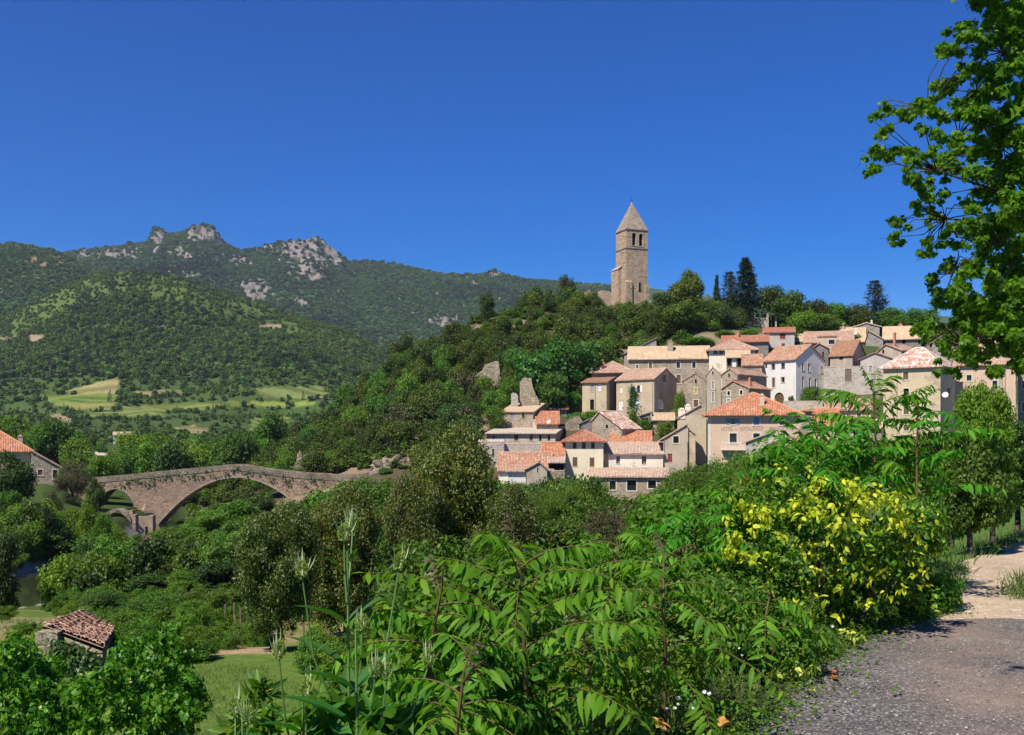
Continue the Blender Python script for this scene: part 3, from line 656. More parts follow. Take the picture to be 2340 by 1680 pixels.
H('H20b', "house", "low orange-roofed wing in front of the big white house's left end", (1697,183.5), (1741,184.2), (1720,834.5), 'along', 'pl_greybeige', 't_patched', L=6.5, ridge=812, base=850, oh=.3)
H('H21', "house", "house with a salmon hip roof over a band of dark windows", (1620.5,191.5), (1726,191.5), (1670,798), 'hip', 'pl_white', 't_salmon', L=8, ridge=778, base=842, oh=.6,
  wins=[('F',1630,800,1640,808.5,'k'),('F',1643,800,1652,808.5,'k'),('F',1655,800,1664,808.5,'k')])
H('H21b', "porch", "covered balcony with a tan roof and dark recess in front of the salmon-roofed house", (1660,187.2), (1712,187.2), (1685,816), 'shedF', 'stone_dark', 't_tan', L=3.8, ridge=798.5, base=842, cat="porch",
  wins=[('F',1662,819,1671,836,'dark'),('F',1673,819,1682,838,'w'),('F',1685,819,1696,838,'dark'),('F',1698,819,1706,838,'dark')])
H('H22', "house", "house with a wide dark red roof with two skylights below the terrace garden", (1650,200.5), (1756,199.5), (1700,781), 'along', 'stone_dark', 't_red', L=7, ridge=769, base=815, chims=[(.33,.4,.6,.8,'t_red')])
H('H23', "house", "tall pale grey house with a flat red roof and dark red shutters", (1745,205), (1815.5,204), (1780,760), 'shedF', 'pl_grey', 't_red', L=5.5, ridge=749.5, base=805, oh=.35,
  wins=[('F',1782,762,1795,775,'r'),('F',1786,785,1793.5,799,'r')])
H('H25', "house", "dark stone gabled house right behind the big white house", (1855,192.5), (1893,187.5), (1858,797), 'cross', 'stone_dark', 't_orange', L=8, ridge=785.5, rf=.45, base=840, oh=.2, wins=[('F',1879,804,1883,818,'dark')])
H('H26', "house", "house with a broad salmon roof and a grey box dormer", (1838,202.5), (1950,201), (1890,781.5), 'along', 'stone_grey', 't_salmon', L=9, ridge=759.5, base=800)
H('H26b', "house", "grey flat-fronted upper storey with one square window amid the salmon roof", (1868,198.5), (1913,198), (1890,770.5), 'shedF', 'pl_greybeige', 't_brown', L=3, rise=.4, base=800, oh=.1, og=.08,
  wins=[('F',1893.5,776.5,1907,786.5,'k','s')])
H('H27', "house", "house with a brown weathered roof above a pale half-ruined wall", (1897,189), (1948,186.2), (1948,810), 'along', 'pl_greybeige', 't_brown', side=1977, ridge=781, base=842, oh=.3,
  wins=[('F',1918,813,1926,821,'dark')])
H('H27b', "retaining_wall", "old stone retaining wall with a dark door under the brown-roofed house", (1882,181), (1972,180), (1920,839), 'shedF', 'stone_pale', 't_pale', L=2, rise=.05, base=885, oh=.03, og=.02, cat="wall", group="stone walls",
  wins=[('F',1931,843,1946,872,'o','d')])
H('H28a', "house", "house with a big sand-coloured one-way roof near the crest", (1920,209.5), (1977,208.5), (1950,781), 'shedF', 'stone_grey', 't_tan', L=9, ridge=749, base=800, chims=[(.1,.9,.5,1.0,'stone_pale'),(.62,.45,.5,.9,'pl_white')])
H('H28b', "house", "stone gabled house with pale roof slopes at the top of the village", (1978,207), (2018,205), (1978,776), 'cross', 'stone_grey', 't_tan', L=9, ridge=756, rf=.15, base=812, oh=.2, wins=[('F',1996,794,2001,803,'dark')])
H('H28c', "house", "house with a wide sandy roof and shaded front at the right end of the crest", (2019,209), (2105,208), (2060,773.5), 'along', 'stone_dark', 't_tan', L=8, ridge=748, base=795, chims=[(.45,.55,.8,.6,'t_red')], wins=[('F',2062,776,2069,785,'dark'),('F',2098,777,2104,785,'dark')])
H('H28d', "house", "house whose pale gable peeks above the sandy roofs on the crest", (1950,217), (2010,217), (1952,748), 'cross', 'stone_grey', 't_pale', L=8, ridge=738, rf=.5, base=775, chims=[(.7,.4,.4,.8,'pl_white')])
H('H29', "house", "small grey gabled house with orange roof and a tall thin flue", (2005,189), (2060,185), (2006,805), 'cross', 'pl_greybeige', 't_salmon', side=2104, ridge=787.5, rf=.38, base=840, oh=.25, chims=[(.62,.12,.35,2.2,'t_red')], wins=[('F',2016,799,2021,808,'dark')])
H('H30', "house", "weathered grey gabled house with a narrow dark doorway", (1966,179), (2037,176), (1966,821), 'cross', 'pl_grey', 't_brown', L=9, ridge=806.5, rf=.46, base=885, oh=.3,
  wins=[('F',1986,836,1993,851,'g','s'),('F',1988,867.5,1995.5,883,'dark','d')])
H('H31', "house", "large sand-coloured house with a mottled pink roof and brown shutters behind the leaves", (2018.5,152), (2149,147), (2149,832.5), 'hip', 'pl_sand', 't_mottle', side=2182, ridge=797, base=1010, oh=.5,
  wins=[('F',2064,851,2076,867.5,'br','s'),('F',2065,888,2077,901,'dark','s'),('F',2065,931,2077,947,'br','s'),('F',2065,972,2077,984,'br','s'),('R',2163,886,2171,904,'br','s')], pipes=[('F',2050)])
H('H32', "house", "pale house with a long salmon roof behind the plane tree", (2181.5,154), (2321,156), (2250,832), 'along', 'pl_pink', 't_salmon', L=9, ridge=799, base=1010,
  wins=[('F',2209,857,2220,870,'k','s'),('F',2268,870,2279,890,'k','s')], pipes=[('F',2290),('F',2297)])
H('H33', "house", "small stone gable peeping up between plane leaves behind the mottled roof", (2130,189), (2178,188), (2132,783), 'cross', 'stone_grey', 't_brown', L=8, ridge=766, rf=.55, base=830, wins=[('F',2144,788,2149,795,'dark')])
H('H34', "house", "highest tan-roofed house glimpsed through the plane tree", (2228,212), (2305,213), (2260,748), 'along', 'stone_grey', 't_tan', L=8, ridge=728, base=790)
H('H34b', "house", "house with a salmon roof hidden behind plane leaves below the highest roof", (2195,190), (2300,191), (2250,795), 'along', 'pl_greybeige', 't_salmon', L=8, ridge=775, base=830)
H('H35', "house", "stone house with a pale tan roof on the wooded slope at the village's left", (1147,176.5), (1219.5,175), (1219,941), 'along', 'stone_tan', 't_tan', side=1262, ridge=925, base=970, oh=.3,
  wins=[('F',1167,943.5,1172.5,955.5,'bl'),('F',1193,943,1198.5,954,'k')], pipes=[('F',1218)])
H('H36', "shed", "orange-tiled shed roof with a small dormer against the pale-roofed stone house", (1226,171.8), (1276,170), (1250,968), 'shedF', 'stone_tan', 't_orange', L=6, ridge=941, base=985, cat="shed")
H('H36b', "house", "low house with a dull red roof above the orange shed", (1246,184), (1296,183.5), (1270,935), 'along', 'stone_dark', 't_brown', L=6, ridge=925, base=950)
H('H37', "house", "long low house with pale tiled roofs and a row of small brown windows", (1112,166.2), (1269,164.5), (1190,991), 'along', 'pl_greybeige', 't_pale', side=1326, ridge=967.5, base=1016, oh=.5,
  wins=[('F',1126,995,1129.5,1006,'br'),('F',1175,993.5,1184,1007.5,'br'),('F',1210,993.5,1217,1007.5,'br'),('F',1232,994,1237,1006,'dark'),('F',1252,994,1257,1005,'dark')], chims=[(.60,.2,.7,1.2,'t_pink')])
H('H37b', "retaining_wall", "stone retaining wall under the long pale-roofed house", (1150,160.8), (1268,160.4), (1200,1016), 'shedF', 'stone_pale', 't_pale', L=1.2, rise=.05, oh=.02, og=.02, base=1035, cat="wall", group="stone walls")
H('H38', "ruined_wall", "pale ruined wall stub at the left foot of the village", (1093,159), (1152,158.5), (1120,1011), 'shedF', 'stone_pale', 't_pale', L=1.5, rise=.3, oh=.02, og=.02, base=1045, cat="ruin", group="ruins", wins=[('F',1125,1026,1129,1042,'dark')])
H('H39', "house", "long house under an orange tiled roof at the village's lower left corner", (1140,152.6), (1262,153.4), (1200,1074), 'along', 'pl_white', 't_patched', L=9, ridge=1036, base=1105)
H('H40', "house", "gabled house with an orange roof squeezed against the cream house's left wall", (1238,156.5), (1291,157.2), (1265,1049.5), 'along', 'pl_sand', 't_orange', L=6.5, ridge=1013.5, base=1085, og=.1)
H('H41', "house", "small white-walled house with a pinkish gable at the lowest edge of the village", (1203,149.4), (1250,149), (1204,1072.5), 'cross', 'pl_greybeige', 't_salmon', L=8, ridge=1057, rf=.62, base=1105, oh=.3, wins=[('F',1227,1068,1230,1079,'dark')])
H('H41b', "house", "bright white wall of a low house beside the little pinkish gable", (1160,151), (1201.5,150.2), (1180,1077), 'shedF', 'pl_bright', 't_salmon', L=4, rise=1.0, base=1112)
H('H41c', "shed", "open dark shed roofed in tiles between the small gable and the cream house", (1252,152.5), (1291,152.8), (1270,1057), 'shedF', 'stone_dark', 't_pink', L=3.5, rise=.7, base=1078, cat="shed", og=.05,
  wins=[('F',1254,1060,1289,1077,'dark')])
H('H41d', "garden_wall", "rough rubble garden wall in front of the open dark shed", (1252,150.3), (1291,150.5), (1270,1078), 'shedF', 'rubble', 'rubble', L=.6, rise=.05, oh=.01, og=.01, base=1110, cat="wall", group="stone walls")
H('H42', "barn", "old stone barn with a big speckled pink tile roof in mid village", (1421,168), (1463,171), (1421,979), 'along', 'stone_tan', 't_mottle', side=1338, ridge=942, rf=.6, base=992, cat="barn", oh=.3, wins=[('L',1384,970,1390,979,'dark')])
H('H42b', "barn", "grey curved-roof outbuilding at the left of the speckled barn", (1328,173), (1366,175), (1330,967), 'shedL', 'stone_dark', 't_slate', L=6, rise=1.2, base=985, cat="barn")
H('H43', "shed", "small stone shed with a sandy roof below the corner house's gable", (1492,174.5), (1540,173.5), (1515,960), 'shedF', 'stone_tan', 't_tan', L=5, ridge=944.5, base=978, cat="shed", wins=[('F',1507,962,1513,970,'w')])
H('H44', "shed", "dark open stone lean-to beside the sandy-roofed shed", (1462,177), (1487,177), (1475,951), 'shedL', 'stone_dark', 't_slate', L=4, rise=.6, base=968, cat="shed", wins=[('F',1466,955,1482,965,'dark')])
H('H50', "terrace_wall", "stone terrace wall beneath the arched doorway of the white house", (1790,168), (1880,167), (1830,918), 'shedF', 'stone_pale', 't_pale', L=3, rise=.05, oh=.02, og=.02, base=945, cat="wall", group="stone walls")
H('H51', "house", "house with a salmon roof half hidden behind the tallest sumac's leaves", (1905,160), (1990,160), (1950,936), 'along', 'pl_pink', 't_salmon', L=8, ridge=915, base=1000, wins=[('F',1925,945,1932,956,'br','s'),('F',1960,945,1967,956,'br','s')])
H('H52', "house", "low house with a pinkish roof at the foot of the sand-coloured house behind leaves", (1930,152), (2014,152), (1970,978), 'along', 'stone_tan', 't_pink', L=6, ridge=962, base=1020, wins=[('F',1950,986,1957,996,'dark','s')])
H('H53', "house", "shaded stone house at the right edge under the plane tree", (2326,158), (2440,158), (2380,842), 'along', 'stone_grey', 't_salmon', L=9, ridge=812, base=1010, wins=[('F',2336,870,2346,888,'br','s'),('F',2336,920,2346,940,'br','s')])
H('H54', "house", "faded tan roof between the pale grey red-roofed house and the broad salmon roof", (1806,209), (1842,209), (1824,780), 'along', 'pl_greybeige', 't_tan', L=7, ridge=766, base=805, wins=[('F',1820,785,1826,795,'dark')])
# far-left bank
H('LH1', "house", "house with a bright orange roof at the left edge beyond the river", (-75,146), (70,150.5), (0,1029), 'hip', 'pl_beige', 't_orange', L=10, ridge=986, base=1085, group="riverside houses", chims=[(.84,.3,.6,.9,'pl_pink')])
H('LH2', "house", "stone house with a falling red roof and one small window near the bridge's left end", (71,148), (134,149), (133,1066), 'shedR', 'stone_tan', 't_salmon', L=7, rise=2.2, base=1096, group="riverside houses",
  wins=[('F',86.5,1073.5,97,1086,'r','s'),('F',121,1074,131,1094,'dark','sd')])
H('LH3', "farmhouse", "tiny white farmhouse with a pink roof among trees up the valley", (259,425), (300,423), (280,994.5), 'along', 'pl_bright', 't_pink', L=8, ridge=988, base=1008, cat="farmhouse", group="valley houses", wins=[('F',267,997,271,1001,'dark'),('F',275,997,279,1002,'dark'),('F',283,996.5,287,1003,'dark')])
H('LH4', "cottage", "small pale cottage under a grey roof just above the bridge's left half", (194,290), (222,290), (208,1039), 'along', 'pl_bright', 't_pale', L=6, ridge=1035, base=1052, cat="cottage", group="valley houses", wins=[('F',210,1042,217,1048,'dark')])
H('LH5', "cottage", "small tan shed hidden in trees right of the pale cottage", (224,288), (244,288), (234,1041), 'along', 'pl_sand', 't_pale', L=5, ridge=1037, base=1052, cat="cottage", group="valley houses")

# hotel lettering and balcony
hot = HOUSES['H7']
def lettering(text, px0, px1, py0, py1):
    cu = bpy.data.curves.new("lettering", 'FONT'); cu.body = text; cu.size = 1.0; cu.extrude = .004; cu.align_x = 'CENTER'
    cu.materials.append(MAT['letter'])
    tmp = bpy.data.objects.new("tmp_text", cu); COL.objects.link(tmp); bpy.context.view_layer.update()
    me = bpy.data.meshes.new_from_object(tmp.evaluated_get(bpy.context.evaluated_depsgraph_get()))
    bpy.data.objects.remove(tmp)
    w = max(v.co.x for v in me.vertices) - min(v.co.x for v in me.vertices); hgt = max(v.co.y for v in me.vertices)
    d = 140.2; sx = (px1 - px0) / F * d / w; sz = (py1 - py0) / F * d / hgt
    for v in me.vertices: v.co = Vector((v.co.x * sx, -0.012 + v.co.z * 0.5, v.co.y * sz))
    me.materials.clear(); me.materials.append(MAT['letter'])
    o = link("lettering", me, hot)
    c = P((px0 + px1) / 2, py1, d); lm = Matrix.Translation(hot.location) @ Matrix.Rotation(hot.rotation_euler.z, 4, 'Z')
    q = lm.inverted() @ c; o.location = (q.x, 0, q.z)
lettering("HOTEL — RESTAURANT", 1649, 1744, 976, 984.5)
lettering("PENSION", 1760, 1806, 976, 984.5)
lm = Matrix.Translation(hot.location) @ Matrix.Rotation(hot.rotation_euler.z, 4, 'Z')
mb = MB(); hw = hot["_W"] / 2; mb.box((-hw-.012, -.025, -3), (-hw+.42, -.004, hot["_ze"]-.05)); mb.build("corner_stones", MAT['frame_stone'], hot)
q = lm.inverted() @ P(1676, 1027, 139.9); mb = MB(); w = 1.62
mb.box((q.x-w, -.9, q.z-.12), (q.x+w, -.003, q.z)); bal = mb.build("balcony", MAT['frame_stone'], hot)
mb = MB()
for i in range(18):
    x = q.x - w + .04 + i * (2*w-.08) / 17; mb.tube([(x, -.86, q.z), (x, -.86, q.z+.9)], .02, 4)
mb.box((q.x-w, -.89, q.z+.9), (q.x+w, -.83, q.z+.96)); mb.build("railing", MAT['white_metal'], bal)

# satellite dishes on walls
def dish(px, py, d, r, label):
    e = empty("satellite_dish", P(px, py, d)); tag(e, label, "satellite dish", "satellite dishes")
    n = Vector((-.35, -.85, .4)).normalized(); a = n.cross(Vector((0, 0, 1))).normalized(); b = a.cross(n)
    mb = MB(); prev = None
    for k in range(5):
        rr = r * k / 4; ring = [(a*math.cos(t)+b*math.sin(t))*rr + n*(rr*rr/r*.35) for t in np.linspace(0, 2*math.pi, 17)[:-1]]
        if prev:
            for i in range(16): mb.poly([prev[i], prev[(i+1)%16], ring[(i+1)%16], ring[i]])
        prev = ring
    mb.build("reflector", MAT['white_metal'], e, smoothed=True)
    mb = MB(); mb.tube([(0,0,-r*.9), (0,0,0), n*r*.9], .03, 5); mb.tube([(0,0,0), (0,.6,-.1)], .04, 5); mb.build("bracket", MAT['iron'], e)
dish(2160, 903, 146, .42, "white satellite dish on the corner of the sand-coloured house")
dish(1254, 964, 169, .32, "white satellite dish below the orange shed roof")

# ---------------------------------------------------------------- bell tower
def tower():
    d1 = 232.0; ang = math.radians(20); S = 52.2 / F * d1 / math.cos(ang) * .985
    A = Vector((X(1431.2, d1), d1)); u = Vector((math.cos(ang), math.sin(ang))); nb = Vector((-u.y, u.x))
    mid = A + u * S / 2 + nb * S / 2
    zb = gz(mid.x, mid.y) - 2; e = empty("bell_tower", (mid.x, mid.y, zb), ang)
    tag(e, "tall square stone bell tower with a stone spire on the hilltop", "bell tower")
    z = lambda py: Z(py, d1) - zb
    h = S / 2; st = MAT['stone_tower']
    zs, zc = z(565.5), z(524.5)
    ops = [(S*.265, S*.265+1.0, z(560), z(530.5), 1.0), (S*.585, S*.585+1.0, z(560.5), z(531.5), 1.0)]
    mb = MB(); hb = h * 1.025                                        # shaft with a slight batter
    slit = []
    lo = [(-hb,-hb,0),(hb,-hb,0),(hb,hb,0),(-hb,hb,0)]; hi = [(-h,-h,zs),(h,-h,zs),(h,h,zs),(-h,h,zs)]
    for i in range(4): j = (i+1) % 4; mb.poly([lo[i], lo[j], hi[j], hi[i]])
    mb.build("shaft", st, e)
    mb = MB()
    for o, dr, inw, oo in (((-h,-h),(1,0),(0,1),ops), ((-h,h),(1,0),(0,-1),ops), ((h,-h),(0,1),(-1,0),[]), ((-h,-h),(0,1),(1,0),[(S*.3,S*.3+.3,z(541),z(537),0),(S*.62,S*.62+.3,z(543),z(539),0)])):
        wall_face(mb, o, dr, inw, S, zs, zc, oo, .6)
    mb.build("belfry", st, e)
    mb = MB()
    for a in ops:
        for y, q in ((-h, -1), (h, 1)):
            u0, u1, a0, a1 = -h + a[0], -h + a[1], a[2], a[3]; r = (u1-u0)/2; c = (u0+u1)/2; zc2 = a1 - r
            y0, y1 = (y-.05, y-.003) if q < 0 else (y+.003, y+.05)
            mb.box((u0-.16, y0, a0), (u0, y1, zc2)); mb.box((u1, y0, a0), (u1+.16, y1, zc2)); mb.box((u0-.2, y0-.03, a0-.14), (u1+.2, y1, a0-.002))
            for k in range(8):
                t0, t1 = math.pi*k/8, math.pi*(k+1)/8
                p = [(c+rr*math.cos(t), zc2+rr*math.sin(t)) for rr, t in ((r,t0),(r+.16,t0),(r+.16,t1),(r,t1))]
                yy = y0 if q < 0 else y1; mb.poly([(x, yy, zz) for x, zz in p])
    mb.build("arch_surround", MAT['stone_pale'], e)
    mb = MB(); g = .12
    mb.box((-h-g,-h-g,zs-.18),(h+g,h+g,zs-.003)); mb.build("string_course", MAT['stone_dark'], e)
    mb = MB(); g = .16; mb.box((-h-g,-h-g,zc+.002),(h+g,h+g,zc+.2)); mb.build("cornice", MAT['stone_dark'], e)
    mb = MB(); za = z(457); g = .10; c = [(-h-g,-h-g,zc+.202),(h+g,-h-g,zc+.202),(h+g,h+g,zc+.202),(-h-g,h+g,zc+.202)]
    k = .1; tp = [(-k,-k,za),(k,-k,za),(k,k,za),(-k,k,za)]
    for i in range(4): j = (i+1)%4; mb.poly([c[i], c[j], tp[j], tp[i]])
    mb.poly(tp); sp = mb.build("spire", MAT['stone_spire'], e)
    mb = MB(); mb.tube([(0,0,za),(0,0,z(445))], .045, 5); mb.box((-.42,-.04,z(449.5)-.04),(.42,.04,z(449.5)+.04)); mb.build("cross", MAT['iron'], sp)
    mb = MB(); mb.tube([(0,0,za-.4),(0,0,za+.1),(0,0,za+.22)], [.26,.17,.05], 8); mb.build("finial", MAT['stone_pale'], sp)
    for px, py in ((1452, 490), (1441, 497)):
        f = (za - z(py)) / (za - zc); x = ((px - 1448) / F * d1); mb = MB(); yy = -(h+g) * f - .05; mb.box((x-.14, yy-.03, z(py)-.15), (x+.14, yy+.12, z(py)+.15)); mb.build("vent", MAT['dark'], sp)
    # slit window and corner buttresses
    mb = MB(); x0 = -h + S*.56; yb = -h*1.03
    mb.box((x0-.12, yb-.06, z(664)), (x0, yb+.06, z(644))); mb.box((x0+.55, yb-.06, z(664)), (x0+.67, yb+.06, z(644))); mb.box((x0-.12, yb-.06, z(644)+.002), (x0+.67, yb+.06, z(644)+.15)); w = mb.build("window", MAT['stone_pale'], e)
    mb = MB(); mb.box((x0+.002, yb-.045, z(664)), (x0+.548, yb+.2, z(644))); mb.build("pane", MAT['dark'], w)
    mb = MB(); zt = z(645)
    mb.box((-hb-.10,-hb-.30,0),(-hb+1.35,-hb+.8,zt)); mb.poly([(-hb-.10,-hb-.30,zt),(-hb+1.35,-hb-.30,zt),(-hb+1.35,-hb+.05,zt+.5),(-hb-.10,-hb+.05,zt+.5)])
    mb.build("buttress", MAT['stone_tower'], e)
    mb = MB(); mb.box((hb-.75,-hb-.22,0),(hb+.18,-hb+.5,z(650))); mb.build("buttress", MAT['stone_tower'], e)
    mb = MB(); zt = z(612); x0, x1, y0, y1 = -hb-.85, -hb+.1, -hb*.15, hb+.5
    mb.box((x0,y0,0),(x1,y1,zt)); tu = mb.build("stair_turret", st, e)
    mb = MB(); mb.slab([(x0-.12,y1+.1,zt+.05),(x0-.12,y0-.12,zt+.05),(x1,y0-.12,zt+.75),(x1,y1+.1,zt+.75)], .12); mb.build("turret_roof", MAT['stone_pale'], tu)
    # bell
    mb = MB(); prof = [(.0,.62),(.16,.6),(.24,.45),(.30,.2),(.42,0.0)]
    for (r0,a),(r1,b) in zip(prof, prof[1:]):
        for i in range(12):
            t0, t1 = 2*math.pi*i/12, 2*math.pi*(i+1)/12
            mb.poly([(r0*math.cos(t0),r0*math.sin(t0),a),(r0*math.cos(t1),r0*math.sin(t1),a),(r1*math.cos(t1),r1*math.sin(t1),b),(r1*math.cos(t0),r1*math.sin(t0),b)])
    mb.tube([(0,0,.6),(0,0,.8)], .05, 5); mb.box((-1.0,-.08,.8),(1.0,.08,.95))
    b = mb.build("bell", MAT['bronze']); b.matrix_world = Matrix.Translation((mid.x, mid.y, zb)) @ Matrix.Rotation(ang, 4, 'Z') @ Matrix.Translation((S*.19, -.3, z(548)))
    tag(b, "bronze bell hanging in the right-hand belfry arch of the tower", "bell")
tower()

# ---------------------------------------------------------------- ruins and garden walls
def ruin(name, label, pts_top, py_base, d0, d1, mat, th=1.0, cat="ruin", group="ruins"):
    """standing wall whose ragged top follows (px,py) readings, with real thickness"""
    n = len(pts_top); mb = MB(); rng = random.Random(len(label)); fr = []; bk = []
    xs = []; 
    fine = []
    for (a, b) in zip(pts_top, pts_top[1:]):
        for k in range(4): t = k/4; fine.append((a[0]+(b[0]-a[0])*t, a[1]+(b[1]-a[1])*t + rng.uniform(-1.6,1.6)*(k>0)))
    fine.append(pts_top[-1])
    p0 = fine[0][0]; p1 = fine[-1][0]
    rows = []
    for px, py in fine:
        d = d0 + (d1-d0)*(px-p0)/(p1-p0); rows.append((P(px, py, d), P(px, py_base, d)))
    off = Vector((0, th, 0))
    for (t0, b0), (t1, b1) in zip(rows, rows[1:]):
        mb.poly([b0, b1, t1, t0]); mb.poly([t0, t1, t1+off, t0+off]); mb.poly([b0+off, t0+off, t1+off, b1+off])
    for t, b in (rows[0], rows[-1]): mb.poly([b, b+off, t+off, t])
    o = mb.build(name, MAT[mat]); c = rows[n//2][1].copy()
    for v in o.data.vertices: v.co -= c
    o.location = c
    return tag(o, label, cat, group)
ruin("ruined_wall", "weathered ruined wall with a grassy top among the hillside trees", [(1085,862),(1092,852),(1102,846),(1108,833),(1120,829),(1139,826),(1142,850),(1144,866)], 885, 197, 196, 'rubble')
ruin("ruined_tower", "broken stub of a ruined stone tower just above the pale-roofed house", [(1188,872),(1194,865),(1200,863),(1214,864),(1217,884),(1224,902),(1232,915)], 940, 181, 180, 'rubble', 2.2)
ruin("ruined_wall", "short crumbling pillar left of the broken tower stub", [(1168,902),(1172,897),(1180,899),(1184,906)], 940, 180, 180, 'stone_pale', .9)
ruin("ruined_wall", "low broken stone wall between the orange shed and the grey outbuilding", [(1292,968),(1300,958),(1312,951),(1322,950),(1330,960)], 990, 176, 176, 'rubble', .8)
ruin("ruined_wall", "low rubble of a fallen wall in the upper trees left of the green trees", [(1138,796),(1150,790),(1165,792),(1180,788),(1196,782),(1206,776)], 812, 214, 216, 'rubble', .8)
ruin("ruined_wall", "brown ruined rampart on the crest left of the bell tower", [(1330,676),(1336,668),(1348,664),(1360,668),(1372,664),(1398,668)], 700, 241, 239, 'stone_pink', 1.2)
def rock(px, d, py, wpx, hpx, label, seed):
    bm = bmesh.new(); bmesh.ops.create_icosphere(bm, subdivisions=5, radius=1.0)
    w, h = wpx / F * d / 2, hpx / F * d / 2
    from mathutils import noise as mn
    for v in bm.verts:
        q = v.co.normalized(); k = 1 + .60 * mn.noise(q * 1.3 + Vector((seed * 3.7, 0, 0))) + .42 * abs(mn.noise(q * 2.7 + Vector((0, seed, 0)))) + .10 * mn.noise(q * 8)
        q = q * k; q.z = round(q.z * 5 + mn.noise(q * 2) * .8) / 5 * .5 + q.z * .5
        v.co = Vector((q.x * w, q.y * w * .8, q.z * h))
    me = bpy.data.meshes.new("rock"); bm.to_mesh(me); bm.free(); me.materials.append(MAT['rock'])
    c = P(px, py, d); o = link("rock_outcrop", me, None, c); tag(o, label, "rock", "rock outcrops on the hill")
for a in [(900,162.5,1080,84,58,"tall tan rock face above the bridge's right end"),(866,160.5,1092,54,30,"grey boulder beside the pale ramp at the bridge's right end"),(950,163.5,1082,80,52,"brown rock bank between the ramp and the tallest fruit tree"),(690,167,1064,26,50,"leaning grey rock rising behind the bridge parapet"),(985,178,1000,84,50,"pinkish rock face left of the pale-roofed house"),(1062,172,1010,70,50,"rock at the left end of the village's lowest row")]:
    rock(*a, seed=len(a[5]))
def garden_wall():
    e = empty("garden_wall", gp(1738, 226)); tag(e, "pale garden wall with tall square pillars below the hilltop conifers", "wall", "stone walls")
    o = ruin("wall_panel", "x", [(1709,727),(1730,726),(1752,725)], 760, 226, 226, 'stone_pale', .5); 
    for k in ("label", "category", "group"): del o[k]
    o.name = "wall_panel"; o.parent = e; o.location = o.location - e.location
    for px, py, w in ((1708.5,723,3.5),(1754.5,717,4),(1773.5,724,3)):
        mb = MB(); a = P(px-w/2, 760, 225.8) - e.location; b = P(px+w/2, py, 225.8) - e.location
        mb.box((a.x, a.y, a.z), (b.x, b.y+.4, b.z)); mb.box((a.x-.06, a.y-.06, b.z+.002), (b.x+.06, b.y+.46, b.z+.12)); mb.build("pillar", MAT['stone_pale'], e)
garden_wall()
# ---------------------------------------------------------------- ground, river, road, path
def grid_mesh(name, V, nu, nv, mats, smoothed=True):
    me = bpy.data.meshes.new(name)
    me.vertices.add(nu * nv); me.vertices.foreach_set("co", V.reshape(-1, 3).ravel().astype(np.float32))
    i = np.arange((nu - 1) * (nv - 1)); r, c = i // (nv - 1), i % (nv - 1)
    a = r * nv + c; q = np.stack([a, a + nv, a + nv + 1, a + 1], 1).astype(np.int32)
    me.loops.add(q.size); me.loops.foreach_set("vertex_index", q.ravel())
    me.polygons.add(len(q)); me.polygons.foreach_set("loop_start", (np.arange(len(q)) * 4).astype(np.int32))
    try: me.polygons.foreach_set("loop_total", np.full(len(q), 4, np.int32))
    except Exception: pass
    for m in mats: me.materials.append(m)
    me.update(calc_edges=True); me.validate()
    if smoothed: smooth(me)
    return me
def set_col(me, cols):
    at = me.color_attributes.new("zone", 'FLOAT_COLOR', 'POINT')
    at.data.foreach_set("color", np.concatenate([cols, np.ones((len(cols), 1))], 1).ravel().astype(np.float32))
def zone_mat(name, n1=0.35, n2=3.0, tint=(.35, .30, .18), amt=.35, bump=.4):
    M = Mat(name, .95, .1); a = M.n("ShaderNodeAttribute", _attribute_name="zone"); p = M.pos()
    f = M.ramp(M.noise(p, n1, 6, .65), [(.42, (0,0,0)), (.68, (1,1,1))]); f2 = M.noise(p, n2, 5, .7)
    c = M.mix(M.math('MULTIPLY', f, amt), a.outputs["Color"], M.mix(1.0, a.outputs["Color"], (1.5, 1.1, 1.0), 'MULTIPLY'))
    c = M.mix(.8, c, M.ramp(f2, [(.3, (.62,.62,.62)), (.7, (1.3,1.3,1.3))]), 'MULTIPLY')
    M.color(c); M.bump(f2, bump, .15); return M.m
def in_poly(px, py, poly):
    r = np.zeros(px.shape, bool); n = len(poly)
    for i in range(n):
        x0, y0 = poly[i]; x1, y1 = poly[(i + 1) % n]
        if y0 == y1: continue
        c = ((y0 > py) != (y1 > py)) & (px < (x1 - x0) * (py - y0) / (y1 - y0) + x0); r ^= c
    return r

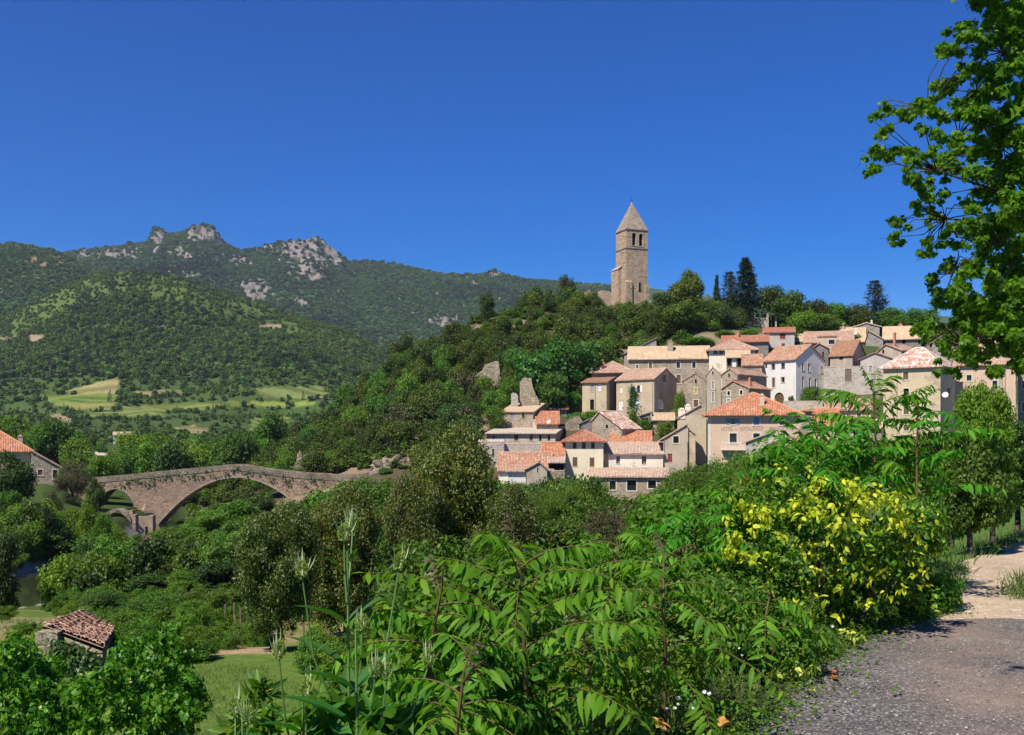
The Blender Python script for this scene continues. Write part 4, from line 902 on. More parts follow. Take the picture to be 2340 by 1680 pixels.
def make_ground():
    tn = np.linspace(-0.95, 0.95, 420)
    dd = np.concatenate([np.linspace(0.6, 14, 90), np.geomspace(14.3, 430, 330)])
    T, D = np.meshgrid(tn, dd, indexing='ij'); x = T * D; y = D.copy()
    x[:, :] = np.where(D < 8, T * np.maximum(D, 8), x)
    z = ground(x, y)
    s = edge_x(y) - x
    z = np.where((s < 0.25) & (y < 75), z - .06, z)
    V = np.stack([x, y, z], 2); me = grid_mesh("ground", V, len(tn), len(dd), [zone_mat("ground_soil")])
    px = CX + x / y * F; py = H0 - (z - CZ) / y * F
    g = np.zeros(x.shape + (3,)); g[:] = (.045, .075, .018)                     # rough grass under trees
    hill = (y > 150) & (px > 480 + (y - 150) * 1.2) & (y < 250); g[hill] = (.075, .062, .035)                 # dry stony slope
    g[(y > 145) & (px > 1500)] = (.055, .075, .028)
    m = vnoise(x, y, 7, 5) + vnoise(x, y, 2.5, 6) * .6
    g[hill & (m > .18)] = (.20, .16, .11)
    g[(y > 17) & (y < 62) & (px < 1000)] = (.085, .14, .026)                    # garden lawn
    g[(y > 17) & (y < 75) & (px < 1000) & (m > .12)] = (.15, .155, .05); g[(y > 17) & (y < 75) & (px < 1000) & (m > .34)] = (.22, .18, .09)
    dry = (y > 24) & (y < 52) & (px < 130); g[dry] = (.23, .20, .09)
    soil = (y > 29) & (y < 42) & (px > 460) & (px < 640); g[soil] = (.30, .22, .14)
    g[(y < 17)] = (.04, .055, .018)
    rd = np.abs(x - np.interp(y, RIV_Y, RIV_X)); g[(rd < 7.2) & (y > 55) & (y < 165)] = (.30, .28, .24)
    g[(rd < 4.5) & (y > 55) & (y < 200)] = (.08, .075, .05)
    g[(px > 1950) & (y < 60) & (y > 12)] = (.07, .13, .028)
    set_col(me, g.reshape(-1, 3)); return tag(link("ground", me), "grassy valley ground running from the road down to the river and up the village hill", "ground", kind="structure")
make_ground()

def make_river():
    ys = np.linspace(56, 178, 90); cx = np.interp(ys, RIV_Y, RIV_X); V = np.zeros((90, 9, 3))
    for k in range(9): V[:, k] = np.stack([cx + (k - 4) * 2.3, ys, np.full(90, -11.0)], 1)
    M = Mat("river_water", .06, .5); M.color((.030, .040, .018)); M.bump(M.noise(M.scale(M.pos(), (1, .5, 1)), 2.2, 3), .12, .05)
    tag(link("river", grid_mesh("river", V, 90, 9, [M.m])), "green river below the bridge", "river", kind="structure")
make_river()

def make_road():
    def sheet(name, label, y0, y1, col, n, z, right=16.0, soft=.22):
        ys = np.linspace(y0, y1, n); m = 60; V = np.zeros((n, m, 3))
        for i, yy in enumerate(ys):
            e = edge_x(yy) + (random.random() - .5) * soft
            r = e + (right if name == "road" else 3.2 + .03 * yy)
            xs = e + (r - e) * (np.linspace(0, 1, m) ** 1.5)
            dz = vnoise(xs, np.full(m, yy), 1.3, 9) * .03
            if name == "road": dz = dz - .02 * sstep(9.3, 10.1, yy)
            ye = yy + (vnoise(xs * 2.2, xs * 0 + 3.1, 1.0, 14) * .45 + vnoise(xs * 7, xs * 0 + 1.7, 1.0, 15) * .14) * sstep(8.6, 10.0, yy) * (name == "road")
            V[i] = np.stack([xs, ye, z + dz], 1)
        return tag(link(name, grid_mesh(name, V, n, m, [col])), label, name, kind="structure")
    M = Mat("road_gravel", .92, .2); p = M.pos()
    vo = M.n("ShaderNodeTexVoronoi"); vo.inputs["Scale"].default_value = 80; M.l(p, vo.inputs["Vector"])
    sep = M.n("ShaderNodeSeparateColor"); M.l(vo.outputs["Color"], sep.inputs[0])
    c = M.ramp(sep.outputs[0], [(0, (.045,.041,.041)), (.45, (.10,.092,.09)), (.8, (.165,.15,.149)), (.96, (.29,.27,.265)), (1, (.55,.52,.50))])
    dirt = M.ramp(M.noise(p, .45, 5, .6), [(.44, (0,0,0)), (.64, (1,1,1))])
    sp = M.n("ShaderNodeSeparateXYZ"); M.l(p, sp.inputs[0]); rx = M.math('SUBTRACT', sp.outputs[0], M.math('MULTIPLY', sp.outputs[1], .30)); rx = M.ramp(rx, [(.35, (.15,.15,.15)), (1.0, (1,1,1))])
    c = M.mix(M.math('MULTIPLY', M.math('MULTIPLY', dirt, rx), .8), c, (.24, .18, .14))
    f = M.noise(p, 1.4, 5, .65); c = M.mix(.6, c, M.ramp(f, [(.3, (.66,.66,.66)), (.7, (1.3,1.3,1.3))]), 'MULTIPLY'); M.color(c)
    M.bump(M.math('ADD', vo.outputs["Distance"], M.noise(p, 90, 2)), .8, .010)
    sheet("road", "grey gravel road at the right foreground", 1.0, 10.05, M.m, 120, .012)
    M = Mat("path_sand", .95, .1); p = M.pos(); f = M.noise(p, 3, 6, .7); f2 = M.noise(p, .5, 4, .6)
    c = M.ramp(f2, [(.35, (.33,.25,.175)), (.65, (.43,.335,.24))]); c = M.mix(.6, c, M.ramp(f, [(.3, (.7,.7,.7)), (.7, (1.2,1.2,1.2))]), 'MULTIPLY')
    vo = M.n("ShaderNodeTexVoronoi"); vo.inputs["Scale"].default_value = 30; M.l(p, vo.inputs["Vector"]); sep = M.n("ShaderNodeSeparateColor"); M.l(vo.outputs["Color"], sep.inputs[0])
    c = M.mix(M.ramp(sep.outputs[0], [(.93, (0,0,0)), (.95, (1,1,1))]), c, (.55,.48,.40)); M.color(c); M.bump(f, .5, .03)
    sheet("path", "sandy path leading on from the road past the garden trees", 9.6, 46, M.m, 140, .004, soft=.3)
make_road()

# ---------------------------------------------------------------- scattering (one object, instanced)
PROTO = bpy.data.collections.new("prototypes")
def scatter(name, pts, scl, protos, label, cat, kind="stuff", pick=None):
    me = bpy.data.meshes.new(name); pts = np.asarray(pts, np.float32); me.vertices.add(len(pts)); me.vertices.foreach_set("co", pts.ravel())
    at = me.attributes.new("size", 'FLOAT_VECTOR', 'POINT'); at.data.foreach_set("vector", np.asarray(scl, np.float32).ravel())
    if pick is not None:
        pa = me.attributes.new("pick", 'INT', 'POINT'); pa.data.foreach_set("value", np.asarray(pick, np.int32))
    o = link(name, me); c = bpy.data.collections.new(name + "_kinds")
    for i, m in enumerate(protos):
        q = bpy.data.objects.new("%s_kind_%02d" % (name, i), m); c.objects.link(q)
    g = bpy.data.node_groups.new(name, 'GeometryNodeTree')
    g.interface.new_socket("Geometry", in_out='INPUT', socket_type='NodeSocketGeometry'); g.interface.new_socket("Geometry", in_out='OUTPUT', socket_type='NodeSocketGeometry')
    a, z = g.nodes.new("NodeGroupInput"), g.nodes.new("NodeGroupOutput"); ip = g.nodes.new("GeometryNodeInstanceOnPoints")
    ci = g.nodes.new("GeometryNodeCollectionInfo"); ci.inputs["Collection"].default_value = c; ci.inputs["Separate Children"].default_value = True; ci.inputs["Reset Children"].default_value = True
    na = g.nodes.new("GeometryNodeInputNamedAttribute"); na.data_type = 'FLOAT_VECTOR'; na.inputs["Name"].default_value = "size"
    rv = g.nodes.new("FunctionNodeRandomValue"); rv.data_type = 'FLOAT_VECTOR'; rv.inputs["Min"].default_value = (-.08, -.08, 0); rv.inputs["Max"].default_value = (.08, .08, 6.283)
    L = g.links.new
    L(a.outputs[0], ip.inputs["Points"]); L(ci.outputs[0], ip.inputs["Instance"]); ip.inputs["Pick Instance"].default_value = True
    L(na.outputs["Attribute"], ip.inputs["Scale"]); L(rv.outputs["Value"], ip.inputs["Rotation"]); L(ip.outputs[0], z.inputs[0])
    if pick is not None:
        nb = g.nodes.new("GeometryNodeInputNamedAttribute"); nb.data_type = 'INT'; nb.inputs["Name"].default_value = "pick"; L(nb.outputs["Attribute"], ip.inputs["Instance Index"])
    m = o.modifiers.new("scatter", 'NODES'); m.node_group = g
    return tag(o, label, cat, kind=kind)

def bush_mesh(name, mat, n_cl, per, size, seed, flat=.8, tmpl=None, rr=(.3, .5), zc=.5, zs=.38, up=.4, shell=2.2):
    """a unit crown: about 1 wide, 1 tall, standing on z=0, with an uneven outline"""
    rng = np.random.default_rng(seed); L = Leaves()
    lob = sphere_dirs(7, rng); amp = rng.uniform(-.30, .30, 7)
    c = []
    while len(c) < n_cl:
        p = rng.uniform(-1, 1, 3); u = p / max(np.linalg.norm(p), 1e-6)
        lim = .95 + float(np.sum(amp * np.maximum(0, lob @ u) ** 3))
        if np.linalg.norm(p) < lim and p[2] > -.85: c.append(p)
    c = np.array(c); r = rng.uniform(*rr, n_cl) * .5 * (1.15 - .35 * np.linalg.norm(c, axis=1))
    c = c * np.array([.38, .38, zs]) + np.array([0, 0, zc])
    top = (c[:, 2] + r * .7).max(); 
    c[:, 2] /= top
    clump_leaves(L, tmpl or T_quad(.75), c, r, per, size, rng, up=up, flat=.85, shell=shell)
    return L.mesh(name, mat)
def cone_mesh(name, mat, seed, layers=16, per=70, size=.07, spread=.36, droop=.15, lo=.06):
    rng = np.random.default_rng(seed); L = Leaves()
    for i in range(layers):
        t = i / layers; h = lo + (1 - lo) * t; R = spread * (1 - t) ** .8 + .02
        nb = max(4, int(9 * (1 - t) + 3))
        for b in range(nb):
            an = rng.uniform(0, 6.283); rr = R * rng.uniform(.7, 1.1); n = max(6, int(per * (1 - t * .7) / nb * 3))
            q = rng.random(n) ** .7; pos = np.stack([np.cos(an) * rr * q, np.sin(an) * rr * q, h - droop * rr * q * q + rng.normal(0, .01, n)], 1)
            pos += rng.normal(0, .022 + .02 * (1 - t), (n, 3)) * np.array([1, 1, .5])
            ax = np.stack([np.cos(an) + rng.normal(0, .6, n), np.sin(an) + rng.normal(0, .6, n), rng.normal(0, .25, n)], 1)
            L.add(T_quad(.45), pos, ax, np.array([0, 0, 1.]) + rng.normal(0, .4, (n, 3)), size * rng.uniform(.6, 1.2, n))
    return L.mesh(name, mat)

# ---------------------------------------------------------------- far hills
def far_layer(zfoot, d0, d1, sil, prof, tan0, tan1, nu, nv, spur, seed):
    sp, sy = zip(*sil); tn = np.linspace(tan0, tan1, nu); px = CX + tn * F
    Zs = Z(np.interp(px, sp, sy), d1)
    tq = np.linspace(0, 1, nv); f = np.interp(tq, *zip(*prof))
    dd = d0 + (d1 - d0) * tq
    T, D = np.meshgrid(tn, dd, indexing='ij'); x = T * D
    zz = zfoot + (Zs[:, None] - zfoot) * f[None, :]
    env = (np.sin(np.pi * np.clip(tq, 0, 1)) ** .7)[None, :]
    zz = zz + spur * env * (vnoise(x, D, spur * 4.5, seed) + .5 * vnoise(x, D, spur * 2, seed + 1) + .25 * vnoise(x, D, spur * .9, seed + 2))
    x2 = np.concatenate([x, (tn * d1 * 1.06)[:, None], (tn * d1 * 1.2)[:, None]], 1); D2 = np.concatenate([D, np.full((nu, 1), d1 * 1.06), np.full((nu, 1), d1 * 1.2)], 1)
    z2 = np.concatenate([zz, (zz[:, -1] - .10 * d1 * .3)[:, None], (zz[:, -1] - .2 * d1)[:, None]], 1)
    return np.stack([x2, D2, z2], 2)
def sample_layer(V, n, seed, keep):
    """points on the fan, evenly by plan area; keep(px, py, pts) -> mask"""
    rng = np.random.default_rng(seed); nu, nv = V.shape[:2]
    D = V[0, :, 1]; w = D / D.sum(); j = rng.choice(nv - 3, n, p=w[:nv - 3] / w[:nv - 3].sum()); i = rng.integers(0, nu - 1, n)
    a, b = rng.random(n)[:, None], rng.random(n)[:, None]
    p = (V[i, j] * (1 - a) + V[i + 1, j] * a) * (1 - b) + (V[i, j + 1] * (1 - a) + V[i + 1, j + 1] * a) * b
    px = CX + p[:, 0] / p[:, 1] * F; py = H0 - (p[:, 2] - CZ) / p[:, 1] * F
    return p[keep(px, py, p)]

SIL_C = [(-900,860),(-300,800),(0,728),(80,690),(160,650),(253,621),(325,621),(416,636),(506,665),(597,694),(669,719),(723,737),(795,755),(860,790),(950,835),(1100,870),(1400,900),(2600,930)]
SIL_B = [(-900,620),(-300,575),(-100,562),(0,559),(25,557),(72,566),(119,573),(145,582),(195,610),(280,640),(400,690),(520,740),(700,810),(1000,860),(1400,890)]
SIL_A = [(-500,640),(0,610),(100,590),(145,582),(217,573),(300,562),(340,557),(345,541),(350,533),(362,531),(372,536),(377,545),(423,537),(437,527),(452,523),(466,521),(482,528),(490,534),(506,557),(528,570),(550,580),(593,573),(630,563),(651,558),(690,551),(716,549),(735,551),(750,559),(767,572),(786,585),(803,597),(840,595),(870,600),(898,603),(952,615),(1006,627),(1079,630),(1118,626),(1126,621),(1136,625),(1187,638),(1223,641),(1296,648),(1500,664),(1800,700),(2400,740),(3200,760)]
VC = far_layer(-1.0, 425, 1300, SIL_C, [(0,0),(.10,.025),(.22,.07),(.38,.16),(.50,.27),(.62,.42),(.75,.62),(.88,.85),(1,1)], -.85, .75, 420, 200, 30, 3)
VB = far_layer(60, 1200, 2000, SIL_B, [(0,0),(.3,.28),(.6,.6),(.85,.88),(1,1)], -.62, .10, 260, 110, 60, 5)
VA = far_layer(80, 1700, 3000, SIL_A, [(0,0),(.25,.2),(.5,.46),(.7,.68),(.85,.86),(.95,.965),(1,1)], -.62, .60, 900, 240, 105, 7)

FIELDS = [([(140,897),(200,880),(250,866),(272,860),(272,899),(200,903)], (.25,.225,.095)), ([(85,906),(180,901),(270,899),(268,917),(116,921)], (.13,.19,.035)), ([(114,920),(267,918),(262,935),(172,939)], (.19,.21,.06)),
  ([(296,898),(350,891),(417,890),(415,901),(300,902)], (.26,.23,.10)), ([(276,928),(400,922),(508,918),(506,934),(400,940),(280,946)], (.16,.20,.05)), ([(181,943),(330,940),(380,946),(370,956),(200,952)], (.15,.19,.05)),
  ([(582,888),(640,883),(741,883),(745,911),(690,913),(600,908)], (.15,.19,.06)), ([(522,918),(725,917),(720,927),(620,930),(524,928)], (.17,.23,.045)), ([(579,955),(664,952),(640,984),(564,994)], (.14,.20,.05)),
  ([(387,977),(440,973),(488,980),(480,990),(400,990)], (.24,.21,.10)), ([(100,952),(128,946),(168,958),(160,968),(110,962)], (.30,.23,.14)), ([(190,986),(235,983),(232,990),(195,992)], (.30,.24,.14))]
def field_id(px, py):
    r = np.full(px.shape, -1)
    for i, (pl, c) in enumerate(FIELDS): r[in_poly(px, py, pl)] = i
    return r
ROCKS = [(362,543,17,15,1.0),(466,535,42,17,.9),(500,550,26,18,.7),(715,575,80,38,.92),(760,592,50,22,.7),(640,572,60,14,.6),(700,620,45,24,.62),(720,630,28,14,.8),(582,662,36,26,.85),(280,578,40,16,.7),(210,585,35,11,.75),(408,570,20,14,.6),(360,573,18,9,.6),(430,588,16,12,.6),(540,598,40,15,.55),(520,633,22,9,.6),(435,630,28,7,.6),(1128,626,18,7,.8),(1060,637,14,5,.6),(1010,735,40,16,.55),(690,690,18,14,.55),(570,600,16,10,.5),(480,585,50,10,.5),(1085,650,20,6,.5)]
def rockness(px, py, x, d):
    r = np.zeros(px.shape)
    for cx, cy, rx, ry, k in ROCKS: r = np.maximum(r, k * np.clip(1.35 - np.hypot((px - cx) / rx, (py - cy) / ry), 0, 1) * 1.5)
    return r + vnoise(px, py * 1.6, 9, 21) * .7 + vnoise(px, py * 1.3, 4, 22) * .9 + vnoise(px, py, 2, 23) * .5
def proj(V): return CX + V[..., 0] / V[..., 1] * F, H0 - (V[..., 2] - CZ) / V[..., 1] * F

pxA, pyA = proj(VA); rkA = rockness(pxA, pyA, VA[..., 0], VA[..., 1]); msk = rkA > .52
am = np.where(msk, 1, 0)[..., None]
cr = (-np.abs(vnoise(VA[..., 0], VA[..., 1], 46, 31)) * 40 - np.abs(vnoise(VA[..., 0], VA[..., 1], 20, 32)) * 26 + vnoise(VA[..., 0], VA[..., 1], 10, 33) * 7 + 12) * np.clip((rkA - .35) * 3, 0, 1)
VA[..., 2] += cr * (np.arange(VA.shape[1]) < VA.shape[1] - 2)
def zone_layer(name, label, V, cols, mat):
    me = grid_mesh(name, V, V.shape[0], V.shape[1], [mat]); set_col(me, cols.reshape(-1, 3)); return tag(link(name, me), label, name.replace("_", " "), kind="structure")
zm_far = zone_mat("mountain_soil", .02, .12, amt=.4, bump=.8); zm_mid = zone_mat("hill_soil", .05, .4, amt=.4, bump=.6)
cA = np.zeros(VA.shape); cA[:] = (.042, .078, .030); cA[msk] = (.20, .178, .165); q = msk & (vnoise(pxA, pyA, 5, 40) > .18); cA[q] = (.125, .112, .104); q = msk & (vnoise(pxA, pyA, 7, 41) > .3); cA[q] = (.05, .065, .03)
zone_layer("mountain", "far mountain with two bare rocky summits above dark forest", VA, cA, zm_far)
pxB, pyB = proj(VB); cB = np.zeros(VB.shape); cB[:] = (.045, .078, .024)
def bareB(px, py): return (np.hypot((px - 120) / 60, (py - 596) / 13) < 1) | (np.hypot((px - 170) / 34, (py - 612) / 9) < 1) | (np.hypot((px - 25) / 18, (py - 692) / 8) < .9)
mB = bareB(pxB, pyB) & (vnoise(pxB, pyB * 2, 14, 3) + vnoise(pxB, pyB, 5, 4) > -.12); cB[mB] = (.16, .135, .07)
zone_layer("ridge", "green ridge at the far left with a bald brown shoulder", VB, cB, zm_far)
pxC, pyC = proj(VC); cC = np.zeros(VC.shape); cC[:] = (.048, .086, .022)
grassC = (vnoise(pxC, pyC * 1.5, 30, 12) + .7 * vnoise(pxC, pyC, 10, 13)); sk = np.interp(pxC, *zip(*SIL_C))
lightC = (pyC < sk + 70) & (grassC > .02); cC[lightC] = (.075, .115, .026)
fid = field_id(pxC, pyC)
for i, (pl, c) in enumerate(FIELDS): cC[fid == i] = c
row = np.sin(VC[..., 1] / 3.4) ; cC[(fid >= 0) & (row > .3)] *= .62
bareC = (np.hypot((pxC-20)/24,(pyC-778)/7) < 1) | (np.hypot((pxC-80)/26,(pyC-774)/9) < 1) | (np.hypot((pxC-302)/9,(pyC-753)/6) < 1) | (np.hypot((pxC-362)/26,(pyC-750)/4) < 1) | (np.hypot((pxC-618)/30,(pyC-746)/4) < 1)
cC[bareC] = (.26, .20, .13)
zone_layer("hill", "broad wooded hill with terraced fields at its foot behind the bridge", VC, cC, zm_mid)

def patch(x, y, sc, seed, n, rng, spread=.55):
    """index of a kind, changing in patches across the slope"""
    f = vnoise(x, y, sc, seed) + .6 * vnoise(x, y, sc * .4, seed + 1) + rng.normal(0, .16, len(x)); return np.clip(((f + spread) / (2 * spread) * n), 0, n - 1).astype(int)
far_p = [bush_mesh("far_crown", MAT[m], 7, 26, .30, 50 + i, rr=(.45, .7), zc=.45, zs=.45) for i, m in enumerate(['l_fardark', 'l_forest_far', 'l_farlight', 'l_farlight'])]
mid_p = [bush_mesh("wood_crown", MAT[m], 11, 34, .21, 60 + i, rr=(.4, .65), zc=.45, zs=.48) for i, m in enumerate(['l_fardark', 'l_forest', 'l_woodlight', 'l_woodlight', 'l_woodpale'])]
mid_cone = [cone_mesh("wood_cone", MAT['l_conifer'], 75, 10, 30, .11)]
def keepA(px, py, p):
    r = rockness(px, py, p[:, 0], p[:, 1]); u = np.random.default_rng(3).random(len(px)); return ((r < .5) | (u < .10)) & (px > -60) & (px < 1420)
pts = sample_layer(VA, 90000, 1, keepA); rng = np.random.default_rng(5); s = rng.uniform(7, 13, len(pts)); scatter("mountain_forest", pts - np.array([0, 0, 1.5]), np.stack([s, s, s * rng.uniform(.55, .85, len(pts))], 1), far_p, "dark forest covering the far mountain's slopes", "forest", pick=patch(pts[:, 0], pts[:, 1], 210, 91, 4, rng))
def keepB(px, py, p): u = np.random.default_rng(9).random(len(px)); return (~bareB(px, py) | (vnoise(px, py * 2, 14, 3) + vnoise(px, py, 5, 4) < -.02) | (u < .06)) & (px < 560) & (px > -60)
pts = sample_layer(VB, 32000, 2, keepB); s = rng.uniform(5, 9.5, len(pts)); scatter("ridge_forest", pts - np.array([0, 0, 1]), np.stack([s, s, s * rng.uniform(.6, .9, len(pts))], 1), far_p, "forest covering the far-left ridge", "forest", pick=patch(pts[:, 0], pts[:, 1], 130, 92, 4, rng))
def keepC(px, py, p):
    sk = np.interp(px, *zip(*SIL_C)); g = (vnoise(px, py * 1.5, 30, 12) + .7 * vnoise(px, py, 10, 13)); u = np.random.default_rng(4).random(len(px))
    light = (py < sk + 70) & (g > .02); bare = (np.hypot((px-20)/24,(py-778)/7) < 1) | (np.hypot((px-80)/26,(py-774)/9) < 1) | (np.hypot((px-302)/9,(py-753)/6) < 1) | (np.hypot((px-362)/26,(py-750)/4) < 1) | (np.hypot((px-618)/30,(py-746)/4) < 1)
    f = (field_id(px, py) >= 0); near = (py > 862)
    return (~f) & (~bare) & (~light | (u < .45)) & (px > -80) & (px < 1150) & (~near | (u < .40))
pts = sample_layer(VC, 74000, 3, keepC); pxq, pyq = proj(pts); s = rng.uniform(3.0, 7.4, len(pts)); sk = np.interp(pxq, *zip(*SIL_C)); s = s * np.where(pyq < sk + 60, .62, 1.0) * np.where(pyq > 868, .8, 1.0) * np.where(pyq > 930, .68, 1.0)
isc = (rng.random(len(pts)) < .10) & (pyq > sk + 70)
scatter("hill_forest", pts[~isc] - np.array([0, 0, .5]), np.stack([s, s, s * rng.uniform(.75, 1.1, len(pts))], 1)[~isc], mid_p, "mixed woodland covering the broad hill behind the bridge", "forest", pick=patch(pts[~isc][:, 0], pts[~isc][:, 1] * .6, 75, 93, 5, rng))
scatter("conifer_wood", pts[isc] - np.array([0, 0, .3]), np.stack([s * .9, s * .9, s * 1.7], 1)[isc], mid_cone, "scattered dark conifers in the broad hill's woodland", "forest")

# ---------------------------------------------------------------- stone bridge
def bridge():
    def dep(px): return 151.0 + (px - 220) * (6.0 / 690)
    top = [(60,1106),(120,1101),(202,1092),(289,1084.5),(398,1073.5),(470,1066.5),(505,1063),(524,1062),(540,1062),(557,1063.5),(615,1073),(687,1080.5),(759,1085.5),(820,1088),(880,1093),(935,1098)]
    tp = lambda px: float(np.interp(px, *zip(*top)))
    def bot(px):
        a = (px - 264) / 43.0; b = (px - 540) / 178.0
        if abs(a) < 1: return 1168 - 50 * math.sqrt(1 - a * a)
        if abs(b) < 1: return 1092 + 106 * b * b
        return None
    pxs = sorted(set([60 + 4 * i for i in range(220)] + [221.01, 306.99, 362.01, 717.99] ))
    e = empty("stone_bridge", P(540, 1200, dep(540))); o = e.location.copy()
    tag(e, "old humpbacked stone bridge with one wide arch and a small side arch", "bridge")
    th = Vector((.0, 3.6, 0)); par = 12.5                              # parapet band in photo units
    mb, pb, rbs = MB(), MB(), [MB(), MB()]
    def col(px):
        d = dep(px); b = bot(px); t = P(px, tp(px) + par, d) - o; return t, P(px, b if b else 1260, d) - o, b is not None
    for p0, p1 in zip(pxs, pxs[1:]):
        m = (p0 + p1) / 2; op = bot(m) is not None
        t0, b0, _ = col(p0); t1, b1, _ = col(p1)
        if op:
            if bot(p0) is None: b0 = P(p0, 1168 if p0 < 330 else 1198, dep(p0)) - o
            if bot(p1) is None: b1 = P(p1, 1168 if p1 < 330 else 1198, dep(p1)) - o
        else: b0 = P(p0, 1260, dep(p0)) - o; b1 = P(p1, 1260, dep(p1)) - o
        mb.poly([b0, b1, t1, t0]); mb.poly([b0+th, t0+th, t1+th, b1+th]); mb.poly([t0, t1, t1+th, t0+th])
        if op: mb.poly([b0, b0+th, b1+th, b1])
        q0, q1 = P(p0, tp(p0), dep(p0)) - o, P(p1, tp(p1), dep(p1)) - o
        for y0, y1 in ((-.06, .42), (3.2, 3.66)):
            a, b = Vector((0, y0, 0)), Vector((0, y1, 0))
            g = Vector((0,0,-.03)) if y0 < 0 else Vector((0,0,0))
            pb.poly([t0+a+g, t1+a+g, q1+a, q0+a]); pb.poly([q0+a, q1+a, q1+b, q0+b]); pb.poly([t0+b, q0+b, q1+b, t1+b])
        if op:
            rb = rbs[int(m > 330)]; c = Vector((0, -.05, 0)); up0 = (P(p0, 1100, dep(p0)) - P(p0, 1104.5, dep(p0)))
            rb.poly([b0+c, b1+c, b1+c+up0, b0+c+up0]); rb.poly([b0+c, b0+c*0+Vector((0,-.003,0)), b1+Vector((0,-.003,0)), b1+c]); rb.poly([b0+c+up0, b1+c+up0, b1+up0, b0+up0])
    for px, bb in ((221.01,1168),(306.99,1168),(362.01,1198),(717.99,1198)):   # pier sides under the springings
        d = dep(px); a, b = P(px, bb, d) - o, P(px, 1260, d) - o; mb.poly([a, b, b+th, a+th])
    mb.build("body", MAT['stone_bridge'], e); pb.build("parapet", MAT['stone_parapet'], e); [rb.build("arch_ring", MAT['stone_ring'], e) for rb in rbs]
    L = Leaves(); rng = np.random.default_rng(17)
    for k in range(80):
        px = rng.uniform(205, 800); py = tp(px) + par + rng.uniform(-4, 12) + (rng.random() < .25) * rng.uniform(0, 16)
        if bot(px) is not None and py > bot(px) - 5: continue
        c = np.array(P(px, py, dep(px)) - o) + np.array([0, -.14, 0]); n = int(rng.integers(4, 14))
        L.add(T_quad(.8), c + rng.normal(0, [.22, .05, .2], (n, 3)), rng.normal(size=(n, 3)) + [0, 0, -.5], rng.normal(size=(n, 3)) * .5 + [0, -1, .4], rng.uniform(.14, .32, n))
    L.build("wall_plants", MAT['l_dark'], e)
    # cutwater between the two arches
    cb = MB(); d = dep(335); a = P(318, 1172, d) - o; b = P(350, 1172, d) - o; lo = P(318, 1260, d).z - o.z; m = (a + b) / 2 + Vector((0, -1.6, 0))
    for q, r in ((a, m), (m, b)): cb.poly([(q.x, q.y, lo), (r.x, r.y, lo), (r.x, r.y, a.z), (q.x, q.y, a.z)])
    cb.poly([a, m, b, (a + b) / 2 + Vector((0, 0, 1.4))]); cb.poly([a, m, (a+b)/2 + Vector((0, 0, 1.4))]); cb.poly([m, b, (a+b)/2 + Vector((0, 0, 1.4))]); cb.build("cutwater", MAT['stone_bridge'], e)
    # little ruined mill arch in front of the side arch
    r = empty("ruined_mill", P(290, 1230, 140)); o2 = r.location.copy(); tag(r, "ivy-grown ruined mill with a small broken arch in front of the bridge's pier", "ruin", "ruins")
    mb = MB(); c = 266; n = 14
    for i in range(n):
        t0, t1 = math.pi * (.02 + .96 * i / n), math.pi * (.02 + .96 * (i + 1) / n); q = []
        for rr, t in ((26, t0), (26, t1), (34, t1), (34, t0)): q.append(P(c + rr * math.cos(t), 1198 - rr * 1.02 * math.sin(t), 140) - o2)
        k = Vector((0, 1.6, 0)); mb.poly(q); mb.poly([v + k for v in q][::-1]); mb.poly([q[0], q[0]+k, q[1]+k, q[1]]); mb.poly([q[3], q[2], q[2]+k, q[3]+k])
    mb.build("arch", MAT['stone_parapet'], r)
    mb = MB()
    for x0, x1, y0, d in ((302.5, 309.5, 1176, 139), (338, 349, 1178, 140.5), (296, 303, 1166, 140.4)):
        a, b = P(x0, 1240, d) - o2, P(x1, y0, d) - o2; mb.box((a.x, a.y, a.z), (b.x, b.y + 1.2, b.z))
    a, b = P(308, 1240, 143) - o2, P(345, 1180, 143) - o2; mb.box((a.x, a.y, a.z), (b.x, b.y + .5, b.z)); mb.build("wall", MAT['stone_pink'], r)
bridge()
ruin("approach_wall", "pale stone ramp wall where the bridge meets the village cliff", [(842,1084),(852,1078),(866,1070),(884,1071),(886,1086)], 1100, 159, 160, 'stone_pale', 2.0, "wall", "stone walls")
ruin("terrace_wall", "long low terrace wall below the lawn on the far river bank", [(-60,1199),(20,1195),(60,1191),(90,1190),(120,1187)], 1206, 119, 120, 'stone_pale', .6, "wall", "stone walls")

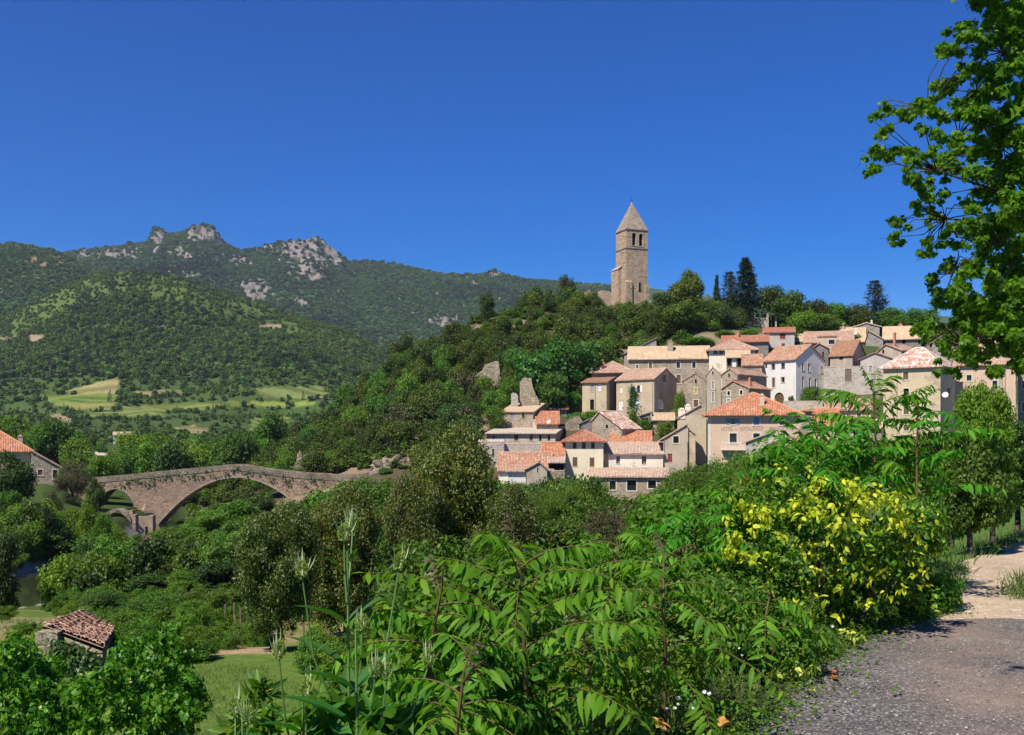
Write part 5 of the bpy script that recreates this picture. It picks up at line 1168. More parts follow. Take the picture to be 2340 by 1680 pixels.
# ---------------------------------------------------------------- tile-roofed garden hut
def hut():
    d = 27.0; A = P(98, 1452, d); e = empty("garden_hut", gp(150, 28.2)); o = e.location.copy(); tag(e, "small stone garden hut with a sagging old tile roof smothered in ivy", "hut")
    # roof readings: four corners of the single sloping plane
    c = [P(131,1432,25.6), P(243,1477,26.2), P(262,1434,28.6), P(186,1398,29.6)]
    c2 = [P(97,1411,28.0)]
    n = 14; m = 12; V = np.zeros((n, m, 3)); rng = np.random.default_rng(4)
    q = [P(98,1424,27.0) - o, P(238,1476,26.4) - o, P(264,1433,29.2) - o, P(186,1396,30.2) - o]
    mb = MB(); t = .1
    mb2 = MB(); eu = (q[1]-q[0]); ev = (q[3]-q[0]); lu, lv = eu.length, ev.length
    nn = eu.cross(ev).normalized()
    if nn.z < 0: nn = -nn
    nu_, nv_ = 16, 9
    for j in range(nv_):
        for i in range(nu_):
            f0, f1 = i/nu_, (i+1)/nu_; g0, g1 = j/nv_, (j+1.18)/nv_; jj = rng.normal(0, .012)
            def pt(f, g, k): return (q[0]*(1-f)+q[1]*f)*(1-g) + (q[3]*(1-f)+q[2]*f)*g + nn*(k + jj - .10*math.sin(math.pi*f)*math.sin(math.pi*g))
            prev = None
            for s in range(5):
                th = math.pi*s/4; fx = f0 + (f1-f0)*(.5-.5*math.cos(th)); hgt = .034*math.sin(th)
                cur = (pt(fx, g0, hgt+.035), pt(fx, g1, hgt), pt(fx, g0, hgt-.0))
                if prev: mb.poly([prev[0], cur[0], cur[1], prev[1]], [(f0*lu, g0*lv), (f1*lu, g0*lv), (f1*lu, g1*lv), (f0*lu, g1*lv)]); mb.poly([prev[2], cur[2], cur[0], prev[0]], [((i+.5)*.2, (j+.5)*.3)]*4)
                prev = cur
    low = [p - nn*.14 for p in q]; mb.poly([p - nn*.06 for p in q])
    mb.build("roof", MAT['t_old'], e)
    mb = MB(); zb = -1.4
    for a, b in ((0,1),(1,2),(2,3),(3,0)):
        a, b = low[a], low[b]; mb.poly([(a.x,a.y,zb),(b.x,b.y,zb),b,a])
    a = low[0]; w = [P(99,1426,26.9)-o, P(133,1440,26.6)-o]; mb.box((w[0].x-.05, w[0].y-.35, zb), (w[1].x, w[0].y+.1, w[1].z-.05))
    mb.build("wall", MAT['rubble'], e)
    L = Leaves(); n = 2600; f = rng.random(n); b0 = low[0]*1.0; b1 = low[1]*1.0
    top = b0[:]; pos = np.array(b0)[None]*(1-f[:,None]) + np.array(b1)[None]*f[:,None]; keep = (f > .22); pos[:,2] = zb + (pos[:,2]-zb-.05)*rng.random(n)**.6; pos[:,1] -= rng.uniform(.05,.45,n); pos = pos[keep]
    L.add(T_leaf(.8,.2), pos, rng.normal(size=(len(pos),3)) + [0,0,-.8], rng.normal(size=(len(pos),3))*.4 + [0,-1,.5], rng.uniform(.07,.14,len(pos)))
    L.build("ivy", MAT['l_ivy'], e)
hut()
# ---------------------------------------------------------------- trees as things: trunk + crown
def trunk_mesh(name, mat, h, r, seed, limbs=5, lean=0.0, fork=.35, spread=.3):
    rnd = random.Random(seed); mb = MB()
    top = Vector((lean, rnd.uniform(-.05, .05), h * fork))
    mb.tube([(0, 0, -.15 * h), (lean * .3, 0, h * fork * .5), top], [r * 1.25, r, r * .8], 7)
    for i in range(limbs):
        an = 6.283 * i / limbs + rnd.uniform(-.5, .5); L = h * rnd.uniform(.35, .6); sp = spread * h * rnd.uniform(.5, 1.1)
        e = top + Vector((math.cos(an) * sp, math.sin(an) * sp, L)); m = (top + e) / 2 + Vector((math.cos(an) * sp * .2, math.sin(an) * sp * .2, -L * .05))
        mb.tube([top * .96, m, e], [r * .6, r * .38, r * .1], 5)
        for k in range(2):
            e2 = m + Vector((rnd.uniform(-1, 1) * sp, rnd.uniform(-1, 1) * sp, L * rnd.uniform(.3, .7))); mb.tube([m, e2], [r * .3, r * .07], 4)
    return mb.mesh(name, mat)
KIND = {}
def kind(key, mat, n_cl, per, size, seeds, bark='bark', fork=.3, rr=(.3, .5), tmpl=None, zc=.56, r=.03, zs=.38, up=.4, shell=2.2):
    KIND[key] = [(bush_mesh("crown", MAT[mat], n_cl, per, size, s, rr=rr, tmpl=tmpl, zc=zc, zs=zs, up=up, shell=shell), trunk_mesh("trunk", MAT[bark], 1.0, r, s, fork=fork)) for s in seeds]
kind('oak', 'l_oak', 34, 130, .048, (101, 102, 103, 104, 105), rr=(.26, .5), zc=.5, zs=.46)
kind('dark', 'l_dark', 30, 140, .048, (111, 112, 113))
kind('mid', 'l_mid', 30, 150, .046, (121, 122, 123, 124))
kind('blue', 'l_blue', 30, 120, .052, (126, 127), rr=(.26, .44))
kind('bright', 'l_bright', 30, 130, .05, (131, 132, 133))
kind('brown', 'l_brown', 30, 90, .05, (141, 142))
kind('bigoak', 'l_oak', 46, 190, .042, (145, 146), rr=(.26, .42))
kind('riverlight', 'l_bright', 60, 210, .034, (151, 152, 153), rr=(.22, .40), zc=.5, zs=.50)
kind('rivermid', 'l_mid', 60, 220, .034, (154, 155, 156), rr=(.22, .40), zc=.5, zs=.50)
kind('riverdark', 'l_dark', 60, 230, .036, (157, 158), rr=(.22, .40), zc=.5, zs=.50)
kind('willow', 'l_willow', 90, 260, .026, (161, 162, 163), rr=(.18, .34), tmpl=T_quad(.28), zc=.5, zs=.50)
kind('heather', 'l_brown', 80, 200, .026, (165,), rr=(.18, .34), tmpl=T_quad(.35), zc=.5, zs=.50)
kind('orchard', 'l_orchard', 210, 260, .019, (171, 172), rr=(.12, .30), tmpl=T_leaf(.5), fork=.3, r=.022, zc=.5, zs=.5, shell=1.5)
kind('garden', 'l_mid', 70, 180, .032, (181, 182, 183), rr=(.18, .34), tmpl=T_leaf(.6), fork=.38, r=.022)
kind('round', 'l_bright', 90, 260, .032, (191,), rr=(.20, .34), tmpl=T_leaf(.6))
kind('lawn', 'l_mid', 90, 230, .036, (194, 195), rr=(.18, .32), tmpl=T_leaf(.65), fork=.36, r=.035, zc=.60)
KIND['conifer'] = [(cone_mesh("crown", MAT['l_conifer'], 201, 26, 200, .05, .34, .12), trunk_mesh("trunk", MAT['bark'], 1, .02, 3, 2)), (cone_mesh("crown", MAT['l_conifer'], 202, 26, 260, .045, .42, .14), trunk_mesh("trunk", MAT['bark'], 1, .02, 4, 2))]
KIND['cedar'] = [(cone_mesh("crown", MAT['l_cedar'], 203, 15, 190, .05, .44, .06, .10), trunk_mesh("trunk", MAT['bark'], 1, .025, 5, 2))]
def tree(kd, px, d, top, wpx, name, label, cat="tree", group=None, var=None, rz=None, base=None, hscale=1.0, sink=.0):
    """one tree: px = trunk position, top = crown top reading, wpx = crown width reading, standing on the ground"""
    k = KIND[kd]; cm, tm = k[random.randrange(len(k)) if var is None else var]
    x = X(px, d); g = gz(x, d) if base is None else base
    h = (Z(top, d) - g) * hscale; w = wpx / F * d
    h = max(h, .4)
    e = empty(name, (x, d, g - sink), random.uniform(0, 6.28) if rz is None else rz); e.scale = (w, w, h + sink)
    tag(e, label, cat, group)
    link("trunk", tm, e); link("crown", cm, e)
    return e

R = random.Random(99)
# --- wood on the village hill: individual oaks
SILN = [(500,1085),(535,1065),(600,1012),(660,968),(720,936),(790,884),(860,824),(900,792),(960,770),(1000,742),(1080,712),(1130,678),(1180,658),(1250,648),(1330,668),(1400,690)]
def hill_tree(px, d, kd=None, w=None):
    x = X(px, d); g = gz(x, d); w = w or R.uniform(3.4, 6.8); h = w * R.uniform(.75, 1.1)
    kd = kd or R.choices(['oak', 'dark', 'mid', 'brown'], [.66, .17, .12, .05])[0]
    if px < 760: zone, lab = "left slope above the bridge", "low evergreen oak on the wooded slope above the bridge's right half"
    elif px < 1090: zone, lab = "middle slope", "evergreen oak on the steep wooded slope left of the village"
    elif px < 1420: zone, lab = "slope below the tower", "leafy oak on the hillside just below the bell tower"
    else: zone, lab = "crest above the roofs", "leafy tree on the wooded crest above the highest roofs"
    k = KIND[kd]; cm, tm = R.choice(k)
    e = empty("oak_tree", (x, d, g - .35 * h), R.uniform(0, 6.28)); e.scale = (w, w, h * 1.2); tag(e, lab, "tree", "oaks on the " + zone)
    link("trunk", tm, e); link("crown", cm, e)
def clear_of_houses(px, d):
    if px > 1300 and d < 206 and px > 1400: return False
    if px > 1080 and d < 184: return False
    if px > 1280 and d < 192: return False
    if 1080 < px < 1150 and 190 < d < 199: return False        # the ruined wall stays visible
    if 1160 < px < 1236 and d < 184: return False
    if px > 1500 and d < 214: return False
    if 1690 < px < 1790 and d < 231: return False
    if 1405 < px < 1500 and 224 < d < 240: return False
    if 1405 < px < 1500 and d >= 224: return False
    return True
placed = []; tries = 0
while len(placed) < 290 and tries < 6000:
    tries += 1
    px = R.uniform(500, 1700); d = R.uniform(158, 240)
    if px < 880 and d < 164: continue
    if not clear_of_houses(px, d): continue
    x = X(px, d); g = gz(x, d); py = H0 - (g - CZ) / d * F
    if d > 222 and px < 1180: continue
    if px < 620 and d < 172: continue
    if px < 940 and d < 160 + (px - 500) * 0.02: continue
    bare = vnoise(np.array(x), np.array(d), 6, 51)
    if bare > .30: continue
    if any((x - a) ** 2 + ((d - b) * .8) ** 2 < 2.5 ** 2 for a, b in placed): continue
    placed.append((x, d)); hill_tree(px, d)
# undergrowth between them
rng = np.random.default_rng(77); n = 5200; px = rng.uniform(430, 2360, n); d = rng.uniform(160, 246, n); x = (px - CX) / F * d
keep = (vnoise(x, d, 6, 51) < .22) & ((px < 1080) | (d > 184 + 14 * (px > 1290) + 10 * (px > 1500))) & ~((px < 900) & (d < 162)) & ~((px > 1405) & (px < 1500) & (d > 222) & (d < 238)) & ~((px > 1395) & (d < 210)) & ~((px > 1690) & (px < 1790) & (d < 229)) & ~((px > 1085) & (px < 1150) & (d < 197)) & ~((px>1160)&(px<1236)&(d<184))
x, d = x[keep], d[keep]; s = rng.uniform(1.2, 2.8, len(x))
und = [bush_mesh("undergrowth_crown", MAT['l_oak'], 10, 36, .16, 90 + i, rr=(.35, .6), zc=.45) for i in range(3)] + [bush_mesh("undergrowth_crown", MAT['l_mid'], 10, 36, .16, 95, rr=(.35, .6), zc=.45)]
scatter("hill_undergrowth", np.stack([x, d, ground(x, d) - .3], 1), np.stack([s, s, s * rng.uniform(.5, .9, len(x))], 1), und, "low scrub filling the gaps between the hillside trees", "scrub")

# --- single trees around the village and on the crest (px, d, top, width, kind, name, label)
for a in [
 (1296,240,626,62,'oak',"oak_tree","small round-headed tree alone on the skyline left of the bell tower"),
 (880,158.5,1068,40,'mid',"shrub","green bush on the rocks at the bridge's right end"),(925,160,1062,44,'oak',"shrub","dull green bush on the rocks left of the tallest fruit tree"),(965,161,1046,50,'mid',"shrub","green bush on the slope behind the tallest fruit tree"),
 (1405,227,690,58,'oak',"oak_tree","oak hiding the left foot of the bell tower"),(1436,224,686,56,'mid',"oak_tree","green tree before the middle of the bell tower's foot"),(1478,226,684,60,'oak',"oak_tree","oak hiding the right foot of the bell tower"),(1352,233,672,56,'oak',"oak_tree","oak before the brown rampart left of the bell tower"),(1325,232,664,50,'mid',"oak_tree","green tree at the rampart's left end"),
 (1112,226,664,46,'oak',"oak_tree","small dark tree breaking the skyline where the hill meets the far ridge"),
 (1570,229,616,92,'bigoak',"oak_tree","big dark rounded tree on the crest right of the bell tower"),
 (1512,232,668,66,'dark',"oak_tree","dark pointed tree between the bell tower and the big rounded tree"),
 (1638,231,628,40,'conifer',"conifer","thin dark conifer left of the tallest conifer on the crest",0),
 (1704,228,588,112,'conifer',"conifer","tallest dark conical conifer on the crest",1),
 (1666,233,618,90,'cedar',"cedar","grey-green cedar just left of the tallest conifer"),
 (1762,227,652,84,'dark',"oak_tree","dark broad tree right of the tallest conifer"),
 (1812,226,663,92,'oak',"oak_tree","dark rounded tree above the pale garden wall's right pillar"),
 (1866,227,682,74,'oak',"oak_tree","mid-sized tree on the crest above the red-roofed grey house"),
 (1916,230,690,80,'mid',"oak_tree","green tree on the crest left of the blue-grey cedar"),
 (1998,234,638,110,'cedar',"cedar","solitary blue-grey cedar on the skyline above the sandy roofs"),
 (1960,229,695,80,'oak',"oak_tree","tree in front of the blue-grey cedar's left side"),
 (2040,230,702,84,'mid',"oak_tree","tree on the crest just right of the blue-grey cedar"),
 (2098,228,703,110,'mid',"oak_tree","broad tree on the crest nearest the plane tree's leaves"),
 (1563,214,688,120,'bigoak',"oak_tree","broad light-topped oak above the long stone house"),
 (1630,217,690,90,'dark',"oak_tree","dark tree mass below the thin conifer"),
 (1672,230,690,90,'dark',"oak_tree","dark tree at the foot of the tallest conifer"),
 (1500,214,700,80,'oak',"oak_tree","oak at the foot of the bell tower's right corner"),
 (1448,222,694,70,'oak',"oak_tree","low oak hiding the bell tower's base"),
 (1836,216,706,72,'bright',"tree","bright yellow-green tree right of the pale garden wall"),
 (1890,214,715,96,'mid',"tree","rounded green tree above the broad salmon roof"),
 (1660,210,755,60,'mid',"shrub","rounded garden shrub above the dark red roof"),
 (1712,211,752,60,'mid',"shrub","garden shrub touching the left of the flat red roof"),
 (1300,193,772,150,'blue',"deciduous_tree","large soft green tree behind the leftmost beige house"),
 (1232,190,795,140,'blue',"deciduous_tree","large soft green tree over the broken tower stub"),
 (1190,201,790,90,'mid',"deciduous_tree","green tree between the two ruined walls"),
 (1360,203,770,120,'blue',"deciduous_tree","soft green tree above the salmon pyramid roof"),
 (1258,185,850,90,'blue',"deciduous_tree","lower green tree right of the broken tower stub"),
 (1310,188.5,895,60,'mid',"shrub","green bush against the leftmost beige house's wall"),
 (1352,181,938,70,'bright',"shrub","bright green bush below the leftmost beige house"),
 (1318,178,942,60,'mid',"shrub","dark green bush left of the bright one under the beige house"),
 (1448,177,935,30,'mid',"shrub","dark climbing shrub at the foot of the ivy on the corner house"),
 (1470,174,955,50,'mid',"shrub","garden shrub left of the sandy-roofed shed"),
 (1520,171,962,56,'bright',"shrub","green bush in the small garden under the sandy-roofed shed"),
 (1553,179.5,890,26,'bright',"shrub","climbing green bush in the gap right of the corner house"),
 (1476,208,775,90,'mid',"tree","bright tree behind the dark slate-roofed barn"),
 (1590,207,770,110,'mid',"shrub","long green hedge-like bush above the long stone house"),
 (1108,188,858,60,'bright',"shrub","bright green creeper under the grassy ruined wall"),
 (1160,187,855,44,'bright',"shrub","bright green bush right of the grassy ruined wall"),
 (1130,182,890,70,'mid',"shrub","green bush left of the crumbling pillar"),
 (1128,175,925,60,'mid',"shrub","green shrub at the left wall of the pale-roofed stone house"),
 (1858,179,883,50,'dark',"shrub","dark shrub on the terrace before the white house's gable"),
 (1842,176,886,40,'mid',"shrub","shrub in front of the white house's right corner"),
 (1808,177.6,903,17,'dark',"shrub","small clipped dark bush right of the arched doorway"),
]:
    tree(a[4], a[0], a[1], a[2], a[3], a[5], a[6], "shrub" if a[5] == "shrub" else "tree", None, a[7] if len(a) > 7 else None, sink=.0 if a[5] != "shrub" else .2)
# ivy on the corner house
L = Leaves(); rng = np.random.default_rng(8); h13 = HOUSES['H13']; n = 900
q = [(1447,948,26),(1447,925,16),(1446,905,12),(1444,890,8),(1452,900,8),(1442,915,9)]
lm = Matrix.Translation(h13.location) @ Matrix.Rotation(h13.rotation_euler.z, 4, 'Z')
iv = lm.inverted()
for px, py, r in q:
    c = iv @ P(px, py, 183.8); m = n // 6; pos = np.stack([c.x + rng.normal(0, r / F * 184 * .5, m), -.12 - rng.random(m) * .25, c.z + rng.normal(0, r / F * 184 * .6, m)], 1)
    L.add(T_quad(.8), pos, rng.normal(size=(m, 3)) + [0, 0, -.6], rng.normal(size=(m, 3)) * .5 + [0, -1, .4], rng.uniform(.18, .34, m))
ivo = L.build("ivy", MAT['l_ivy']); ivo.matrix_world = lm; tag(ivo, "ivy climbing the front of the beige corner house", "ivy")

# --- valley trees beyond the bridge
n = 0
for i in range(900):
    px = R.uniform(-60, 640); d = R.uniform(182, 415); x = X(px, d)
    if d < 178 and abs(x - np.interp(d, RIV_Y, RIV_X)) < 6: continue
    if px > 640: continue
    if 185 < px < 255 and d < 292 or 235 < px < 318 and d > 215 or (px < 150 and d < 200): continue
    w = R.uniform(5, 9.5) * (1 if d < 240 else .62); kd = R.choices(['mid', 'bright', 'dark', 'oak', 'blue'], [.32, .13, .2, .2, .15])[0]; k = KIND[kd]; cm, tm = R.choice(k)
    e = empty("valley_tree", (x, d, gz(x, d) - .5), R.uniform(0, 6.28)); e.scale = (w, w, w * R.uniform(.9, 1.4)); n += 1
    tag(e, {"mid": "mid-green", "bright": "light green", "dark": "dark", "oak": "dull green", "blue": "soft green"}[kd] + " tree in the valley beyond the bridge", "tree", {"mid": "mid-green", "bright": "light green", "dark": "dark", "oak": "dull green", "blue": "soft green"}[kd] + " valley trees beyond the bridge")
    link("trunk", tm, e); link("crown", cm, e)
    if n >= 240: break
for a in [(312,205,1010,120,'bright',"big light green tree rising behind the bridge's left half"),(390,215,985,110,'blue',"tall dark green tree behind the bridge's left slope"),(450,220,1000,90,'mid',"green tree behind the bridge's hump"),(235,190,1040,90,'bright',"light green bush behind the bridge's left end"),(505,205,1030,60,'bright',"light green tree behind the hump of the bridge"),
          (420,178,1112,80,'mid',"green tree seen through the wide arch at its left"),(480,184,1098,90,'dark',"dark tree seen through the wide arch, left of centre"),(545,183,1094,80,'dark',"dark tree seen through the middle of the wide arch"),(615,181,1108,100,'mid',"green tree seen through the wide arch at its right"),(660,176,1120,80,'oak',"dull green tree behind the wide arch's right foot"),
          (262,160,1150,60,'mid',"bush filling the foot of the small side arch"),(300,150,1160,36,'bright',"bright bush at the side arch's right foot"),(270,122,1196,60,'riverlight',"light bush inside the little mill arch"),(300,118,1222,60,'rivermid',"green bush below the mill's posts"),(238,125,1190,40,'rivermid',"green bush at the mill arch's left foot"),
          (245,176,1128,60,'bright',"light bush seen through the small side arch at left"),(292,178,1130,60,'mid',"green bush seen through the small side arch at right"),(30,158,990,110,'dark',"dark tree behind the orange-roofed house by the river")]:
    tree(a[4], *a[:4], "valley_tree", a[5])
# --- bank between garden and bridge
for a in [
 (28,131,1030,120,'riverdark',"dark dense tree in front of the orange-roofed riverside house"),
 (168,141,1052,115,'heather',"brownish tree beside the bridge's left end"),
 (218,137,1090,50,'riverdark',"dark ivy-clad tree against the bridge's small arch"),
 (20,118,1120,90,'rivermid',"green shrub under the dark tree on the far left bank"),
 (118,122,1120,60,'heather',"brownish shrub left of the ruined mill's lawn"),
 (150,112,1165,120,'riverlight',"light green poplar-like tree left of the ruined mill"),
 (205,108,1128,70,'riverlight',"slim light green tree just left of the little mill arch"),
 (236,104,1172,60,'riverlight',"slender pale tree in front of the little mill arch"),
 (95,104,1205,150,'rivermid',"broad green tree on the river bank under the terrace wall"),
 (215,92,1215,150,'rivermid',"broad green tree below the ruined mill"),
 (330,100,1232,120,'riverlight',"low light tree in front of the ruined mill's foot"),
 (400,98,1205,130,'rivermid',"green tree before the wide arch's left foot"),
 (470,104,1165,130,'rivermid',"tall green tree in front of the wide arch"),
 (540,106,1140,130,'rivermid',"green tree before the middle of the wide arch"),
 (600,112,1130,120,'riverdark',"darker tree before the wide arch's right half"),
 (660,98,1160,120,'rivermid',"green tree before the bridge's right foot"),
 (760,110,1130,130,'willow',"fine-leaved shrub before the bridge's right end"),
 (300,84,1262,170,'rivermid',"wide mid-green tree in the river bank's second row"),
 (420,82,1250,170,'riverdark',"wide dark tree in the river bank's second row"),
 (520,80,1215,150,'rivermid',"leafy tree in the second row left of the fruit trees"),
 (165,76,1268,130,'rivermid',"leafy tree beside the river pool"),
 (205,67,1300,120,'riverdark',"dark bush right of the river pool"),
 (270,64,1310,130,'rivermid',"bush in the hedge row behind the garden, at its left"),
 (345,62,1308,140,'riverdark',"dark bush in the hedge row behind the garden"),
 (430,60,1300,150,'rivermid',"leafy bush in the middle of the garden hedge row"),
 (510,58,1275,150,'riverdark',"dark bush at the hedge row's right end behind the fruit trees"),
 (0,60,1222,95,'riverdark',"nearly black tree at the left edge beside the river pool"),
 (150,60,1345,60,'rivermid',"small round bush below the river pool"),
 (700,66,1150,190,'rivermid',"large tree behind the left fruit tree"),
 (850,75,1090,180,'rivermid',"large tree behind the gap between the fruit trees"),
]:
    tree(a[4], *a[:4], "bank_tree", a[5])
# low thicket filling the bank and the slope before the village
rng = np.random.default_rng(78); n = 9000; d = 56 + 108 * rng.random(n); px = rng.uniform(-80, 2300, n); x = (px - CX) / F * d; g = ground(x, d)
rd_ = np.abs(x - np.interp(d, RIV_Y, RIV_X)); py = H0 - (g - CZ) / d * F
s = rng.uniform(1.5, 2.6, n) + 4.2 * np.clip(vnoise(x, d, 9, 81) + .12, 0, 1) * rng.uniform(.6, 1.3, n); top = H0 - (g + s - CZ) / d * F
keep = (rd_ > 6.2) & ~((px < 140) & (d < 82) & (top < 1380)) & ~((px < 135) & (py < 1205) & (py > 1140)) & ~((px < 150) & (d < 90) & (rd_ < 12)) & ~((px < 1000) & (d < 62)) & ~((px > 1140) & (px < 1700) & (d > 143)) & ~((px > 200) & (px < 960) & (d > 144)) & ~((px > 1380) & (px < 1490) & (top < 1143) & (d > 90)) & ~((px > 1600) & (d > 118)) & (top > np.interp(px, [0, 190, 222, 465, 500, 640, 760, 1100, 1200, 1340, 1380, 1490, 1560, 1640, 1750, 2300], [1150, 1160, 1222, 1222, 1185, 1165, 1120, 1100, 1105, 1085, 1140, 1135, 1080, 1035, 1040, 1010]))
s = s[keep]; und2 = [bush_mesh("thicket_crown", MAT[m], 26, 130, .05, 300 + i, rr=(.25, .5), zc=.45, zs=.45) for i, m in enumerate(['l_mid', 'l_bright', 'l_mid', 'l_willow', 'l_oak', 'l_dark', 'l_dark'])]
scatter("bank_thicket", np.stack([x[keep], d[keep], g[keep] - .3], 1), np.stack([s, s, s * rng.uniform(.8, 1.25, len(s))], 1), und2, "low leafy thicket covering the river bank and the slope before the village", "thicket")
# garden
tree('orchard', 640, 29.5, 1140, 250, "fruit_tree", "left fruit tree with speckled leaves leaning over the lawn", rz=0.4, var=0)
tree('orchard', 790, 33, 1095, 250, "fruit_tree", "fruit tree standing between the leaning one and the tallest one", rz=2.4, var=1)
tree('orchard', 1040, 37, 955, 300, "fruit_tree", "tallest fruit tree with speckled olive leaves before the village", rz=1.1, var=1)
tree('orchard', 950, 35, 1075, 210, "fruit_tree", "lower fruit tree at the left of the tallest one", rz=3.3, var=0)
tree('orchard', 1170, 36, 1100, 230, "fruit_tree", "lower fruit tree at the right of the tallest one", rz=5.0, var=0)
for a in [(436,36,1372,96,'garden',"slender young garden tree with a bare trunk left of the lawn"),(345,38,1372,170,'garden',"low dark garden bush behind the tile-roofed hut"),(260,37,1400,90,'garden',"small leafy bush right behind the hut's roof"),
          (590,34,1420,110,'garden',"small dark tree at the soil patch's edge"),(520,40,1345,120,'garden',"shrub behind the slender garden tree"),(480,31.5,1450,70,'garden',"low plant beside the wooden trellis"),(60,36,1420,70,'garden',"weedy bush in the dry field left of the hut")]:
    tree(a[4], *a[:4], "garden_tree", a[5])
for a in [(1330,62,1085,190,'willow',"fine-leaved shrub below the cream house"),(1255,58,1112,150,'willow',"fine-leaved shrub right of the tallest fruit tree"),(1440,60,1146,150,'heather',"brownish fine-leaved shrub below the stone lean-to"),
          (1575,62,1055,190,'willow',"wide fine-leaved shrub below the narrow grey house"),(1650,64,1042,150,'willow',"fine-leaved shrub below the hotel balcony"),(1600,50,1095,220,'willow',"nearer fine-leaved shrub left of the yellow bush"),
          (1390,44,1160,240,'heather',"brownish shrub in the middle ground left of the sumacs"),(1500,40,1170,240,'willow',"fine-leaved shrub in the middle ground"),(1270,40,1180,230,'rivermid',"green shrub right of the fruit trees"),
          (1740,60,1030,160,'willow',"fine-leaved shrub under the stone house's gable"),(1850,55,1020,200,'riverdark',"dark tree behind the tall sumac"),(1960,50,1010,200,'riverdark',"dark tree behind the two right-hand sumacs"),(2070,48,1000,180,'rivermid',"green tree right of the sumac group"),
          (2240,33,866,150,'round',"bright green rounded tree in front of the pale house"),(2160,40,985,150,'rivermid',"hedge bush under the rounded tree's left side"),(2330,34,960,150,'riverdark',"dark bush under the plane tree at the right edge")]:
    tree(a[4], *a[:4], "shrub" if a[4] in ('willow','heather') else "bank_tree", a[5], "shrub" if a[4] in ('willow','heather') else "tree")
for i, a in enumerate([(2216,15.3,1010,185,"first tree beside the sandy path, nearest the yellow bush"),(2268,16.6,1000,170,"second tree beside the sandy path, with a slightly tilted trunk"),(2326,21.5,1020,170,"third and farthest tree beside the sandy path at the right edge"),(2176,19,1040,150,"tree behind the first path tree, half hidden by the yellow bush"),(2120,21,1045,170,"leafy tree behind the yellow bush's right side")]):
    tree('lawn', a[0], a[1], a[2], a[3], "path_tree", a[4], var=i % 2, base=-.05 if i < 3 else None)
for a in [(300,33,1400,130,'garden',"leafy shrub touching the hut roof's right end"),(365,42,1352,150,'rivermid',"tall bush at the back of the garden, left of the slender tree"),(460,43,1345,130,'rivermid',"bush at the back of the garden behind the slender tree"),(560,42,1350,120,'riverdark',"dark bush at the back of the garden under the leaning fruit tree"),
          (395,36,1420,110,'riverlight',"light green bush left of the trellis"),(500,35,1432,70,'riverlight',"low light bush behind the trellis's right end"),(618,30,1470,70,'garden',"small bush at the foot of the leaning fruit tree"),(230,45,1352,140,'riverdark',"dark bush behind the hut"),(10,46,1385,70,'riverlight',"pale weedy bush at the left edge by the dry field"),
          (720,27,1440,110,'rivermid',"shrub under the second fruit tree"),(830,26,1420,130,'rivermid',"shrub under the second fruit tree's right side"),(900,30,1380,150,'riverdark',"dark shrub between the fruit trees")]:
    tree(a[4], *a[:4], "garden_shrub", a[5], "shrub")
rng = np.random.default_rng(79); n = 2600; d = 18 + 42 * rng.random(n); px = rng.uniform(-80, 1000, n); x = (px - CX) / F * d
f = vnoise(x, d, 5, 83) + .5 * vnoise(x, d, 1.8, 84); open_ = (px > 455) & (px < 730) & (d < 31) | (px < 110) & (d > 28)
keep = f > np.where(open_, .34, -.02); x, d = x[keep], d[keep]; s = rng.uniform(.35, 1.1, len(x)) * np.where(open_[keep], .5, 1)
wk = [bush_mesh("weed_tuft", MAT[m], 18, 90, .075, 320 + i, rr=(.3, .55), zc=.42, zs=.45, tmpl=T_leaf(.4)) for i, m in enumerate(['l_under', 'l_mid', 'l_bright'])]
scatter("garden_weeds", np.stack([x, d, ground(x, d) - .08], 1), np.stack([s, s, s * rng.uniform(.6, 1.2, len(s))], 1), wk, "rough weeds and low plants in the garden below the road", "weeds")
# trellis and garden poles
def trellis():
    d = 31.0; e = empty("garden_trellis", gp(455, d)); o = e.location; tag(e, "low weathered wooden trellis table beside the lawn", "trellis")
    mb = MB(); a, b = P(402, 1489, 30.2) - o, P(474, 1478, 32) - o; n = 9
    for i in range(n):
        f = i / (n - 1); p = a * (1 - f) + b * f; mb.box((p.x - .09, p.y - .6, p.z - .03), (p.x + .09, p.y + .6, p.z))
    mb.build("top", MAT['wood_grey'], e)
    for i in range(6):
        f = i / 5; p = a * (1 - f) + b * f
        for y in (-.5, .5):
            mb = MB(); mb.tube([(p.x, p.y + y, -.2), (p.x + .02, p.y + y, p.z - .03)], .035, 5); mb.build("leg", MAT['wood_old'], e)
trellis()
for i, (px, py0, py1, d) in enumerate([(540,1410,1524,33),(551,1400,1470,36),(535,1404,1462,38),(695,1455,1490,34),(595,1395,1440,37),(512,1412,1470,37)]):
    mb = MB(); g = gp(px, d); t = P(px, py0, d); mb.tube([(0, 0, -.2), (R.uniform(-.05, .05), 0, max(.8, t.z - g.z))], .035, 5); o = mb.build("garden_pole", MAT['wood_old'], loc=g)
    tag(o, ["thin wooden pole standing nearest on the soil patch", "dark wooden pole behind the nearest garden pole", "slim pole left behind the nearest garden pole", "short pole at the lawn's top edge under the fruit tree", "pole under the leaning fruit tree's left branches", "leftmost thin pole by the slender garden tree"][i], "pole", "poles in the garden")
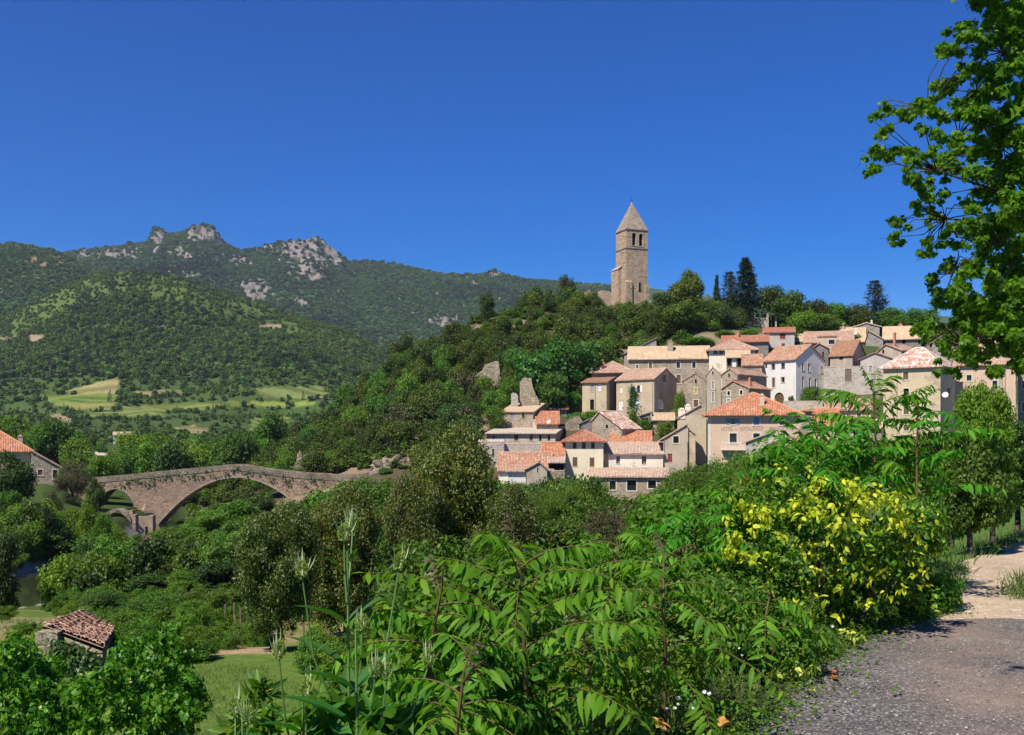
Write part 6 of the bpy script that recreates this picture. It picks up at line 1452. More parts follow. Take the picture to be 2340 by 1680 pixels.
# ---------------------------------------------------------------- foreground plants
TLS = [T_leaf(.27, .15, .05), T_leaf(.31, .42, .08), T_leaf(.24, .75, .04), T_leaf(.29, .30, -.03)]; TL = TLS[0]; TLw = T_leaf(.55, .22, .08); TH = [T_leaf(.62, .2, .08), T_leaf(.55, .5, .10), T_leaf(.66, .35, -.04), T_leaf(.5, .8, .06)]
def curve(p0, dirv, length, droop, n=14):
    """points of an arching rachis"""
    pts = [np.array(p0, float)]; d = np.array(dirv, float); d /= np.linalg.norm(d); st = length / (n - 1)
    for i in range(n - 1):
        pts.append(pts[-1] + d * st); d = d + np.array([0, 0, -droop * st]); d /= np.linalg.norm(d)
    return np.array(pts)
def frond(L, S, p0, dirv, length, droop, pairs, leaf, rng, rad=.006, skip=.18, hang=.35):
    """pinnate leaf: rachis tube into S, leaflets into L"""
    pts = curve(p0, dirv, length, droop); n = len(pts)
    S.tube([tuple(p) for p in pts], [rad * (1 - .8 * i / n) for i in range(n)], 4, cap=False)
    t = np.linspace(skip, .98, pairs); idx = t * (n - 1); i0 = np.minimum(idx.astype(int), n - 2); f = (idx - i0)[:, None]
    pos = pts[i0] * (1 - f) + pts[i0 + 1] * f; tg = unit(pts[i0 + 1] - pts[i0])
    side = unit(np.cross(tg, np.array([0, 0, 1.])) + 1e-6); upn = np.cross(side, tg)
    sz = leaf * (.55 + .55 * np.sin(np.pi * (.15 + .75 * (t - skip) / (1 - skip)))) 
    for sg in (-1, 1):
        ax = side * sg + tg * rng.uniform(.15, .5, (pairs, 1)) - np.array([0, 0, 1.]) * hang * rng.uniform(.4, 1.5, (pairs, 1)) + rng.normal(0, .12, (pairs, 3))
        w = rng.integers(0, 4, pairs); nr = upn + rng.normal(0, .35, (pairs, 3)); sq = sz * rng.uniform(.75, 1.2, pairs); keepl = rng.random(pairs) > .06
        for q in range(4):
            k = (w == q) & keepl
            if k.any(): L.add(TLS[q], pos[k] + rng.normal(0, .004, (int(k.sum()), 3)), ax[k], nr[k], sq[k])
    L.add(TL, pts[-1:], tg[-1:] + rng.normal(0, .1, (1, 3)), upn[-1:], leaf * .6)
def ailanthus(px, d, pybase, top, label, seed, n=13, length=.8, leaf=.15, pairs=11, lean=(0, 0), spread=(.25, 1.0), rise=.55, red=True, droop=1.1, stem_r=.016, bare=.25):
    rng = np.random.default_rng(seed); x = X(px, d); zb = Z(pybase, d) if pybase else gz(x, d); zt = Z(top, d)
    e = empty("sumac", (x, d, min(zb, gz(x, d)))); o = np.array(e.location); tag(e, label, "plant", "sumac plants")
    h0 = zb - o[2]; h = zt - o[2] - length * .12
    st = np.array([[0, 0, 0], [lean[0] * .3, lean[1] * .3, h * .4], [lean[0] * .7, lean[1] * .7, h * .75], [lean[0], lean[1], h]])
    st[1:3, :2] += rng.normal(0, .035, (2, 2)); stem_r *= .68
    S = MB(); S.tube([tuple(p) for p in st], [stem_r * 1.2, stem_r, stem_r * .85, stem_r * .5], 6); S.build("stem", MAT['stem_red'], e)
    L, S2, LR = Leaves(), MB(), Leaves()
    for i in range(n):
        t = bare + (1 - bare) * (i / (n - 1)) ** .8; an = i * 2.39996 + rng.uniform(-.35, .35); q = t * 3; j = min(int(q), 2); p = st[j] * (1 - (q - j)) + st[j + 1] * (q - j)
        young = i >= n - 2
        l = length * (1.0 - .45 * max(0, (t - .6) / .4)) * rng.uniform(.8, 1.15) * (.55 if young else 1)
        el = rise * (.5 + 1.1 * t) + rng.uniform(-.15, .15) + (.5 if young else 0)
        dv = (math.cos(an) * math.cos(el), math.sin(an) * math.cos(el), math.sin(el))
        if young and red: LR = Leaves()
        frond(LR if (young and red) else L, S2, p, dv, l, droop / max(l, .3) * rng.uniform(.6, 1.5), max(7, int(pairs * (.7 if young else 1))), leaf * (.5 if young else 1) * (.85 + .3 * (1 - t)), rng, rad=.005, hang=rng.uniform(.2, .6))
        if young and red: LR.build("young_shoot", MAT['l_ailred'], e)
    L.build("foliage", MAT['l_ail'], e)
    S2.build("leaf_stalk", MAT['stem_red'], e)
    return e
ailanthus(1207, 4.9, None, 1232, "nearest sumac at the centre bottom with long arching leaves and reddish stem", 1, n=24, length=.78, leaf=.112, pairs=15, rise=.55, lean=(-.05, .05), bare=.12)
ailanthus(1517, 6.2, None, 1238, "second sumac with a dark red tuft, between the nearest sumac and the yellow bush", 2, n=20, length=.76, leaf=.10, pairs=14, rise=.30, bare=.15)
ailanthus(1846, 9.4, None, 965, "tall sumac rising through the yellow-leaved bush on a bare red stem", 3, n=15, length=.80, leaf=.13, pairs=14, rise=.55, bare=.60, lean=(.10, .05), red=False, stem_r=.011)
ailanthus(1984, 11.2, None, 868, "tallest sumac standing against the village houses", 4, n=18, length=1.05, leaf=.16, pairs=15, rise=.5, bare=.42, red=False, lean=(.05, 0))
ailanthus(2098, 11.0, None, 905, "sumac with a pale stem just right of the tallest one", 5, n=14, length=.9, leaf=.145, pairs=14, rise=.4, bare=.48, red=False, stem_r=.02)
ailanthus(1668, 9.6, None, 1090, "slim sumac at the yellow bush's left upper edge", 6, n=9, length=.75, leaf=.14, pairs=11, rise=.35, bare=.5, red=False)
ailanthus(1590, 9.5, None, 1130, "sumac shoots in the thicket left of the yellow bush", 7, n=16, length=.85, leaf=.115, pairs=15, rise=.3, bare=.4, red=False)
ailanthus(1420, 8.0, None, 1190, "sumac with drooping leaves behind the second sumac", 8, n=13, length=.72, leaf=.10, pairs=14, rise=.35, bare=.45)
ailanthus(1010, 4.6, None, 1300, "low sumac left of the nearest one with broad leaves", 9, n=16, length=.62, leaf=.105, pairs=12, rise=.25, bare=.12)
ailanthus(1060, 3.9, None, 1500, "low sumac seedling at the very bottom of the picture", 10, n=12, length=.5, leaf=.10, pairs=10, rise=.3, bare=.15)
ailanthus(1330, 5.6, None, 1400, "leafy sumac shoot right of the nearest sumac", 13, n=16, length=.6, leaf=.095, pairs=12, rise=.25, bare=.12)
ailanthus(1760, 7.4, None, 1330, "small sumac at the front of the yellow bush", 14, n=8, length=.6, leaf=.12, pairs=10, rise=.2, bare=.5, red=False)

def leaf_bush(name, label, mat, clumps, per, size, d0, seed, tmpl, stems, cat="bush", up=.6, droop=.5, shell=2.0, stemmat='bark'):
    """bush from lump readings (px, py, radius px, depth)"""
    rng = np.random.default_rng(seed); cx = np.mean([c[0] for c in clumps]); e = empty(name, gp(cx, d0)); o = np.array(e.location); tag(e, label, cat)
    L = Leaves(); C, Rr = [], []
    for px, py, r, d in clumps:
        c = np.array(P(px, py, d)) - o; C.append(c); Rr.append(r / F * d)
    clump_leaves(L, tmpl, np.array(C), np.array(Rr), per, size, rng, up=up, droop=droop, flat=.95, shell=shell)
    L.build("foliage", MAT[mat], e); S = MB()
    for k in range(stems):
        c = C[int(rng.integers(len(C)))]; b = np.array([rng.normal(0, .15), rng.normal(0, .15), -.1]); m = (b + c) / 2 + rng.normal(0, .08, 3); S.tube([tuple(b), tuple(m), tuple(c)], [.022, .014, .005], 5)
    S.build("stem", MAT[stemmat], e); return e
R2 = random.Random(5)
def fill(poly, n, r0, r1, d0, d1, seed):
    """lumps filling a leafy outline in depth"""
    rr = random.Random(seed); out = []; xs = [p[0] for p in poly]; ys = [p[1] for p in poly]
    while len(out) < n:
        x, y = rr.uniform(min(xs), max(xs)), rr.uniform(min(ys), max(ys))
        if in_poly(np.array([x]), np.array([y]), poly)[0]: out.append((x, y, rr.uniform(r0, r1), rr.uniform(d0, d1)))
    return out
YB = [(1660,1190),(1690,1130),(1760,1100),(1850,1080),(1950,1090),(2050,1110),(2110,1150),(2140,1240),(2160,1330),(2120,1400),(2000,1430),(1850,1430),(1740,1410),(1680,1330)]
leaf_bush("yellow_bush", "big rounded bush of green and yellow leaves beside the gravel road", 'l_yellow', fill(YB, 130, 22, 50, 8.7, 10.6, 1), 120, .055, 9.6, 31, TH, 16, up=.5)
rng = np.random.default_rng(88); Ly = Leaves(); yb = bpy.data.objects["yellow_bush"]; o = np.array(yb.location)
yc = [(rng.uniform(1830,2010), rng.uniform(1095,1190), 24) for k in range(16)] + [(rng.uniform(1655,1730), rng.uniform(1140,1330), 20) for k in range(15)] + [(rng.uniform(1940,2080), rng.uniform(1120,1230), 22) for k in range(14)] + [(rng.uniform(1740,1850), rng.uniform(1120,1180), 20) for k in range(8)] + [(rng.uniform(1690,2130), rng.uniform(1180,1410), 12) for k in range(60)]
clump_leaves(Ly, TH, np.array([np.array(P(a, b, 8.35 + .5 * rng.random())) - o for a, b, c in yc]), np.array([c / F * 8.8 for a, b, c in yc]), 11, .050, rng, up=.7, droop=.4, shell=1.5)
Ly.build("yellow_foliage", MAT['l_gold'], yb)
YBd = [(1960,1180),(2080,1150),(2150,1250),(2190,1350),(2160,1400),(2050,1420),(1940,1400)]
leaf_bush("privet_bush", "dark green bush hugging the yellow bush's right side at the path", 'l_green', fill(YBd, 55, 22, 46, 9.9, 11.2, 2), 110, .048, 10.5, 32, TH, 9, up=.5)
HB = [(-60,1480),(40,1465),(100,1490),(160,1540),(230,1540),(270,1490),(330,1470),(400,1480),(450,1540),(465,1620),(440,1720),(300,1740),(-60,1740)]
leaf_bush("hackberry_bush", "glossy dark green bush filling the bottom left corner", 'l_hack', fill(HB, 200, 18, 40, 7.2, 9.4, 3), 150, .046, 8.4, 33, TH, 14, up=.35, droop=.7, shell=1.4)
HC = [(330,1450),(350,1400),(380,1370),(400,1420),(420,1480),(360,1500)]
leaf_bush("hackberry_shoot", "upright leafy shoots standing above the glossy corner bush", 'l_hack', fill([(250,1500),(330,1440),(385,1405),(410,1440),(440,1560),(300,1560)], 34, 10, 20, 8.2, 9.0, 4), 40, .045, 8.6, 34, TH, 5, droop=.9)
for i, (poly, n, d0, d1, mat, lab, sz) in enumerate([
 ([(900,1380),(980,1330),(1080,1300),(1200,1320),(1260,1400),(1240,1560),(1050,1560),(900,1500)], 60, 6.5, 9, 'l_green', "leafy bramble thicket behind the nearest sumac", .07),
 ([(1230,1290),(1320,1250),(1440,1230),(1560,1250),(1640,1330),(1600,1450),(1400,1480),(1260,1440)], 70, 8, 11, 'l_bright', "light green bramble thicket between the two front sumacs", .055),
 ([(1440,1180),(1540,1150),(1650,1140),(1690,1230),(1650,1330),(1500,1290)], 45, 9.5, 12, 'l_green', "leafy thicket left of the yellow bush", .06),
 ([(880,1260),(1000,1240),(1160,1250),(1280,1270),(1250,1380),(1050,1400),(900,1400)], 60, 11, 15, 'l_mid', "darker bramble thicket in front of the tallest fruit tree", .07),
 ([(1720,1060),(1780,1030),(1900,1020),(2050,1020),(2140,1060),(2150,1120),(2000,1100),(1800,1080),(1720,1090)], 55, 11.5, 14, 'l_green', "dense green thicket at the tall sumacs' feet above the yellow bush", .085),
 ([(900,1560),(1050,1500),(1180,1490),(1250,1560),(1260,1700),(920,1700)], 46, 4.7, 6.0, 'l_green', "broad-leaved weeds at the nearest sumac's foot, at the bottom edge", .062),
 ([(1230,1500),(1400,1470),(1560,1480),(1600,1540),(1480,1590),(1300,1620),(1230,1600)], 40, 5.6, 7.0, 'l_bright', "fresh green weeds between the two front sumacs' feet", .045),
 ([(880,1400),(960,1380),(1060,1420),(1040,1520),(900,1540)], 30, 5.4, 7, 'l_green', "leafy weeds between the teasels and the nearest sumac", .06),
 ([(1560,1330),(1680,1330),(1780,1400),(1900,1440),(1900,1480),(1740,1500),(1600,1460)], 50, 7.2, 8.4, 'l_under', "low leafy weeds at the foot of the yellow bush", .045)]):
    leaf_bush("bramble_thicket", lab, mat, fill(poly, n, 26, 52, d0, d1, 40 + i), 85, sz, (d0 + d1) / 2, 50 + i, TLw, 8, up=.55, stemmat='stem_green')

# ---- teasels
def teasel(px, d, top, label, seed, heads, leaf=.30, stem=.0068):
    """heads: (px, py, from fraction of the main stem)"""
    rng = np.random.default_rng(seed); x = X(px, d); g = gz(x, d); e = empty("teasel", (x, d, g)); o = np.array(e.location); tag(e, label, "plant", "teasels")
    S = MB(); h = Z(top, d) - g; S.tube([(0, 0, -.05), (.01, 0, h * .5), (0, .01, h)], [stem * 1.5, stem * 1.1, stem * .7], 6)
    HD, BR, LF = [], Leaves(), Leaves()
    joints = []
    for hx, hy, fr in heads:
        c = np.array(P(hx, hy, d + rng.uniform(-.12, .12))) - o; b = np.array([0, 0, h * fr]); m = b * .45 + c * .55 + np.array([(c[0] - b[0]) * .22, 0, -.02])
        S.tube([tuple(b), tuple(m), tuple(c)], [stem * .8, stem * .65, stem * .5], 5); joints += [b, m]
        HD.append(c)
    S.build("stem", MAT['stem_green'], e)
    for c in HD:
        L = Leaves(); n = 240; dd = sphere_dirs(n, rng); pos = c + dd * np.array([.017, .017, .028]) + np.array([0, 0, .026]); L.add(T_quad(.5), pos, dd + np.array([0, 0, .5]), rng.normal(size=(n, 3)), rng.uniform(.010, .016, n)); fh = L.build("flower_head", MAT['l_head'], e); BR = Leaves()
        k = 11; an = rng.uniform(0, 6.28, k); ax = np.stack([np.cos(an), np.sin(an), rng.uniform(.5, 1.6, k)], 1)
        BR.add(T_leaf(.07, -.45, .01), np.repeat(c[None] + [0, 0, -.004], k, 0), ax, -ax + np.array([0, 0, 2.2]), rng.uniform(.06, .115, k)); BR.build("bracts", MAT['l_bract'], fh)
    for t in (.34, .45, .56, .68, .80):
        for sg in (0, math.pi):
            an = t * 9.0 + sg + rng.uniform(-.3, .3); ax = np.array([[math.cos(an), math.sin(an), .75]]); LF.add(T_leaf(.22, .25, .06), np.array([[0, 0, h * t]]), ax, np.array([[-.6 * math.cos(an), -.6 * math.sin(an), 1.]]), leaf * (1.3 - .75 * t) * 1.25)
    for j in joints[1::2]:
        for sg in (0, math.pi):
            an = rng.uniform(0, 6.28); ax = np.array([[math.cos(an), math.sin(an), 1.1]]); LF.add(T_leaf(.2, .2, .05), j[None], ax, np.array([[-math.cos(an), -math.sin(an), 1.]]), leaf * .4)
    for k in range(6):
        an = rng.uniform(0, 6.28); ax = np.array([[math.cos(an), math.sin(an), .9]]); LF.add(T_leaf(.26, .35, .06), np.array([[0, 0, h * rng.uniform(.1, .32)]]), ax, np.array([[-.5 * math.cos(an), -.5 * math.sin(an), 1.]]), leaf * 1.5)
    LF.build("foliage", MAT['l_teasel'], e)
teasel(793, 4.3, 1260, "tallest teasel with pale spiny heads, left of the nearest sumac", 1, [(786,1232,.86),(806,1208,.88),(690,1316,.48),(912,1298,.52),(828,1438,.46)])
teasel(812, 4.0, 1440, "second teasel close beside the tallest one", 2, [(858,1540,.62),(884,1552,.5),(980,1518,.55)], leaf=.32)
teasel(690, 4.1, 1560, "shorter teasel leaning left of the tallest one", 3, [(637,1500,.6),(700,1590,.6)], leaf=.3)
teasel(552, 3.9, 1600, "low teasel at the bottom edge in front of the lawn", 4, [(538,1632,.7),(566,1650,.75)], leaf=.2)
leaf_bush("weed", "spiky-leaved weed beside the low teasel at the bottom edge", 'l_under', [(600,1590,26,4.6),(580,1640,30,4.4),(615,1660,30,4.3),(545,1670,26,4.5)], 60, .10, 4.4, 61, T_leaf(.26,.2,.05), 4, "plant", up=.4, droop=-.3, stemmat='stem_green')
leaf_bush("weed", "broad-leaved weeds under the tallest teasel at the bottom edge", 'l_green', [(720,1660,34,4.2),(790,1640,30,4.3),(860,1650,36,4.3),(930,1640,36,4.3),(760,1600,24,4.5),(900,1590,30,4.6)], 44, .13, 4.3, 62, T_leaf(.36,.25,.06), 4, "plant", up=.5, droop=.1, stemmat='stem_green')
yw = [(1760,1512),(1775,1530),(1790,1518),(1800,1535),(1815,1525),(1830,1540),(1842,1520),(1820,1508),(1850,1500),(1835,1495),(1795,1500),(1775,1548),(1858,1535),(1930,1452),(1945,1458),(1962,1462)]
leaf_bush("yellowing_weed", "patch of yellowed leaves at the gravel road's edge", 'l_weedyellow', [(a, b - 8, 11, 1.60 * F / (b - H0)) for a, b in yw], 26, .042, 7.2, 63, TH, 0, "plant", up=.9)

# ---- verge: leafy ground cover and grass (uncountable)
def bank_points(n, seed, s0, s1, y0, y1, pw=1.0):
    rng = np.random.default_rng(seed); y = y0 + (y1 - y0) * rng.random(n) ** pw; s = rng.uniform(s0, s1, n); x = edge_x(y) - s
    return rng, np.stack([x, y, ground(x, y)], 1), s
def ground_cover():
    L = Leaves()
    rng, p, s = bank_points(26000, 5, -.05, 6.5, 3.2, 13)
    px = CX + p[:, 0] / p[:, 1] * F
    h = (.10 + .55 * sstep(.1, 2.2, s)) * (.6 + 1.2 * (vnoise(p[:, 0], p[:, 1], .9, 61) + .5)); p[:, 2] += h * rng.random(len(p)) ** .6
    k = px > 380; p, s, h = p[k], s[k], h[k]; n = len(p)
    L.add(TLw, p, rng.normal(size=(n, 3)) * [1, 1, .5], rng.normal(size=(n, 3)) * .55 + [-.1, -.2, 1], (.035 + .035 * sstep(.2, 2.5, s)) * rng.uniform(.6, 1.4, n))
    m = 3200; y = 4.5 + 6 * rng.random(m); sx = rng.exponential(.10, m) * (.5 + vnoise(y, y * 0, .5, 67) + .5); q = np.stack([edge_x(y) + sx, y, .02 + .05 * rng.random(m)], 1)
    L.add(TLw, q, rng.normal(size=(m, 3)) * [1, 1, .4], rng.normal(size=(m, 3)) * .6 + [0, -.2, 1], .032 * rng.uniform(.5, 1.3, m))
    o = L.build("ground_cover", MAT['l_under']); tag(o, "low leafy weeds covering the bank below the road", "weeds", kind="stuff")
    L = Leaves(); rng, p, s = bank_points(16000, 6, -.12, 4.0, 3.2, 14); n = len(p)
    L.add(T_blade(), p, rng.normal(size=(n, 3)) * [.5, .5, .2] + [0, 0, 1], rng.normal(size=(n, 3)), rng.uniform(.07, .26, n) * (.5 + .5 * sstep(0, .8, s)))
    # grass island at the path's right and the strip by the path trees
    m = 6000; y = 10.9 + 1.7 * rng.random(m); x = X(2420, 1) * y + rng.normal(0, .22, m); q = np.stack([x, y, np.zeros(m)], 1)
    L.add(T_blade(), q, rng.normal(size=(m, 3)) * [.5, .5, .2] + [0, 0, 1], rng.normal(size=(m, 3)), rng.uniform(.08, .22, m))
    m = 14000; y = 12 + 22 * rng.random(m) ** 1.3; x = edge_x(y) - rng.uniform(-.15, 7, m) ; q = np.stack([x, y, ground(x, y) - .04], 1)
    L.add(T_blade(), q, rng.normal(size=(m, 3)) * [.6, .6, .2] + [0, 0, 1], rng.normal(size=(m, 3)), rng.uniform(.10, .25, m))
    tag(L.build("grass", MAT['l_grass']), "grass along the edges of the road and path", "grass", kind="stuff")
    L = Leaves(); m = 60000; y = 19 + 26 * rng.random(m); x = X(1, 1) * 0 + (rng.uniform(-60, 980, m) - CX) / F * y; q = np.stack([x, y, ground(x, y)], 1); keep = vnoise(x, y, 2.0, 71) > -.12; q = q[keep]; m = len(q)
    L.add(T_blade(), q, rng.normal(size=(m, 3)) * [.7, .7, .2] + [0, 0, 1], rng.normal(size=(m, 3)), rng.uniform(.06, .20, m))
    tag(L.build("lawn_grass", MAT['l_grass']), "rough grass of the garden below the road", "grass", kind="stuff")
ground_cover()
def pebbles():
    rng = np.random.default_rng(12); n = 5200; y = 5.2 + 5 * rng.random(n) ** 1.4; x = edge_x(y) + 4.2 * rng.random(n) ** 1.3; me = []
    for i in range(3):
        bm = bmesh.new(); bmesh.ops.create_icosphere(bm, subdivisions=1, radius=.5)
        for v in bm.verts: v.co *= random.uniform(.7, 1.2); v.co.z *= .55
        m = bpy.data.meshes.new("pebble"); bm.to_mesh(m); bm.free(); m.materials.append(PEB[i]); me.append(m)
    s = rng.uniform(.005, .013, n) * rng.choice([1, 1, 1, 1.6], n)
    scatter("loose_gravel", np.stack([x, y, np.full(n, .014) + s * .1], 1), np.stack([s, s, s], 1), me, "loose stones lying on the gravel road", "gravel")
PEB = [plain_mat("pebble_grey", (.20,.18,.175), .9), plain_mat("pebble_pale", (.36,.33,.31), .9), plain_mat("pebble_dark", (.11,.10,.095), .9)]
pebbles()
# ---- white bindweed flowers, fallen orange leaves
L = Leaves(); an = np.linspace(0, 2 * math.pi, 9)[:-1]; L.add(T_leaf(.9, -.35, .0), np.zeros((8, 3)), np.stack([np.cos(an), np.sin(an), np.full(8, .75)], 1), np.stack([-np.cos(an), -np.sin(an), np.full(8, 1.3)], 1), .026)
flower_me = L.mesh("bindweed_flower", MAT['petal'])
first = None
for i, (px, py, d) in enumerate([(1378,1612,5.55),(1386,1640,5.35),(1394,1618,5.5),(1404,1630,5.4),(1430,1645,5.3),(1350,1646,5.3),(1610,1585,5.9),(1622,1590,5.85),(1568,1585,5.9),(1552,1600,5.8),(1548,1612,5.75),(1540,1622,5.7),(1524,1622,5.65),(1582,1622,5.7),(1690,1483,6.6),(1900,1434,7.9),(1695,1500,6.7),(1392,1602,5.6),(1565,1576,5.95),(1478,1540,6.0)]):
    o = link("bindweed_flower", flower_me, None, P(px, py, d)); o.rotation_euler = (R2.uniform(.2, .9), R2.uniform(-.4, .4), R2.uniform(0, 6)); o.scale = (R2.uniform(.5, .85),) * 3
    low = px < 1450
    tag(o, "small white bindweed flower in the weeds " + ("under the nearest sumac" if low else "along the road's left edge"), "flower", "white flowers " + ("under the nearest sumac" if low else "along the road's edge"))
for px, py, d, lab, mt in [(1660,1655,6.1,"crumpled orange leaf lying at the gravel's lower left edge",'orange_leaf'),(1503,1652,5.6,"curled tan leaf in the weeds left of the orange leaf",'orange_leaf'),(1905,1470,7.3,"small orange-brown dry leaves at the road edge below the yellow bush",'orange_leaf'),(1856,1578,6.9,"pale fallen leaf lying on the gravel's edge",'pale_leaf'),(2042,1591,6.9,"single green leaf lying alone on the gravel",'l_green')]:
    L = Leaves(); n = 7 if mt == 'orange_leaf' else 2; L.add(TH, RNG.normal(0, .012, (n, 3)), RNG.normal(size=(n, 3)) * [1, 1, .4], RNG.normal(size=(n, 3)) * .5 + [0, 0, 1], .06)
    p = P(px, py, d); x = p.x; p.z = max(.04, gz(x, d) + .05) if x > edge_x(d) - .3 else p.z
    tag(L.build("fallen_leaf", MAT[mt], None, p), lab, "leaf")

# ---------------------------------------------------------------- plane tree at the right edge
def plane_tree():
    d = 17.0; base = Vector((X(2590, d), d, 0)); e = empty("plane_tree", base); o = np.array(base); tag(e, "tall plane tree whose leafy branches hang into the right side of the picture", "tree")
    rng = np.random.default_rng(21); zoom = [(560,40,55),(640,90,60),(500,130,45),(440,220,45),(400,205,25),(560,190,55),(650,150,60),(700,60,60),(520,300,40),(420,350,45),(450,430,55),(330,440,45),(250,470,42),(150,450,22),(120,520,32),(140,620,40),(115,690,30),(230,625,45),(255,735,35),(350,590,50),(380,690,40),(450,630,50),(540,500,60),(600,420,65),(640,540,65),(540,610,45),(700,350,70),(700,500,70),(345,790,35),(290,860,28),(215,920,28),(190,985,25),(350,900,28),(420,945,32),(500,885,38),(560,800,45),(640,740,60),(700,660,60),(320,1000,22),(320,1055,22),(380,1010,20),(470,1010,26),(540,950,40),(600,900,50),(690,850,60),(420,1105,30),(520,1085,45),(600,1030,55),(690,980,60),(330,1165,26),(370,1225,34),(470,1180,42),(560,1150,50),(650,1110,60),(710,1080,60),(450,1290,40),(530,1260,45),(620,1230,50),(700,1200,60),(280,1370,28),(330,1345,28),(420,1360,38),(500,1400,38),(570,1350,40),(660,1330,45),(715,1300,50),(410,1450,32),(490,1490,28),(425,1535,26),(610,1440,36),(690,1400,40),(705,1500,30),(650,1290,40)]
    C, Rr = [], []
    for zx, zy, r in zoom:
        px, py = 1940 + zx * .5525, zy * .5525; dd = 16 + rng.uniform(-1.4, 1.4)
        for k in range(7):
            a, b = rng.normal(0, r * .38, 2); C.append(np.array(P(px + a, py + b, dd + rng.normal(0, .3))) - o); Rr.append(r * .5525 / F * dd * rng.uniform(.45, .8))
    for k in range(100):
        py = rng.uniform(-20, 850); lo = np.interp(py, [0, 200, 420, 600, 700, 850], [2230, 2190, 2210, 2170, 2170, 2200]); px = lo + (2380 - lo) * rng.random() ** .55; dd = rng.uniform(14.5, 18.5)
        C.append(np.array(P(px, py, dd)) - o); Rr.append(rng.uniform(.10, .24))
    main = len(C)
    for k in range(120):                                          # the rest of the crown, beyond the frame and behind
        px, py = rng.uniform(2330, 2900), rng.uniform(-900, 760); dd = rng.uniform(13.5, 21); C.append(np.array(P(px, py, dd)) - o); Rr.append(rng.uniform(.45, .8))
    for k in range(60):
        px, py = rng.uniform(2150, 2330), rng.uniform(-700, -60); dd = rng.uniform(14, 19); C.append(np.array(P(px, py, dd)) - o); Rr.append(rng.uniform(.4, .6))
    C = np.array(C); Rr = np.array(Rr); L = Leaves(); tl = T_lobed()
    clump_leaves(L, tl, C[:main], Rr[:main], 62, .066, rng, up=.5, droop=.7, flat=.7, shell=1.2)
    clump_leaves(L, tl, C[main:], Rr[main:], 70, .15, rng, up=.7, droop=.75, flat=.9, shell=1.8)
    L.build("foliage", MAT['l_plane'], e)
    S = MB(); S.tube([(0, 0, -.3), (.05, 0, 2.5), (-.1, 0, 5.5), (-.1, .1, 9), (0, 0, 13)], [.42, .36, .30, .20, .06], 10); S.build("trunk", MAT['bark_pale'], e)
    S = MB()
    hubs = [np.array([-.1, 0, h]) for h in (3.2, 4.5, 5.6, 6.8, 8, 9.5, 11)]
    secs = [np.array(P(px, py, 16.3)) - o for px, py in ((2250,560),(2280,330),(2190,310),(2290,120),(2235,430),(2290,650),(2240,700),(2160,500),(2120,250),(2230,210),(2140,390),(2310,760),(2200,790),(2300,480),(2180,620))]
    for s in secs:
        h = hubs[int(np.argmin([abs(q[2] - (s[2] - .8)) for q in hubs]))]; m = (h + s) / 2 + np.array([0, 0, .25]); S.tube([tuple(h), tuple(m), tuple(s)], [.055, .032, .012], 6)
    for c, r in list(zip(C[:main], Rr[:main]))[::3]:
        s = min(secs, key=lambda q: np.linalg.norm(q - c)); m = (s + c) / 2 + rng.normal(0, .08, 3) + np.array([0, 0, .06]); S.tube([tuple(s), tuple(m), tuple(c), tuple(c + (c - m) * .45)], [.011, .008, .005, .002], 5)
    for c in C[main:][::3]:
        h = min(hubs, key=lambda q: np.linalg.norm(q - c)); S.tube([tuple(h), tuple((h + c) / 2 + np.array([0, 0, .3])), tuple(c)], [.08, .05, .015], 5)
    S.build("branch", MAT['bark'], e)
plane_tree()

def overhanging_tree():
    """a second plane tree behind the viewpoint: one of its branches reaches over the road and shades the gravel"""
    e = empty("plane_tree", (6.4, -.6, 0)); o = np.array(e.location); tag(e, "plane tree beside the viewpoint, its branch throwing the small shadow on the gravel", "tree")
    rng = np.random.default_rng(31); tip = np.array([4.05, 7.55, 0]) + np.array(SUN) * 6.2 - o
    S = MB(); S.tube([(0, 0, -.2), (.1, 0, 2), (0, .1, 4.2), (0, 0, 7)], [.24, .2, .16, .05], 8); S.build("trunk", MAT['bark_pale'], e)
    S = MB(); b = np.array([0, .05, 3.6]); m = (b + tip) / 2 + np.array([0, 0, .3]); S.tube([tuple(b), tuple(m), tuple(tip)], [.09, .05, .012], 6); S.build("branch", MAT['bark'], e)
    L = Leaves(); C = [tip + rng.normal(0, [.30, .12, .08]) for k in range(9)] + [tip + np.array([.35 * k, -.22 * k, .04 * k]) for k in range(1, 6)] + [np.array([rng.normal(0, 1.2), rng.normal(-.6, .9), rng.uniform(4.8, 7.5)]) for k in range(40)]
    clump_leaves(L, T_lobed(), np.array(C), np.array([.16] * 9 + [.22] * 5 + [.55] * 40), 40, .10, rng, up=.5, droop=.6)
    L.build("foliage", MAT['l_plane'], e)
overhanging_tree()
SKY_ALT, SKY_AIR, SKY_DUST, SKY_OZ, SKY_SAT, SKY_HUE, SKY_STR, SUN_STR, EXPO, HAZE = 1500, 1.0, 0.35, 6.0, 1.46, 0.518, 0.087, 5.0, 0.54, 0.000055
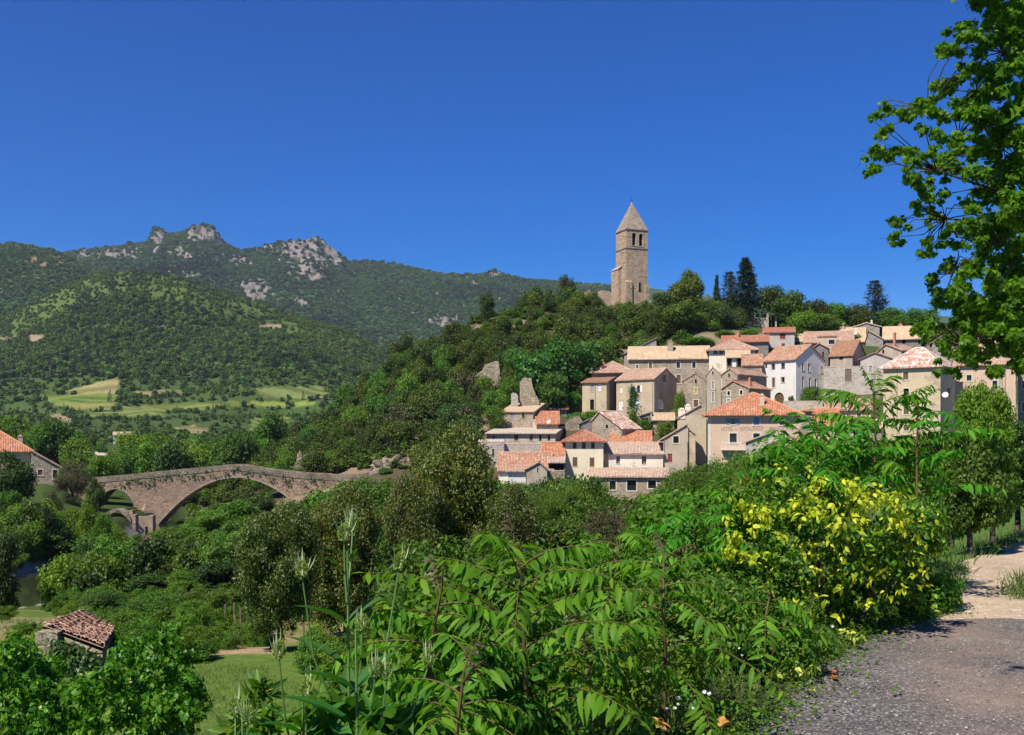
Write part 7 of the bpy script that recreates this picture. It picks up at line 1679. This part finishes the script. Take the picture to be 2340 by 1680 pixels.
# ---------------------------------------------------------------- light and sky
sun_el = math.asin(SUN.z); az = math.atan2(SUN.x, SUN.y)
nt = world.node_tree; bg = nt.nodes["Background"]; sky = nt.nodes.new("ShaderNodeTexSky"); sky.sky_type = 'NISHITA'; sky.sun_disc = False
sky.sun_elevation = sun_el; sky.sun_rotation = az; sky.altitude = SKY_ALT; sky.air_density = SKY_AIR; sky.dust_density = SKY_DUST; sky.ozone_density = SKY_OZ
hs = nt.nodes.new("ShaderNodeHueSaturation"); hs.inputs["Saturation"].default_value = SKY_SAT; hs.inputs["Hue"].default_value = SKY_HUE
nt.links.new(sky.outputs[0], hs.inputs["Color"]); nt.links.new(hs.outputs[0], bg.inputs["Color"]); bg.inputs["Strength"].default_value = SKY_STR
sd = bpy.data.lights.new("sun", 'SUN'); sd.energy = SUN_STR; sd.angle = math.radians(.53); sd.color = (1, .93, .80)
so = bpy.data.objects.new("sun", sd); COL.objects.link(so); so.rotation_euler = SUN.to_track_quat('Z', 'Y').to_euler(); so.location = (0, 0, 60)
vs = scene.view_settings; vs.view_transform = 'Standard'; vs.look = 'None'; vs.exposure = EXPO; vs.gamma = 1.0; vs.use_curve_mapping = False
scene.cycles.max_bounces = 6; scene.cycles.diffuse_bounces = 3; scene.cycles.glossy_bounces = 2; scene.cycles.transmission_bounces = 4
# ---------------------------------------------------------------- the air between here and the mountains
def make_haze():
    mb = MB(); mb.box((-3600, -40, -40), (3600, 3700, 640)); m = bpy.data.materials.new("haze"); m.use_nodes = True; t = m.node_tree
    t.nodes.remove(t.nodes["Principled BSDF"]); v = t.nodes.new("ShaderNodeVolumePrincipled"); v.inputs["Color"].default_value = (.72, .82, 1.0, 1); v.inputs["Density"].default_value = HAZE; v.inputs["Anisotropy"].default_value = .2
    t.links.new(v.outputs[0], t.nodes["Material Output"].inputs["Volume"])
    o = mb.build("haze", m); tag(o, "thin blue summer haze between the road and the far mountain", "haze", kind="stuff")
    scene.cycles.volume_bounces = 0
make_haze()
